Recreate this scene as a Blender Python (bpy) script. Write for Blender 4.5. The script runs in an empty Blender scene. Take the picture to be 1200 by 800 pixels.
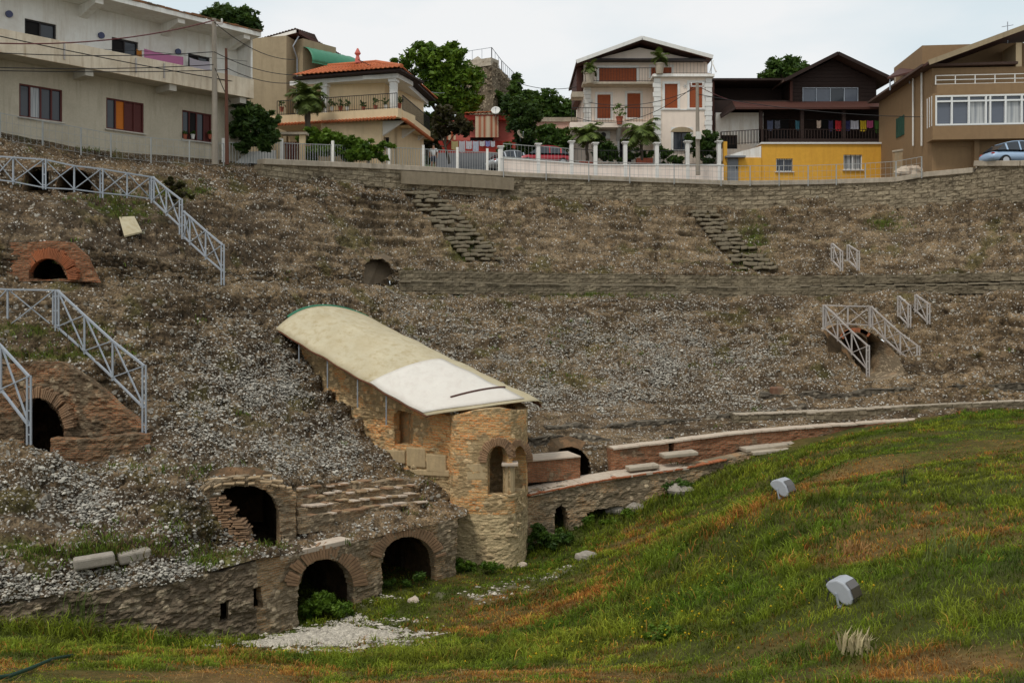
import bpy, math, random
import numpy as np
from mathutils import Vector
random.seed(7); RNG = np.random.default_rng(7)
SC = bpy.context.scene; COL = SC.collection
F = 1100.0; U0 = 600.0; V0 = 345.0          # focal length in 1200-px units, optical axis column, eye-level row

def P(u, v, d): return Vector(((u-U0)/F*d, d, (V0-v)/F*d))
def pix(p): return (U0+F*p[0]/p[1], V0-F*p[2]/p[1])
def interp(tab, u, k):
    return float(np.interp(u, [t[0] for t in tab], [t[k] for t in tab]))

# ------------------------------------------------------------------ objects
WORG = {}
def thing(name, label, cat, loc=(0,0,0), group=None):
    o = bpy.data.objects.new(name, None); COL.objects.link(o)
    o.location = loc; o.empty_display_size = .3
    o['label'] = label; o['category'] = cat
    if group: o['group'] = group
    WORG[o.name] = Vector(loc); return o
def tag(o, label, cat, group=None, kind=None):
    if label: o['label'] = label
    if cat: o['category'] = cat
    if group: o['group'] = group
    if kind: o['kind'] = kind
    return o
def link_mesh(name, me, parent, org):
    o = bpy.data.objects.new(name, me); COL.objects.link(o)
    base = WORG[parent.name] if parent else Vector((0,0,0))
    o.parent = parent; o.location = org-base; WORG[o.name] = Vector(org); return o
def np_mesh(name, V, Fc, mat, parent=None, col=None, peb=None, uv=None, smooth=True, fattr=None):
    V = np.asarray(V, dtype=np.float64); Fc = np.asarray(Fc, dtype=np.int64)
    lo = V.min(0); hi = V.max(0); org = Vector(((lo[0]+hi[0])/2, (lo[1]+hi[1])/2, lo[2]))
    W = (V-np.array(org)).astype(np.float32)
    me = bpy.data.meshes.new(name); m, k = Fc.shape
    me.vertices.add(len(W)); me.vertices.foreach_set('co', W.ravel())
    me.loops.add(m*k); me.loops.foreach_set('vertex_index', Fc.ravel().astype(np.int32))
    me.polygons.add(m); me.polygons.foreach_set('loop_start', np.arange(0, m*k, k, dtype=np.int32))
    me.polygons.foreach_set('loop_total', np.full(m, k, dtype=np.int32))
    me.update(calc_edges=True)
    me.polygons.foreach_set('use_smooth', np.full(m, smooth, dtype=bool))
    if col is not None:
        a = me.attributes.new('Col', 'FLOAT_COLOR', 'POINT')
        c = np.ones((len(W), 4), np.float32); c[:, :3] = col; a.data.foreach_set('color', c.ravel())
    if peb is not None:
        a = me.attributes.new('peb', 'FLOAT', 'POINT'); a.data.foreach_set('value', np.asarray(peb, np.float32))
    if uv is not None:
        l = me.uv_layers.new(name='UVMap'); l.data.foreach_set('uv', np.asarray(uv, np.float32)[Fc.ravel()].ravel())
    me.materials.append(mat)
    return link_mesh(name, me, parent, org)

class MB:
    def __init__(s): s.v = []; s.f = []
    def add(s, vs, fs):
        b = len(s.v); s.v += [tuple(p) for p in vs]; s.f += [tuple(i+b for i in f) for f in fs]; return s
    def hexa(s, a):                       # 8 corners: bottom 0-3 ccw, top 4-7
        return s.add(a, [(3,2,1,0),(4,5,6,7),(0,1,5,4),(1,2,6,5),(2,3,7,6),(3,0,4,7)])
    def box(s, c, sx, sy, sz, rz=0):
        c = Vector(c); ca, sa = math.cos(rz), math.sin(rz); o = []
        for z in (0, sz):
            for x, y in ((-1,-1),(1,-1),(1,1),(-1,1)):
                X, Y = x*sx/2, y*sy/2; o.append((c.x+X*ca-Y*sa, c.y+X*sa+Y*ca, c.z+z))
        return s.hexa(o)
    def fbox(s, fr, s0, s1, n0, n1, z0, z1):
        if s0 > s1: s0, s1 = s1, s0
        if n0 > n1: n0, n1 = n1, n0
        o = [fr.W(a, n, z) for z in (z0, z1) for a, n in ((s0,n1),(s1,n1),(s1,n0),(s0,n0))]
        return s.hexa(o)
    def beam(s, p, q, w, h=None, up=(0,0,1)):
        p = Vector(p); q = Vector(q); h = h or w; t = (q-p)
        if t.length < 1e-6: return s
        t.normalize(); up = Vector(up)
        if abs(t.dot(up)) > .97: up = Vector((0,1,0))
        x = t.cross(up).normalized(); y = x.cross(t).normalized()
        o = [e+x*(a*w/2)+y*(b*h/2) for e in (p, q) for a, b in ((-1,-1),(1,-1),(1,1),(-1,1))]
        return s.hexa(o)
    def tube(s, pts, r, n=6, cap=True):
        pts = [Vector(p) for p in pts]; m = len(pts)
        rs = r if isinstance(r, (list, tuple)) else [r]*m
        vs = []; px = None
        for i, p in enumerate(pts):
            t = (pts[min(i+1, m-1)]-pts[max(i-1, 0)])
            t = t.normalized() if t.length > 1e-9 else Vector((0,0,1))
            up = Vector((0,0,1)) if abs(t.z) < .95 else Vector((0,1,0))
            x = t.cross(up).normalized() if px is None else (px-t*px.dot(t)).normalized()
            px = x; y = t.cross(x)
            for k in range(n):
                a = 2*math.pi*k/n; vs.append(p+(x*math.cos(a)+y*math.sin(a))*rs[i])
        fs = [(i*n+k, i*n+(k+1)%n, (i+1)*n+(k+1)%n, (i+1)*n+k) for i in range(m-1) for k in range(n)]
        if cap: fs += [tuple(range(n-1, -1, -1)), tuple((m-1)*n+k for k in range(n))]
        return s.add(vs, fs)
    def lathe(s, c, prof, n=16):          # prof: (r, z)
        c = Vector(c); vs = [c+Vector((r*math.cos(2*math.pi*k/n), r*math.sin(2*math.pi*k/n), z)) for r, z in prof for k in range(n)]
        m = len(prof)
        fs = [(i*n+k, i*n+(k+1)%n, (i+1)*n+(k+1)%n, (i+1)*n+k) for i in range(m-1) for k in range(n)]
        fs += [tuple(range(n-1, -1, -1)), tuple((m-1)*n+k for k in range(n))]
        return s.add(vs, fs)
    def poly(s, pts): return s.add(pts, [tuple(range(len(pts)))])
    def prism(s, pts, off):               # polygon extruded by vector
        n = len(pts); off = Vector(off); a = [Vector(p) for p in pts]
        return s.add(a+[p+off for p in a], [tuple(range(n)), tuple(range(2*n-1, n-1, -1))]+[(i, i+n, (i+1) % n+n, (i+1) % n) for i in range(n)])
    def slab(s, pts, th): return s.prism(pts, (0,0,th))
    def ball(s, c, rx, ry=None, rz=None, n=10, m=7, jit=0):
        ry = ry or rx; rz = rz or rx; c = Vector(c); vs = []
        for i in range(m+1):
            th = math.pi*i/m
            for k in range(n):
                a = 2*math.pi*k/n; j = 1+random.uniform(-jit, jit)
                vs.append(c+Vector((rx*math.sin(th)*math.cos(a)*j, ry*math.sin(th)*math.sin(a)*j, rz*math.cos(th)*j)))
        fs = [(i*n+k, (i+1)*n+k, (i+1)*n+(k+1)%n, i*n+(k+1)%n) for i in range(m) for k in range(n)]
        return s.add(vs, fs)
    def each(s, name, mat, parent=None, bevel=0, smooth=False):
        """every connected piece becomes a part of its own"""
        up = list(range(len(s.v)))
        def find(i):
            while up[i] != i: up[i] = up[up[i]]; i = up[i]
            return i
        for f in s.f:
            for k in f[1:]: up[find(k)] = find(f[0])
        grp = {}
        for f in s.f: grp.setdefault(find(f[0]), []).append(f)
        for fs in grp.values():
            idx = sorted({i for f in fs for i in f}); m = {i: k for k, i in enumerate(idx)}; q = MB(); q.v = [s.v[i] for i in idx]; q.f = [tuple(m[i] for i in f) for f in fs]; q.build(name, mat, parent, bevel, smooth)
    def build(s, name, mat, parent=None, bevel=0, smooth=False, label=None):
        V = [Vector(p) for p in s.v]
        lo = [min(p[i] for p in V) for i in range(3)]; hi = [max(p[i] for p in V) for i in range(3)]
        org = Vector(((lo[0]+hi[0])/2, (lo[1]+hi[1])/2, lo[2]))
        me = bpy.data.meshes.new(name); me.from_pydata([tuple(p-org) for p in V], [], s.f); me.update()
        if smooth: me.polygons.foreach_set('use_smooth', [True]*len(me.polygons))
        me.materials.append(mat); o = link_mesh(name, me, parent, org)
        if bevel:
            b = o.modifiers.new('bevel', 'BEVEL'); b.width = bevel; b.segments = 2; b.limit_method = 'ANGLE'
        if label: o['label'] = label
        return o

# ------------------------------------------------------------------ numpy noise
def _h(ix, iy, iz, seed):
    n = (ix*374761393 + iy*668265263 + iz*2147483647*3 + seed*1274126177) & 0xFFFFFFFF
    n = ((n ^ (n >> 13))*1274126177) & 0xFFFFFFFF
    n = ((n ^ (n >> 15))*2246822519) & 0xFFFFFFFF
    return ((n ^ (n >> 16)) & 0xFFFFFF)/float(0xFFFFFF)
def vnoise(p, scale, seed=0):
    q = p*scale; i = np.floor(q).astype(np.int64); f = q-i; f = f*f*f*(f*(f*6-15)+10); r = 0
    for a in (0,1):
        for b in (0,1):
            for c in (0,1):
                w = (f[:,0] if a else 1-f[:,0])*(f[:,1] if b else 1-f[:,1])*(f[:,2] if c else 1-f[:,2])
                r = r+w*_h(i[:,0]+a, i[:,1]+b, i[:,2]+c, seed)
    return r*2-1
def fbm(p, scale, octv=4, seed=0, gain=.5):
    p = np.asarray(p, float); t = 0; a = 1; s = 0
    for k in range(octv):
        t = t+a*vnoise(p+k*17.3, scale*2**k, seed+k*7); s += a; a *= gain
    return t/s
def worley(p, scale, seed=0):
    q = np.asarray(p, float)*scale; i = np.floor(q).astype(np.int64)
    best = np.full(len(q), 9.); second = np.full(len(q), 9.); rid = np.zeros(len(q))
    for a in (-1,0,1):
        for b in (-1,0,1):
            for c in (-1,0,1):
                x, y, z = i[:,0]+a, i[:,1]+b, i[:,2]+c
                dx = x+_h(x,y,z,seed)-q[:,0]; dy = y+_h(x,y,z,seed+1)-q[:,1]; dz = z+_h(x,y,z,seed+2)-q[:,2]
                d = np.sqrt(dx*dx+dy*dy+dz*dz); m = d < best
                second = np.where(m, best, np.minimum(second, d)); rid = np.where(m, _h(x,y,z,seed+3), rid); best = np.where(m, d, best)
    return best, second, rid
def sstep(a, b, x): t = np.clip((x-a)/(b-a), 0, 1); return t*t*(3-2*t)
def inpoly(u, v, poly):
    r = np.zeros(u.shape, bool); n = len(poly)
    for i in range(n):
        x0, y0 = poly[i]; x1, y1 = poly[(i+1) % n]
        if y0 == y1: continue
        c = ((y0 > v) != (y1 > v)) & (u < (x1-x0)*(v-y0)/(y1-y0)+x0); r ^= c
    return r

# ------------------------------------------------------------------ materials
class NT:
    def __init__(s, name):
        s.m = bpy.data.materials.new(name); s.m.use_nodes = True; s.t = s.m.node_tree; s.t.nodes.clear()
        s.out = s.n('ShaderNodeOutputMaterial'); s.b = s.n('ShaderNodeBsdfPrincipled'); s.l(s.b.outputs[0], s.out.inputs[0])
    def n(s, t, **k):
        x = s.t.nodes.new(t)
        for a, b in k.items(): setattr(x, a, b)
        return x
    def l(s, a, b): s.t.links.new(a, b)
    def put(s, sock, v):
        if hasattr(v, 'links'): s.l(v, sock)
        else: sock.default_value = v
    def coord(s, which='Object'): return s.n('ShaderNodeTexCoord').outputs[which]
    def mapp(s, v, scale=(1,1,1)):
        m = s.n('ShaderNodeMapping'); s.l(v, m.inputs[0]); m.inputs['Scale'].default_value = scale; return m.outputs[0]
    def noise(s, v, scale, detail=4, rough=.55, dist=0):
        x = s.n('ShaderNodeTexNoise'); s.l(v, x.inputs['Vector']); x.inputs['Scale'].default_value = scale
        x.inputs['Detail'].default_value = detail; x.inputs['Roughness'].default_value = rough; x.inputs['Distortion'].default_value = dist; return x.outputs[0]
    def vor(s, v, scale, feature='F1'):
        x = s.n('ShaderNodeTexVoronoi', feature=feature); s.l(v, x.inputs['Vector']); x.inputs['Scale'].default_value = scale; return x
    def ramp(s, v, stops):
        r = s.n('ShaderNodeValToRGB'); s.l(v, r.inputs[0]); e = r.color_ramp.elements
        while len(e) < len(stops): e.new(.5)
        for q, (p, c) in zip(e, stops): q.position = p; q.color = (c, c, c, 1) if isinstance(c, (int, float)) else (*c, 1)
        return r.outputs[0]
    def mix(s, f, a, b, mode='MIX'):
        x = s.n('ShaderNodeMix', data_type='RGBA', blend_type=mode)
        s.put(x.inputs[0], f)
        for sock, v in ((x.inputs[6], a), (x.inputs[7], b)):
            if hasattr(v, 'links'): s.l(v, sock)
            else: sock.default_value = (*v, 1) if len(v) == 3 else v
        return x.outputs[2]
    def math(s, op, a, b=0, clamp=False):
        x = s.n('ShaderNodeMath', operation=op, use_clamp=clamp); s.put(x.inputs[0], a); s.put(x.inputs[1], b); return x.outputs[0]
    def bump(s, h, strength=.4, dist=.02, prev=None):
        b = s.n('ShaderNodeBump'); s.l(h, b.inputs['Height']); b.inputs['Strength'].default_value = strength; b.inputs['Distance'].default_value = dist
        if prev is not None: s.l(prev, b.inputs['Normal'])
        return b.outputs[0]
    def done(s, color, rough=.8, normal=None, metal=0, spec=None, alpha=None):
        s.put(s.b.inputs['Base Color'], color if hasattr(color, 'links') else (*color, 1))
        s.put(s.b.inputs['Roughness'], rough); s.b.inputs['Metallic'].default_value = metal
        if normal is not None: s.l(normal, s.b.inputs['Normal'])
        if spec is not None: s.b.inputs['Specular IOR Level'].default_value = spec
        return s.m
def plain(name, c, rough=.7, var=.18, scale=5, bump=.15, metal=0, streak=0, stain=(.10,.075,.05), spec=.3):
    t = NT(name); co = t.coord()
    n1 = t.noise(co, scale, 5, .6); n2 = t.noise(co, scale*.18, 3)
    lo = tuple(x*(1-var) for x in c); hi = tuple(min(1, x*(1+var)) for x in c)
    col = t.mix(n1, lo, hi); col = t.mix(t.math('MULTIPLY', n2, var), col, tuple(x*.6 for x in c))
    if streak:
        sv = t.noise(t.mapp(co, (2.2,2.2,.22)), 1.4, 6, .68); sm = t.ramp(sv, [(.46,0.),(.72,1.)])
        sv2 = t.noise(co, .55, 5, .7); sm2 = t.ramp(sv2, [(.45,0.),(.7,1.)])
        sm = t.math('MAXIMUM', sm, t.math('MULTIPLY', sm2, .7))
        col = t.mix(t.math('MULTIPLY', sm, streak), col, stain)
    nf = t.noise(co, scale*6, 4)
    return t.done(col, rough, t.bump(nf, bump, .02) if bump else None, metal, spec)
def foliage(name, a, b, rough=.55):
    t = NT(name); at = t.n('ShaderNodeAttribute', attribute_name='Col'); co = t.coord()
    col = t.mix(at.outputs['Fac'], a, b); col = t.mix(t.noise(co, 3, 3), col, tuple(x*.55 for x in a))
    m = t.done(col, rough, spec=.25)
    tr = t.n('ShaderNodeBsdfTranslucent'); t.l(t.mix(.5, col, (.12,.16,.02)), tr.inputs[0])
    ms = t.n('ShaderNodeMixShader'); ms.inputs[0].default_value = .22
    t.l(t.b.outputs[0], ms.inputs[1]); t.l(tr.outputs[0], ms.inputs[2]); t.l(ms.outputs[0], t.out.inputs[0]); return m
def vcol_mat(name, rough=.7, trans=.0, var=.3, scale=9):
    t = NT(name); at = t.n('ShaderNodeAttribute', attribute_name='Col'); co = t.coord()
    col = t.mix(t.math('MULTIPLY', t.noise(co, scale, 3), var), at.outputs['Color'], (0,0,0))
    m = t.done(col, rough, spec=.2)
    if trans:
        tr = t.n('ShaderNodeBsdfTranslucent'); t.l(col, tr.inputs[0]); ms = t.n('ShaderNodeMixShader'); ms.inputs[0].default_value = trans
        t.l(t.b.outputs[0], ms.inputs[1]); t.l(tr.outputs[0], ms.inputs[2]); t.l(ms.outputs[0], t.out.inputs[0])
    return m
def cavea_mat():
    t = NT('rubble_concrete'); co = t.coord()
    at = t.n('ShaderNodeAttribute', attribute_name='Col'); pb = t.n('ShaderNodeAttribute', attribute_name='peb').outputs['Fac']
    nz = t.n('ShaderNodeTexNoise'); t.l(co, nz.inputs['Vector']); nz.inputs['Scale'].default_value = 5; nz.inputs['Detail'].default_value = 3
    vm = t.n('ShaderNodeVectorMath', operation='MULTIPLY_ADD'); t.l(nz.outputs['Color'], vm.inputs[0]); vm.inputs[1].default_value = (.12,.12,.12); t.l(co, vm.inputs[2]); cd = vm.outputs[0]
    v1 = t.vor(cd, 8.5); v2 = t.vor(cd, 4.2); v3 = t.vor(cd, 15)
    n1 = t.noise(co, 1.3, 8, .68); n2 = t.noise(co, 12, 6, .7); n3 = t.noise(co, .35, 4, .6)
    base = t.mix(t.ramp(n1, [(.32,0.),(.68,1.)]), (.42,.39,.35), (1.7,1.62,1.5)); base = t.mix(1, at.outputs['Color'], base, 'MULTIPLY')
    base = t.mix(t.ramp(n2, [(.38,.8),(.55,0.)]), base, (.022,.017,.012))  # small crevices: shade painted near-black into the colour
    def stones(v, thr, prev, lo, hi, edge):
        r = t.n('ShaderNodeSeparateColor'); t.l(v.outputs['Color'], r.inputs[0])
        sel = t.math('LESS_THAN', r.outputs[0], t.math('MULTIPLY', pb, thr))
        rnd = t.ramp(v.outputs['Distance'], [(edge-.12,1.),(edge,0.)])
        m = t.math('MULTIPLY', sel, rnd)
        c = t.mix(r.outputs[1], lo, hi); c = t.mix(t.math('MULTIPLY', n2, .5), c, tuple(x*.4 for x in lo))
        return t.mix(m, prev, c), m
    c1, m2 = stones(v2, .35, base, (.16,.14,.11), (.46,.42,.35), .46)
    c2, m1 = stones(v1, .70, c1, (.30,.265,.215), (.80,.75,.66), .44)
    c3, m3 = stones(v3, .5, c2, (.24,.21,.17), (.68,.63,.55), .44)
    h = t.math('ADD', t.math('ADD', t.math('MULTIPLY', m1, .5), t.math('MULTIPLY', m2, .6)), t.math('MULTIPLY', m3, .3))
    h = t.math('ADD', h, t.math('MULTIPLY', n2, .8)); h = t.math('ADD', h, t.math('MULTIPLY', n1, 1.2))
    return t.done(c3, .95, t.bump(h, .9, .07), spec=.1)
def brickwork(name, ca, cb, mortar, bw=.30, bh=.075, stone=.35, stonec=(.26,.2,.13), plaster=0, plc=(.42,.31,.17), dark=.5, mort=.016):
    t = NT(name); uv = t.coord('UV'); co = t.coord()
    nz = t.n('ShaderNodeTexNoise'); t.l(co, nz.inputs['Vector']); nz.inputs['Scale'].default_value = 2.2; nz.inputs['Detail'].default_value = 4
    vm = t.n('ShaderNodeVectorMath', operation='MULTIPLY_ADD'); t.l(nz.outputs['Color'], vm.inputs[0]); vm.inputs[1].default_value = (.10,.07,0); t.l(uv, vm.inputs[2])
    b = t.n('ShaderNodeTexBrick'); t.l(vm.outputs[0], b.inputs['Vector'])
    for k, x in (('Scale', 1), ('Mortar Size', mort), ('Brick Width', bw), ('Row Height', bh), ('Bias', 0), ('Mortar Smooth', .3)): b.inputs[k].default_value = x
    b.inputs['Color1'].default_value = (*ca, 1); b.inputs['Color2'].default_value = (*cb, 1); b.inputs['Mortar'].default_value = (*mortar, 1)
    n0 = t.noise(co, .8, 5, .65); n1 = t.noise(co, 3.5, 6, .65); n2 = t.noise(co, 22, 4, .7)
    col = t.mix(t.ramp(n1, [(.3,.32),(.7,0.)]), b.outputs['Color'], tuple(x*.65 for x in mortar))
    v = t.vor(vm.outputs[0], 4.5); r = t.n('ShaderNodeSeparateColor'); t.l(v.outputs['Color'], r.inputs[0])
    sc = t.mix(r.outputs[1], tuple(x*.45 for x in stonec), tuple(min(1, x*1.7) for x in stonec)); sc = t.mix(t.ramp(v.outputs['Distance'], [(.38,0.),(.52,1.)]), sc, tuple(x*.6 for x in mortar))
    sm = t.ramp(n0, [(.60-stone*.35, 0.), (.66-stone*.35, 1.)]) if stone < 1 else 1.0
    if stone > 0: col = t.mix(t.math('MULTIPLY', sm, .92) if stone < 1 else .95, col, sc)
    if plaster:
        pm = t.ramp(t.noise(co, .75, 6, .62, .4), [(.62-plaster*.3,0.),(.67-plaster*.3,1.)]); col = t.mix(t.math('MULTIPLY', pm, .9), col, t.mix(n1, tuple(x*.6 for x in plc), plc))
    col = t.mix(t.ramp(t.noise(co, 1.1, 7, .7), [(.42,dark),(.60,0.)]), col, tuple(x*.38 for x in mortar))
    col = t.mix(t.ramp(n2, [(.35,.28),(.58,0.)]), col, (.03,.02,.012))
    h = t.math('ADD', t.math('MULTIPLY', b.outputs['Fac'], -.8), t.math('MULTIPLY', n2, .5)); h = t.math('ADD', h, t.math('MULTIPLY', n1, .8))
    h = t.math('SUBTRACT', h, t.math('MULTIPLY', v.outputs['Distance'], .7))
    return t.done(col, .92, t.bump(h, .8, .05), spec=.12)
def glass_mat(name, c=(.02,.024,.03), rough=.12, curtain=0):
    t = NT(name); co = t.coord(); n = t.noise(co, 1.2, 3); col = t.mix(n, c, tuple(x*1.9 for x in c))
    if curtain: col = t.mix(t.ramp(t.noise(t.mapp(co, (6,6,.2)), 2, 2), [(.4,0.),(.6,curtain)]), col, (.5,.5,.48))
    return t.done(col, rough, spec=.5)
MT = {}
def mats():
    M = MT
    M['cavea'] = cavea_mat()
    M['podium'] = brickwork('podium_brick', (.47,.25,.115), (.58,.39,.21), (.43,.335,.22), stone=.45, stonec=(.42,.33,.22), dark=.38)
    M['rubble'] = brickwork('rubble_wall', (.42,.26,.14), (.48,.345,.21), (.31,.24,.165), stone=.8, stonec=(.34,.275,.19), dark=.5)
    M['brick'] = brickwork('red_brick', (.42,.125,.05), (.48,.19,.085), (.30,.2,.125), bw=.26, bh=.07, stone=.12, dark=.4)
    M['brick_old'] = brickwork('old_brick', (.40,.15,.065), (.42,.235,.115), (.28,.2,.125), bw=.3, bh=.075, stone=.4, stonec=(.3,.235,.155), dark=.6)
    M['chapel'] = brickwork('chapel_masonry', (.80,.29,.08), (.80,.47,.19), (.68,.50,.27), bw=.34, bh=.10, stone=.42, stonec=(.56,.41,.23), plaster=.12, plc=(.76,.57,.31), dark=.12)
    M['chapel_low'] = brickwork('chapel_rubble', (.66,.38,.16), (.72,.5,.25), (.66,.5,.29), bw=.4, bh=.13, stone=.8, stonec=(.6,.46,.27), plaster=.6, plc=(.82,.63,.36), dark=.08)
    M['block'] = brickwork('stone_block_wall', (.46,.38,.26), (.36,.29,.195), (.22,.175,.115), bw=.75, bh=.30, stone=.12, stonec=(.32,.26,.18), dark=.5, mort=.03)
    M['ashlar'] = brickwork('walkway_blocks', (.34,.28,.19), (.26,.215,.145), (.16,.13,.085), bw=.8, bh=.24, stone=.0, stonec=(.27,.22,.155), dark=.5, mort=.02)
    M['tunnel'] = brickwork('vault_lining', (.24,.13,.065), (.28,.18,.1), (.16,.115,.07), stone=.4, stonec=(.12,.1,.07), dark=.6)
    M['cement'] = plain('weathered_cement', (.46,.39,.30), .9, .3, 4, .4, streak=.5)
    M['cap'] = plain('pale_coping', (.56,.47,.37), .9, .25, 5, .3, streak=.35, stain=(.25,.11,.06))
    M['voussoir'] = plain('arch_brick', (.36,.215,.12), .9, .55, 4, .6, streak=.7, stain=(.15,.11,.075))
    M['voussoir_red'] = plain('arch_brick_red', (.42,.135,.055), .9, .5, 4, .5, streak=.5)
    M['buff_brick'] = plain('buff_brick', (.46,.33,.19), .9, .5, 4, .6, streak=.6, stain=(.17,.13,.09))
    M['sandstone'] = plain('sandy_stone', (.52,.39,.22), .9, .35, 4, .6, streak=.5, stain=(.24,.17,.1))
    M['stair'] = plain('worn_step_stone', (.26,.215,.15), .95, .45, 3, .6, streak=.75, stain=(.12,.105,.06))
    M['dark_green'] = plain('dark_green_shutter', (.03,.085,.06), .6, .2, 5, .1)
    M['leaf_green_cloth'] = plain('dark_green_cloth', (.025,.11,.06), .6, .2, 4, .1)
    M['salmon_pale'] = plain('pale_salmon_plaster', (.62,.40,.32), .85, .1, 4, .15, streak=.2)
    M['grey_rock'] = plain('grey_rock', (.34,.30,.25), .9, .35, 6, .6, streak=.4, stain=(.15,.13,.09))
    M['brick_lump'] = plain('worn_brick_lump', (.20,.10,.06), .9, .5, 3, .7, streak=.7, stain=(.2,.16,.11))
    M['facing'] = plain('stained_cement_facing', (.26,.21,.145), .9, .3, 4, .4, streak=.6, stain=(.13,.10,.06))
    M['seam'] = plain('canopy_seam', (.27,.215,.13), .7, .2, 5, .05)
    M['ledge'] = brickwork('eroded_ledge', (.30,.25,.18), (.26,.215,.16), (.17,.145,.11), bw=.9, bh=.3, stone=1, stonec=(.24,.205,.155), dark=.55)
    M['steel'] = plain('galvanised_steel', (.36,.39,.43), .5, .15, 6, .05, .25, spec=.5)
    M['steel_rust'] = plain('dull_steel', (.50,.46,.43), .55, .25, 6, .05, .2, streak=.4, stain=(.2,.1,.05))
    M['canopy'] = plain('canopy_fibreglass', (.55,.48,.325), .6, .2, 1.2, .1, streak=.8, stain=(.36,.27,.13))
    M['canopy_white'] = plain('white_sheet', (.69,.645,.575), .55, .1, 2, .08, streak=.4, stain=(.5,.42,.36))
    M['rust'] = plain('rusty_metal', (.16,.06,.03), .8, .4, 6, .3)
    M['wood_dark'] = plain('dark_timber', (.028,.014,.010), .75, .5, 3, .3)
    M['wood_red'] = plain('red_timber', (.075,.026,.017), .7, .4, 3, .25)
    M['white'] = plain('white_paint', (.72,.70,.66), .7, .07, 5, .1, streak=.16)
    M['white_dirty'] = plain('stained_white_plaster', (.84,.82,.77), .85, .1, 4, .2, streak=.5, stain=(.45,.35,.24))
    M['parapet'] = plain('stained_parapet_plaster', (.76,.65,.5), .85, .12, 3, .2, streak=.75, stain=(.36,.24,.13))
    M['grey_plaster'] = plain('grey_roughcast', (.52,.46,.355), .92, .16, 12, .5, streak=.4, stain=(.20,.16,.11))
    M['soffit'] = plain('soffit_plaster', (.52,.48,.41), .9, .1, 4, .2, streak=.3)
    M['taupe'] = plain('taupe_plaster', (.34,.265,.165), .9, .15, 5, .2, streak=.4, stain=(.14,.1,.06))
    M['cream'] = plain('cream_plaster', (.72,.55,.34), .85, .08, 4, .15, streak=.18)
    M['pink'] = plain('pale_pink_plaster', (.82,.69,.58), .85, .06, 4, .15, streak=.12)
    M['pinkwall'] = plain('pink_garden_wall', (.84,.72,.63), .85, .08, 4, .15, streak=.25, stain=(.3,.2,.16))
    M['shutter'] = plain('red_brown_shutter', (.31,.07,.018), .6, .2, 5, .1)
    M['redwall'] = plain('red_plaster', (.42,.045,.03), .8, .12, 4, .15, streak=.15, stain=(.2,.03,.02))
    M['salmon'] = plain('salmon_plaster', (.52,.14,.11), .8, .12, 4, .15, streak=.15, stain=(.3,.08,.05))
    M['yellow'] = plain('ochre_plaster', (.72,.38,.05), .85, .12, 4, .15, streak=.4, stain=(.45,.2,.03))
    M['brown'] = plain('brown_plaster', (.26,.165,.085), .85, .12, 4, .2, streak=.2, stain=(.12,.075,.045))
    M['tile'] = plain('terracotta_tile', (.52,.15,.055), .8, .4, 6, .25, streak=.4, stain=(.16,.06,.035))
    M['tile_dark'] = plain('old_roof_tile', (.10,.06,.045), .85, .4, 6, .3)
    M['glass'] = glass_mat('window_glass'); M['glass_blue'] = glass_mat('grey_blue_glass', (.07,.08,.10), .15)
    M['curtain'] = glass_mat('curtained_glass', (.16,.17,.18), .2, .8)
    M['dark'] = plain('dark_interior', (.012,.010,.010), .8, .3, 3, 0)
    M['redframe'] = plain('maroon_window_frame', (.10,.022,.018), .6, .2, 6, .05)
    M['orange'] = plain('orange_curtain', (.55,.16,.02), .8, .15, 8, .1)
    M['whiteframe'] = plain('white_window_frame', (.72,.72,.70), .5, .05, 6, .05)
    M['darkframe'] = plain('dark_window_frame', (.03,.025,.025), .6, .2, 6, .05)
    M['iron'] = plain('black_iron', (.025,.022,.022), .6, .3, 8, .05)
    M['fence'] = plain('grey_painted_fence', (.36,.37,.36), .6, .2, 8, .05, streak=.25, stain=(.2,.13,.08))
    M['concrete_pole'] = plain('concrete_pole', (.30,.26,.21), .9, .2, 5, .3, streak=.3)
    M['pole_rust'] = plain('rusty_pole', (.13,.055,.035), .8, .3, 5, .2)
    M['cable'] = plain('black_cable', (.02,.018,.018), .6, .2, 5, 0)
    M['cable_red'] = plain('dark_red_cable', (.12,.03,.03), .6, .2, 5, 0)
    M['green_awn'] = plain('green_awning', (.045,.20,.115), .5, .15, 3, .05, streak=.2, stain=(.03,.09,.05))
    M['bark'] = plain('bark', (.09,.07,.05), .95, .4, 6, .6)
    M['stone'] = plain('pale_stone', (.50,.45,.37), .9, .3, 6, .5, streak=.3, stain=(.16,.14,.11))
    M['asphalt'] = plain('dusty_road', (.16,.145,.125), .95, .2, 3, .2)
    M['pot'] = plain('terracotta_pot', (.34,.09,.05), .8, .2, 6, .1)
    M['greypaint'] = plain('grey_door_paint', (.22,.23,.25), .6, .1, 4, .05)
    M['leaf_dark'] = foliage('dark_leaf', (.022,.05,.010), (.10,.18,.03))
    M['leaf'] = foliage('green_leaf', (.03,.07,.010), (.13,.23,.03))
    M['leaf_mid'] = foliage('mid_leaf', (.028,.065,.010), (.13,.23,.03))
    M['leaf_bright'] = foliage('bright_leaf', (.05,.11,.010), (.24,.38,.03))
    M['leaf_palm'] = foliage('palm_leaf', (.05,.08,.015), (.27,.35,.08))
    M['leaf_dry'] = foliage('brown_leaf', (.035,.028,.012), (.10,.08,.03))
    M['blade'] = vcol_mat('grass_blade', .6, .25, .25, 3)
    M['vstone'] = vcol_mat('rubble_stone', .9, 0, .4, 30)
    M['cloth'] = vcol_mat('laundry_cloth', .85, .15, .15, 4)
    M['lamp_grey'] = plain('grey_lamp_housing', (.36,.375,.40), .45, .08, 6, .03, spec=.5)
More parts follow.
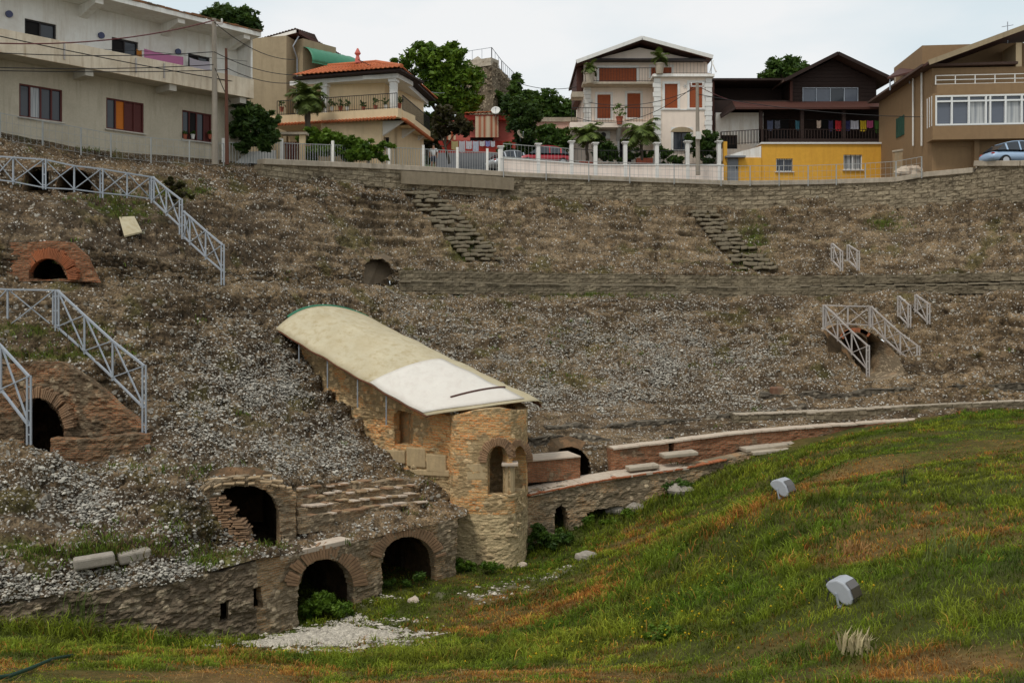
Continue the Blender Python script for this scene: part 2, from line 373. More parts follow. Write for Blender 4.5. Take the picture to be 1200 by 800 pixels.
    M['lamp_glass'] = glass_mat('lamp_lens', (.055,.045,.038), .2)
    M['tyre'] = plain('tyre_rubber', (.02,.02,.02), .85, .2, 8, .1)
    M['rim'] = plain('wheel_rim', (.45,.46,.48), .35, .08, 8, 0, .8)
    M['ac'] = plain('ac_casing', (.62,.60,.55), .6, .1, 5, .05, streak=.15)
    M['skin'] = plain('skin', (.45,.24,.16), .6, .08, 8, .05)
    M['shirt'] = plain('white_shirt', (.75,.74,.73), .85, .06, 8, .1)
    M['shorts'] = plain('dark_blue_shorts', (.05,.055,.09), .85, .15, 8, .1)
    M['hair'] = plain('dark_hair', (.02,.014,.01), .7, .2, 9, .1)
    M['hose'] = plain('green_hose', (.008,.05,.035), .5, .15, 6, 0)
    M['tin'] = plain('tin_roof_sheet', (.40,.38,.35), .6, .15, 4, .1, .2, streak=.3)
    M['yellow_plastic'] = plain('yellow_plastic', (.75,.6,.05), .5, .1, 6, 0)
mats()
# ================================================================== the amphitheatre
T1=[(-140,128,38.5),(-100,140,40),(0,160,42.5),(100,180,45.5),(200,190,48.5),(300,200,52),(450,211,58),(600,224,61.5),(860,240,63.5),(1050,236,59.5),(1200,228,53.5),(1340,222,48)]
T2a=[(-140,172,36.5),(-100,180,38),(0,195,39.5),(100,200,41.5),(200,215,45.5),(300,228,50.5),(450,240,56.5),(600,255,60),(860,265,62),(1050,260,58),(1200,255,52),(1340,250,46.6)]
T2b=[(-140,212,36.2),(-100,215,37.6),(0,220,39.2),(100,226,41.2),(200,238,44.3),(300,250,49),(450,262,55),(600,275,58.5),(860,285,60.5),(1050,280,56.5),(1200,278,50.7),(1340,272,45.5)]
T2c=[(-140,220,35),(-100,222,36.5),(0,228,38),(100,236,40),(200,255,43),(300,270,47.5),(450,280,54),(600,292,57.5),(860,302,59.3),(1050,298,55.3),(1200,296,49.8),(1340,290,44.5)]
T3=[(-140,288,33.5),(-100,288,34.6),(0,284,35.6),(60,282,36.3),(120,292,37.3),(200,312,39.8),(300,318,44.2),(400,312,49.5),(470,315,52.5),(600,318,55.5),(860,322,57.5),(1050,322,53.5),(1200,319,48),(1340,317,43)]
T4=[(-140,330,33.4),(-100,330,34.5),(0,329,35.5),(60,328,36.2),(120,329,37),(200,328,39.3),(300,330,43.7),(400,328,49),(470,341,52.3),(600,343,55.3),(860,344,57.3),(1050,340,53.3),(1200,335,47.8),(1340,333,42.8)]
T5=[(-140,345,32.2),(-100,345,33.2),(0,345,34.2),(120,345,35.6),(200,342,38),(300,343,42.3),(400,345,47.3),(470,350,50.5),(600,352,53.6),(860,352,55.6),(1050,349,51.6),(1200,344,46.2),(1340,342,41.3)]
T6=[(-140,420,30.8),(-100,420,31.5),(0,422,32.2),(60,424,32.6),(120,425,33),(200,430,34.6),(300,430,38.2),(400,425,43),(470,425,46),(600,425,48.3),(860,420,50.5),(1050,415,47),(1200,410,43),(1340,405,38.8)]
T7=[(-140,535,30.6),(-100,535,31.3),(0,540,32),(60,545,32.4),(120,540,32.6),(170,500,32.2),(230,480,33),(300,490,35),(400,500,38),(470,515,40),(530,515,41),(620,503,41.7),(700,506,42.4),(860,492,43.8),(1000,476,44),(1200,466,41.5),(1340,460,38)]
T8=[(-140,495,27.2),(-100,500,28),(0,508,28.6),(40,520,28.8),(100,550,29.4),(170,545,29.5),(230,555,29.8),(252,566,29.95),(330,568,30.9),(400,560,34),(470,562,36.5),(530,565,37.4),(620,545,40.2),(645,530,40.9),(720,522,40.7),(860,506,42.3),(1000,495,43),(1200,485,40.5),(1340,478,37.4)]
T9=[(-140,660,24.8),(-100,650,25.5),(0,645,25.8),(100,640,26.3),(200,632,27.3),(250,641,29.4),(330,644,30.7),(345,630,31),(400,598,33),(470,592,35),(530,590,36.4),(620,572,39.6),(720,551,40.5),(860,536,42.1),(1000,531,42.8),(1200,522,40.3),(1340,515,37.2)]
T10=[(-140,732,23.4),(-100,720,24),(0,705,24.6),(100,690,25.3),(200,680,26.2),(300,655,27.6),(345,648,28.6),(410,635,30.6),(530,608,34.2),(620,577,37.7),(720,558,39.05),(800,547,40),(930,521,41.5),(1000,527,41.8),(1200,523,39),(1340,518,36.3)]
SEG=[6,24,22,12,34,44,14,72,70,52,70,52,34]
RINGS=None
def ring_arr(us):
    R=[]
    for T in (T1,T2a,T2b,T2c,T3,T4,T5,T6,T7,T8,T9,T10):
        x=[t[0] for t in T]; R.append((np.interp(us,x,[t[1] for t in T]), np.interp(us,x,[t[2] for t in T])))
    v1,d1=R[0]; v0=np.interp(us,[-140,280,320,450,600,860,1050,1090,1140,1200,1340],[-8,-8,-8,-13,-17,-23,-23,-29,-36,-33,-33])+v1; d0=np.where(us<300,d1+2.0,d1+.5)
    R=[(v0,d0)]+R
    v,d=R[-1]; R.append((V0+np.maximum(11.2,0)*F/d, d)); return R
def surf(u,v):
    """depth of the seating slope seen at column u, row v"""
    R=ring_arr(np.array([float(u)])); vs=[r[0][0] for r in R]; ds=[r[1][0] for r in R]
    for i in range(1,len(vs)-1):
        a,b=vs[i],vs[i+1]
        if min(a,b)<=v<=max(a,b) and abs(b-a)>1e-6:
            return ds[i]+(ds[i+1]-ds[i])*(v-a)/(b-a)
    return ds[-2]
STAIRS=[[(470,222),(514,222),(596,309),(545,309)],[(804,244),(838,244),(917,318),(866,318)]]
HOLES=[  # openings into the vaults, outlines in picture rows/columns of the ruin's survey
 ('cave',[(28,222),(30,204),(38,197),(50,196),(57,202),(58,223)],3.0,'tunnel'),
 ('cave',[(66,224),(69,205),(80,199),(96,200),(106,208),(109,227)],3.0,'tunnel'),
 ('hole',[(424,330),(426,312),(434,305),(448,304),(456,310),(461,320),(452,326),(455,335),(440,333),(432,338)],.9,'rubble'),
 ('arch',[(33,327),(34,318),(36,310),(42,304),(52,302),(62,304),(72,312),(80,327)],3.5,'tunnel'),
 ('arch',[(28,546),(29,500),(31,480),(38,468),(46,466),(58,472),(68,484),(74,500),(76,546)],4,'tunnel'),
 ('arch',[(296,641),(295,622),(286,618),(285,611),(276,608),(275,600),(266,596),(263,588),(256,582),(262,573),(276,569),(296,569),(312,574),(322,584),(328,600),(328,641)],4.5,'tunnel'),
 ('cave',[(652,546),(651,533),(657,526),(670,524),(682,528),(690,538),(693,553),(690,562),(660,562)],3.5,'tunnel'),
 ('stair',[(984,392),(992,386),(1010,388),(1022,392),(1036,402),(1050,416),(1060,436),(1052,441),(1030,446),(1016,443),(1000,420)],3.2,'podium'),
]
def cavea_color(u,v,p):
    n=len(u); g=lambda uc,vc,ru,rv: np.exp(-(((u-uc)/ru)**2+((v-vc)/rv)**2))
    c=np.tile(np.array([.150,.118,.084]),(n,1)); peb=np.full(n,.42)
    def tint(w,col,pb=None):
        nonlocal c,peb
        c=c*(1-w[:,None])+np.array(col)*w[:,None]
        if pb is not None: peb=peb*(1-w)+pb*w
    big=fbm(p*np.array([1,1,1.6]),.22,4,3); mid=fbm(p*np.array([.6,.6,2.6]),.55,4,11); sm=fbm(p,1.8,3,23)
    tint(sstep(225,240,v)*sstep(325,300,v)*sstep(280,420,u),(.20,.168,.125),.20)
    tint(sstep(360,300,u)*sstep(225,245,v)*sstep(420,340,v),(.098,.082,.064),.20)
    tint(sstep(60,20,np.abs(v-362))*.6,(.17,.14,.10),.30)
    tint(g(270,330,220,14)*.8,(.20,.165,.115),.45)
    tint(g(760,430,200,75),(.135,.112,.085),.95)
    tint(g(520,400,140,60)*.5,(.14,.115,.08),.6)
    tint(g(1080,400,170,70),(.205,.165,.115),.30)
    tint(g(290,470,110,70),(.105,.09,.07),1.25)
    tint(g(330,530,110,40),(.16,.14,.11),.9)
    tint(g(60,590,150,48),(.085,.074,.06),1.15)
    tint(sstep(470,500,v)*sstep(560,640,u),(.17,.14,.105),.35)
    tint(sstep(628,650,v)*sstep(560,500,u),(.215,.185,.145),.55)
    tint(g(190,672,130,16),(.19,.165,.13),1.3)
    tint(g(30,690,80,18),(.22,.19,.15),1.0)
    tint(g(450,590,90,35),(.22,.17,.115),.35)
    tint(sstep(.10,.35,big)*.65,(.085,.068,.048)); tint(sstep(.08,.4,mid)*.5,(.24,.195,.135)); tint(sstep(-.1,-.4,mid)*.6,(.07,.056,.042))
    st=fbm(p*np.array([.45,.45,7.0]),.9,4,57); tint(sstep(.08,.35,st)*.55,(.24,.205,.155)); tint(sstep(-.05,-.35,st)*.6,(.06,.05,.038))
    tint(sstep(.32,.5,sm)*.3,(.20,.14,.075)); cr=np.abs(fbm(p*np.array([.7,.7,2.6]),1.5,4,91)); tint(np.exp(-(cr/.045)**2)*.85*sstep(-.35,.1,big),(.035,.03,.024),.1)  # crevice lines: shade painted dark along the displaced grooves
    cr=np.abs(fbm(p,.8,4,93)); tint(np.exp(-(cr/.03)**2)*.7,(.04,.033,.026),.1)  # second set of crevices, shade darkened into the colour likewise
    moss=sstep(.28,.5,fbm(p,.7,4,41)); tint(moss*.55,(.075,.085,.025),.15)
    for a in ((690,346,60,3.5),(1040,262,16,8),(130,238,40,9),(150,250,40,12),(210,225,30,8),(60,385,70,9),(70,415,80,6),(120,650,60,8),(250,660,30,8),(30,640,60,8),(545,290,20,25),(880,285,20,25)):
        tint(g(*a)*sstep(-.25,.2,sm),(.07,.10,.02),.1)
    for a in ((640,440,40,14),(700,400,30,10),(560,470,50,16)): tint(g(*a)*.5,(.13,.11,.05))
    peb=np.clip(peb*(1+.7*fbm(p,.6,3,77)),0,1.2)
    return np.clip(c*np.array([1.08,.975,.85]),.01,1),peb

def rough_wall(name,top,bot,mat,parent,res=.06,holes=(),amp=.05,th=.5,seed=5,smooth_line=False,crumble=0,label=None,uvs=(1,1)):
    top=[Vector(p) for p in top]; bot=[Vector(p) for p in bot]
    L=[0]
    for a,b in zip(bot,bot[1:]): L.append(L[-1]+(Vector((b.x,b.y,0))-Vector((a.x,a.y,0))).length)
    ns=max(4,int(L[-1]/res)); ss=np.linspace(0,L[-1],ns+1)
    def sm(vals):
        if not smooth_line: return np.interp(ss,L,vals)
        out=[]
        for s in ss:
            i=max(0,min(len(L)-2,int(np.searchsorted(L,s,side='right')-1))); t=(s-L[i])/max(1e-6,L[i+1]-L[i])
            p0,p1,p2,p3=vals[max(i-1,0)],vals[i],vals[i+1],vals[min(i+2,len(vals)-1)]
            out.append(.5*((2*p1)+(-p0+p2)*t+(2*p0-5*p1+4*p2-p3)*t*t+(-p0+3*p1-3*p2+p3)*t**3))
        return np.array(out)
    A=np.stack([sm([p[k] for p in bot]) for k in range(3)],1); B=np.stack([sm([p[k] for p in top]) for k in range(3)],1)
    hmax=max(np.abs(B[:,2]-A[:,2])); nz=max(3,int(hmax/res)); t=np.linspace(0,1,nz+1)
    if crumble: B[:,2]+=crumble*fbm(np.stack([ss,ss*0,ss*0+seed],1),1.2,4,seed)
    G=A[None]*(1-t)[:,None,None]+B[None]*t[:,None,None]       # (nz+1, ns+1, 3)
    tx=np.gradient(A[:,:2],axis=0); tx/=np.linalg.norm(tx,axis=1)[:,None]+1e-9; N=np.stack([tx[:,1],-tx[:,0],0*tx[:,0]],1)
    V=G.reshape(-1,3); NN=np.tile(N,(nz+1,1))
    d=amp*(1.2*fbm(V,.9,3,seed)+.9*fbm(V*np.array([1,1,2.2]),3.5,3,seed+3))
    F1,F2,_=worley(V*np.array([1,1,1.7]),4.2,seed); d+=amp*.9*np.clip(F2-F1,0,.5)
    V2=V+NN*d[:,None]
    uv=np.stack([np.tile(ss,nz+1)*uvs[0],(V[:,2])*uvs[1]],1)
    i,j=np.meshgrid(np.arange(nz),np.arange(ns),indexing='ij'); a=(i*(ns+1)+j).ravel()
    Fc=np.stack([a,a+1,a+ns+2,a+ns+1],1)
    if holes:
        c=V[Fc].mean(1); u=U0+F*c[:,0]/c[:,1]; v=V0-F*c[:,2]/c[:,1]; k=np.zeros(len(c),bool)
        for h in holes: k|=inpoly(u,v,h)
        Fc=Fc[~k]
    if th:                                  # back face and closed edges, so openings have real reveals
        n0=len(V2); V2=np.concatenate([V2,V2-NN*(th+d[:,None])],0); uv=np.concatenate([uv,uv+np.array([th,.0])],0)
        e=np.stack([Fc,np.roll(Fc,-1,1)],2).reshape(-1,2); key=e[:,0]*n0*2+e[:,1]; rev=e[:,1]*n0*2+e[:,0]; b=e[~np.isin(key,rev)]
        Fc=np.concatenate([Fc,Fc[:,::-1]+n0,np.stack([b[:,1],b[:,0],b[:,0]+n0,b[:,1]+n0],1)],0)
    o=np_mesh(name,V2,Fc,mat,parent,uv=uv,smooth=False)
    if label: o['label']=label
    return o
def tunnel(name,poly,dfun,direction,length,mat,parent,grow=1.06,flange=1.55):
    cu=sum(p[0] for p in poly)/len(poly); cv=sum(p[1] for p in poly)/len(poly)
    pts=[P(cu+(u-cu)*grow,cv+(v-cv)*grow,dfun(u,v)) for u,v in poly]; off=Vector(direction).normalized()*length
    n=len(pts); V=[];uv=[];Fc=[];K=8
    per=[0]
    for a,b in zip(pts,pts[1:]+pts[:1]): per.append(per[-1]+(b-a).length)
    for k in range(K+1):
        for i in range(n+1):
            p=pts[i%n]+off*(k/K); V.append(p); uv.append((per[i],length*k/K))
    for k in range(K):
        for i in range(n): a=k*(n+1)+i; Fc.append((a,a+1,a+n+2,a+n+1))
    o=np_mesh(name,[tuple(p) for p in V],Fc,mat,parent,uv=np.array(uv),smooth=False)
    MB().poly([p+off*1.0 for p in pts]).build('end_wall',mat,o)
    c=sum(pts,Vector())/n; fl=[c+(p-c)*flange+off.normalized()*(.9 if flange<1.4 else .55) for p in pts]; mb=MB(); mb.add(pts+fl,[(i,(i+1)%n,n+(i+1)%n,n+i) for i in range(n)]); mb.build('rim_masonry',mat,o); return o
def arch_ring(parent,cu,cv,ru,rv,d_at,a0,a1,n,th,mat,dep=.30,proud=.06,name='brick_arch',nrm=None):
    """ring of wedge bricks; centre and inner radii given on the wall's own plane"""
    mb=MB(); 
    for k in range(n):
        if random.random()<.05: continue
        b0=math.radians(a0+(a1-a0)*(k+.08)/n); b1=math.radians(a0+(a1-a0)*(k+.92)/n); t=th*random.uniform(.8,1.08); q=proud*random.uniform(.3,1.3)
        c=[]
        for dd in (-q,dep):
            for (b,s) in ((b0,0),(b1,0),(b1,1),(b0,1)):
                u=cu+math.cos(b)*(ru+s*t); v=cv-math.sin(b)*(rv+s*t); d=d_at(u)
                p=P(u,v,d); nn=nrm or Vector((0,1,0)); c.append(p+nn*dd)
        mb.add(c,[(0,1,2,3),(7,6,5,4),(0,4,5,1),(1,5,6,2),(2,6,7,3),(3,7,4,0)])
    return mb.build(name,mat,parent,bevel=.012)

def build_ruin():
    amp=thing('amphitheatre','huge ruined Roman amphitheatre bank of grey rubble rising behind the grassy arena','ruin',P(600,520,44))
    us=np.arange(-140,1340.1,1.25); R=ring_arr(us); rows=[]
    for k,n in enumerate(SEG):
        for t in np.arange(n)/n:
            rows.append((R[k][0]*(1-t)+R[k+1][0]*t, R[k][1]*(1-t)+R[k+1][1]*t))
    rows.append(R[-1])
    Vv=np.array([r[0] for r in rows]); D=np.array([r[1] for r in rows]); 
    # soften the ring breaks a little, but keep the vertical faces
    for _ in range(3):
        D[1:-1]=.25*D[:-2]+.5*D[1:-1]+.25*D[2:]; Vv[1:-1]=.25*Vv[:-2]+.5*Vv[1:-1]+.25*Vv[2:]
    for _ in range(10):
        D[:,1:-1]=.25*D[:,:-2]+.5*D[:,1:-1]+.25*D[:,2:]; Vv[:,1:-1]=.25*Vv[:,:-2]+.5*Vv[:,1:-1]+.25*Vv[:,2:]
    nr,nc=Vv.shape; U=np.tile(us,(nr,1))
    X=np.stack([(U-U0)/F*D, D, (V0-Vv)/F*D],2)
    gu=np.gradient(X,axis=1); gv=np.gradient(X,axis=0); N=np.cross(gu,gv); N/=np.linalg.norm(N,axis=2)[:,:,None]+1e-9
    N=np.where((N[:,:,1:2]>0)&(N[:,:,2:3]<.3),-N,N); N=np.where(N[:,:,2:3]<-.2,-N,N)
    p=X.reshape(-1,3); u=U.ravel(); v=Vv.ravel()
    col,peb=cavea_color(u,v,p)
    d=.34*fbm(p,.28,3,1)+.20*fbm(p,.9,3,2)+.10*fbm(p*np.array([.7,.7,2]),2.4,3,5)
    tier=np.abs(((p[:,2]+.25*fbm(p,.3,2,9))/.62)%1-.5)*2            # worn seat rows
    d-=.10*np.exp(-(np.abs(fbm(p*np.array([.7,.7,2.6]),1.5,4,91))/.06)**2)+.08*np.exp(-(np.abs(fbm(p,.8,4,93))/.05)**2)
    d+=.30*(sstep(.25,.75,tier)-.5)*sstep(-.15,.3,fbm(p,.12,3,19))*sstep(215,232,v)*sstep(520,480,v)
    F1,F2,_=worley(p+.06*fbm(p,2,2,3)[:,None],5.0,31); d+=.075*np.clip(.62-F1,0,.6)*(.4+peb)*1.3
    F1,F2,_=worley(p,2.2,37); d+=.10*np.clip(.5-F1,0,.5); d+=.05*fbm(p,5.5,2,8)
    for q in STAIRS: d=np.where(inpoly(u,v,q),d*.15-.16,d)
    top=sstep(0,8,np.arange(nr))[:,None]*np.ones((1,nc)); d*=top.ravel(); d*=1-.72*sstep(590,640,u)*sstep(462,480,v)
    Xd=p+N.reshape(-1,3)*d[:,None]
    i,j=np.meshgrid(np.arange(nr-1),np.arange(nc-1),indexing='ij'); a=(i*nc+j).ravel(); Fc=np.stack([a,a+nc,a+nc+1,a+1],1)
    cu=u[Fc].mean(1); cv=v[Fc].mean(1); row=i.ravel(); seg=np.cumsum(SEG); kill=np.zeros(len(Fc),bool)
    for kind,poly,_,_ in HOLES:
        lo=0
        h=inpoly(cu,cv,poly)
        if poly[0][0]<90 and poly[0][1]>460: h&=(row<seg[8])          # back wall of the pit only
        if poly[0][1]>600: h&=(row>=seg[7])
        kill|=h
    kill|=(row>=seg[11])&(cu>-150)                                    # podium faces are walls of their own
    kill|=(row>=seg[8])&(cu>548)&(cu<606)
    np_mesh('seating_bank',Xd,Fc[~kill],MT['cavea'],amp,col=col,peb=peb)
    global CAV; CAV=(Xd,N.reshape(-1,3),u,v,peb,row,nc,Fc[~kill])
    # ---- vault linings
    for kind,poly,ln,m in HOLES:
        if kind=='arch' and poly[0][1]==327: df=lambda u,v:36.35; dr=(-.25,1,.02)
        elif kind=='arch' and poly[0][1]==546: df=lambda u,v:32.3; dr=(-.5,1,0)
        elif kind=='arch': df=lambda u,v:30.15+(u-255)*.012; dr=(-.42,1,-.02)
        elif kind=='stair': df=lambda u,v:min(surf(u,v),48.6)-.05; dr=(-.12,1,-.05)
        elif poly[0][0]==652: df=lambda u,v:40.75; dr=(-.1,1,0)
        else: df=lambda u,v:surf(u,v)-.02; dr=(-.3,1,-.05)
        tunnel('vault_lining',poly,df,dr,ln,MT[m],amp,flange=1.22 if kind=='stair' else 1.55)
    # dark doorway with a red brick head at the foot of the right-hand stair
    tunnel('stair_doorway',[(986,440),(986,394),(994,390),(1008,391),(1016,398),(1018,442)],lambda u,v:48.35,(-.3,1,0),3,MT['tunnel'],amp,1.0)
    mb=MB()
    for k in range(12):
        a=math.radians(50+90*k/11); q=P(1003+17*math.cos(a),404-15*math.sin(a),47.95); mb.beam(q,q+Vector((math.cos(a)*.2,0,math.sin(a)*.2)),.13,.3)
    mb.build('brick_arch',MT['voussoir_red'],amp)
    # ---- red brick portal high on the left (trapezoid face with a flat arch)
    top=[P(9,285,35.8),P(60,282,36.0),P(84,284,36.1),P(104,302,36.2),P(116,327,36.4)]; bot=[P(8,318,36.05),P(60,329,36.0),P(84,330,36.1),P(104,330,36.25),P(118,331,36.4)]
    bot=[P(7,330,35.75)]+bot[1:]
    rough_wall('brick_portal',top,bot,MT['brick'],amp,.05,[HOLES[3][1]],.05,.5,seed=8)
    arch_ring(amp,56,329,23.5,26,lambda u:35.92,2,178,52,12.5,MT['voussoir_red'],proud=.02)
    # ---- brick retaining wall of the pit with its arch
    top=[P(-40,424,32.0),P(0,424,31.95),P(72,426,32.15),P(100,440,32.2),P(135,470,32.1),P(172,505,32.0)]
    bot=[P(-40,550,32.0),P(0,550,31.95),P(72,552,32.15),P(100,550,32.2),P(135,546,32.1),P(172,540,32.0)]
    rough_wall('pit_wall',top,bot,MT['brick_old'],amp,.055,[HOLES[4][1]],.09,.3,seed=12,crumble=.15)
    arch_ring(amp,44,508,32,42,lambda u:31.93,8,135,38,13,MT['voussoir'],proud=.06)
    rough_wall('pit_ledge',[P(60,512,31.2),P(120,514,31.0),P(176,512,31.2)],[P(60,549,31.2),P(120,548,31.0),P(176,540,31.2)],MT['brick_old'],amp,.055,[],.08,.4,seed=14,crumble=.22)
    # ---- broken vault in the middle of the left side
    h=HOLES[5][1]
    rough_wall('vault_wall',[P(236,572,29.6),P(252,562,29.85),P(290,557,30.1),P(330,566,30.7),P(346,575,31.0)],[P(236,642,29.6),P(252,644,29.85),P(290,645,30.1),P(330,645,30.7),P(346,640,31.0)],MT['podium'],amp,.05,[h],.08,.3,seed=21,crumble=.04)
    mb=MB()
    for (a,b,va,vb,dd) in ((205,262,583,566,29.5),(240,325,562,556,29.9),(262,334,568,563,29.75),(300,345,566,572,30.4)):
        for k in range(5):
            t=k/5; u=a+(b-a)*t; w=(b-a)/5*random.uniform(.5,1.0); p=P(u,va+(vb-va)*t+random.uniform(-2,2),dd+.12); q=P(u+w,va+(vb-va)*(t+.2)+random.uniform(-1,1),dd+.17); mb.beam(p,q,.22,.05)
    mb.each('broken_brick',MT['buff_brick'],amp,bevel=.012)
    mb=MB()     # toothed brick courses left in the opening
    for k,(ul,ur,v) in enumerate(((248,266,585),(250,268,592),(252,276,599),(258,276,606),(262,288,612),(270,296,619),(268,296,626),(276,298,633),(282,298,639))):
        for q in (-2.2,.6,3.2):
            e=ur+random.uniform(-5,2); m_=(ul+e)/2+random.uniform(-5,5); mb.beam(P(ul,v+q,29.95),P(m_-.4,v+q-.5,29.95),.5,.05); mb.beam(P(m_+.4,v+q-.5,29.95+random.uniform(-.08,.08)),P(e,v+q-1,29.95),.5,.05)
    mb.build('toothed_brickwork',MT['voussoir'],amp,bevel=.012)
    # ledges of stacked brick between the vault and the chapel
    STEP=[(344,478,574,561,31.5,36.2),(347,484,584,570,31.3,35.95),(350,492,595,579,31.1,35.7),(352,500,606,588,30.9,35.4)]
    for k,(ua,ub,va,vb,da,db) in enumerate(STEP):
        q=[(ua+(ub-ua)*t,va+(vb-va)*t-1.2*math.sin(3.1*t),da+(db-da)*t+.10*math.sin(5*t+k)) for t in (0,.25,.5,.75,1)]
        tp=[P(*e) for e in q]; rough_wall('worn_step',tp,[p-Vector((0,0,.55)) for p in tp],MT['podium'],amp,.045,[],.06,.7,seed=30+k,crumble=.07)
        for mt,pr in (('cap',.45),('buff_brick',.35),('voussoir',.3)):
            mb=MB(); t=random.uniform(0,.02)
            while t<.98:
                w=random.uniform(.03,.09); e=min(1,t+w)
                if random.random()<pr:
                    p0=P(ua+(ub-ua)*t,va+(vb-va)*t-1.2*math.sin(3.1*t),da+(db-da)*t+.10*math.sin(5*t+k)); p1=P(ua+(ub-ua)*e,va+(vb-va)*e-1.2*math.sin(3.1*e),da+(db-da)*e+.10*math.sin(5*e+k)); o=Vector((0,random.uniform(.0,.22),random.uniform(-.03,.05))); mb.beam(p0+o,p1+o-Vector((.03,0,0)),random.uniform(.25,.45),random.uniform(.045,.075))
                t=e
            mb.each('tread_slab',MT[mt],amp,bevel=.015)
    # ---- lower facade on the left: rubble wall with two arched vaults and two slots
    us2=[-140,-60,0,60,110,160,210,255,300,322,345,378,412,440,480,512,535]
    top=[];bot=[]
    for u in us2:
        v=interp(T10,u,1); d=interp(T10,u,2); tp=P(u,v+1,d-.02); top.append(tp); bot.append(Vector((tp.x,tp.y,-10.9)))
    A1=[(350,740),(350,690),(353,675),(361,663),(373,656),(388,654),(401,659),(410,670),(414,686),(415,740)]
    A2=[(447,720),(447,660),(450,645),(458,635),(471,629),(486,628),(499,634),(507,644),(511,658),(512,720)]
    S1=[(258,729),(258,706),(268,704),(269,727)]; S2=[(297,714),(297,687),(307,685),(308,711)]
    rough_wall('podium_wall',top[:9],bot[:9],MT['rubble'],amp,.05,[S1,S2],.12,.25,seed=50,crumble=.16)
    rough_wall('podium_wall',top[8:],bot[8:],MT['podium'],amp,.05,[A1,A2,S2],.08,.3,seed=51,crumble=.05)
    dfl=lambda u:interp(T10,u,2)
    tn=Vector((-.62,.78,0))
    for A,ln in ((A1,3.6),(A2,4.0)): tunnel('vault_lining',A,lambda u,v:dfl(u)+.3,tn,ln,MT['tunnel'],amp,1.03)
    for S in (S1,S2): tunnel('slot_lining',S,lambda u,v:dfl(u)+.1,(-.3,1,0),1.0,MT['tunnel'],amp,1.05)
    arch_ring(amp,382,690,33,35.5,lambda u:dfl(u)-.10,5,175,34,16,MT['voussoir'],proud=.04,dep=.4)
    arch_ring(amp,479,662,33,33.5,lambda u:dfl(u)-.10,15,165,30,13,MT['voussoir'],proud=.03,dep=.4)
    mb=MB()      # flat cement edge over the left arch, with a line of brick under it
    for (a,b,va,vb) in ((322,405,651,632),):
        for k in range(8):
            t0,t1=k/8,(k+1)/8; ua,ub=a+(b-a)*t0,a+(b-a)*t1; mb.beam(P(ua,va+(vb-va)*t0,dfl(ua)+.25),P(ub,va+(vb-va)*t1,dfl(ub)+.25),.55,.16)
    mb.build('wall_coping',MT['cap'],amp,bevel=.02)
    # ---- podium on the right: lower wall, walkway slab, upper step
    T10r=[(612,579,37.5),(660,569,38.3),(720,558,39.05),(800,547,40),(870,532,40.8),(930,521,41.5),(1000,527,41.8)]
    top=[P(*t)-Vector((0,.05,.02)) for t in T10r]; bot=[Vector((p.x,p.y,-10.9)) for p in top]
    B1=[(649,640),(649,606),(652,595),(658,591),(663,595),(666,606),(666,640)]; B2=[(686,616),(688,601),(700,596),(716,594),(730,593),(737,598),(734,616)]
    rough_wall('podium_wall',top,bot,MT['podium'],amp,.06,[B1,B2],.07,.6,seed=60)
    for S in (B1,B2): tunnel('vault_lining',S,lambda u,v:interp(T10r,u,2)+.1,(-.2,1,0),2.5,MT['tunnel'],amp,1.03)
    def coping(tab,a,b,w,h,dz,mat,name,n=26,off=.12,jit=.012):
        mb=MB()
        for k in range(n):
            ua,ub=a+(b-a)*k/n,a+(b-a)*(k+.985)/n; p=P(ua,interp(tab,ua,1),interp(tab,ua,2)+off); q=P(ub,interp(tab,ub,1),interp(tab,ub,2)+off); z=Vector((0,random.uniform(-3,3)*jit,dz+random.uniform(-jit,jit))); mb.beam(p+z,q+z,w,h)
        return mb.build(name,mat,amp,bevel=.015)
    coping(T10r,614,716,1.25,.12,.07,MT['cap'],'wall_coping',12,.55); coping(T10r,716,800,1.2,.12,.06,MT['cap'],'wall_coping',10,.5)
    coping(T10r,614,850,.34,.07,-.05,MT['voussoir_red'],'brick_course',60,-.0)
    US=[(716,526,40.2),(790,517,41),(860,508,41.7),(930,502,42.1),(1000,497,42.4),(1100,491,41.4),(1200,487,40),(1340,480,37)]
    top=[P(*t) for t in US]; bot=[p-Vector((0,0,1.15)) for p in top]
    rough_wall('podium_step',top,bot,MT['brick'],amp,.06,[[(784,534),(784,519),(790,518),(790,533)]],.05,.6,seed=70)
    coping(US,716,1330,.6,.09,.04,MT['cap'],'step_coping',60,.22)
    tunnel('slot_lining',[(784,534),(784,519),(790,518),(790,533)],lambda u,v:41.1,(0,1,0),.8,MT['dark'],amp,1.05)
    for tab,a,b,hh,mt in (([(945,484,43.3),(1060,476,42.9),(1200,470,40.9),(1340,464,37.4)],945,1335,.36,'cement'),([(860,486,43.4),(960,482,43.6),(1010,480,43.4)],860,1008,.3,'cement')):
        tp=[P(*t) for t in tab]; rough_wall('seat_step',tp,[p-Vector((0,0,hh+.3)) for p in tp],MT['ashlar'],amp,.07,[],.05,.8,seed=75)
        coping(tab,a,b,.5,.07,.03,MT[mt],'step_coping',40,.2)
    for tab,hh,sd in (([(640,500),(720,498),(800,491),(870,484),(945,475)],.5,76),([(890,463),(960,461),(1010,458),(1100,452),(1200,448),(1338,444)],.42,77),([(620,512),(660,510),(716,513)],.4,78)):
        tp=[P(u,v,surf(u,v)-.28) for u,v in tab]; rough_wall('seat_ledge',tp,[p-Vector((0,0,hh)) for p in tp],MT['ledge'],amp,.06,[],.10,1.2,seed=sd,crumble=.22)
    mb=MB()
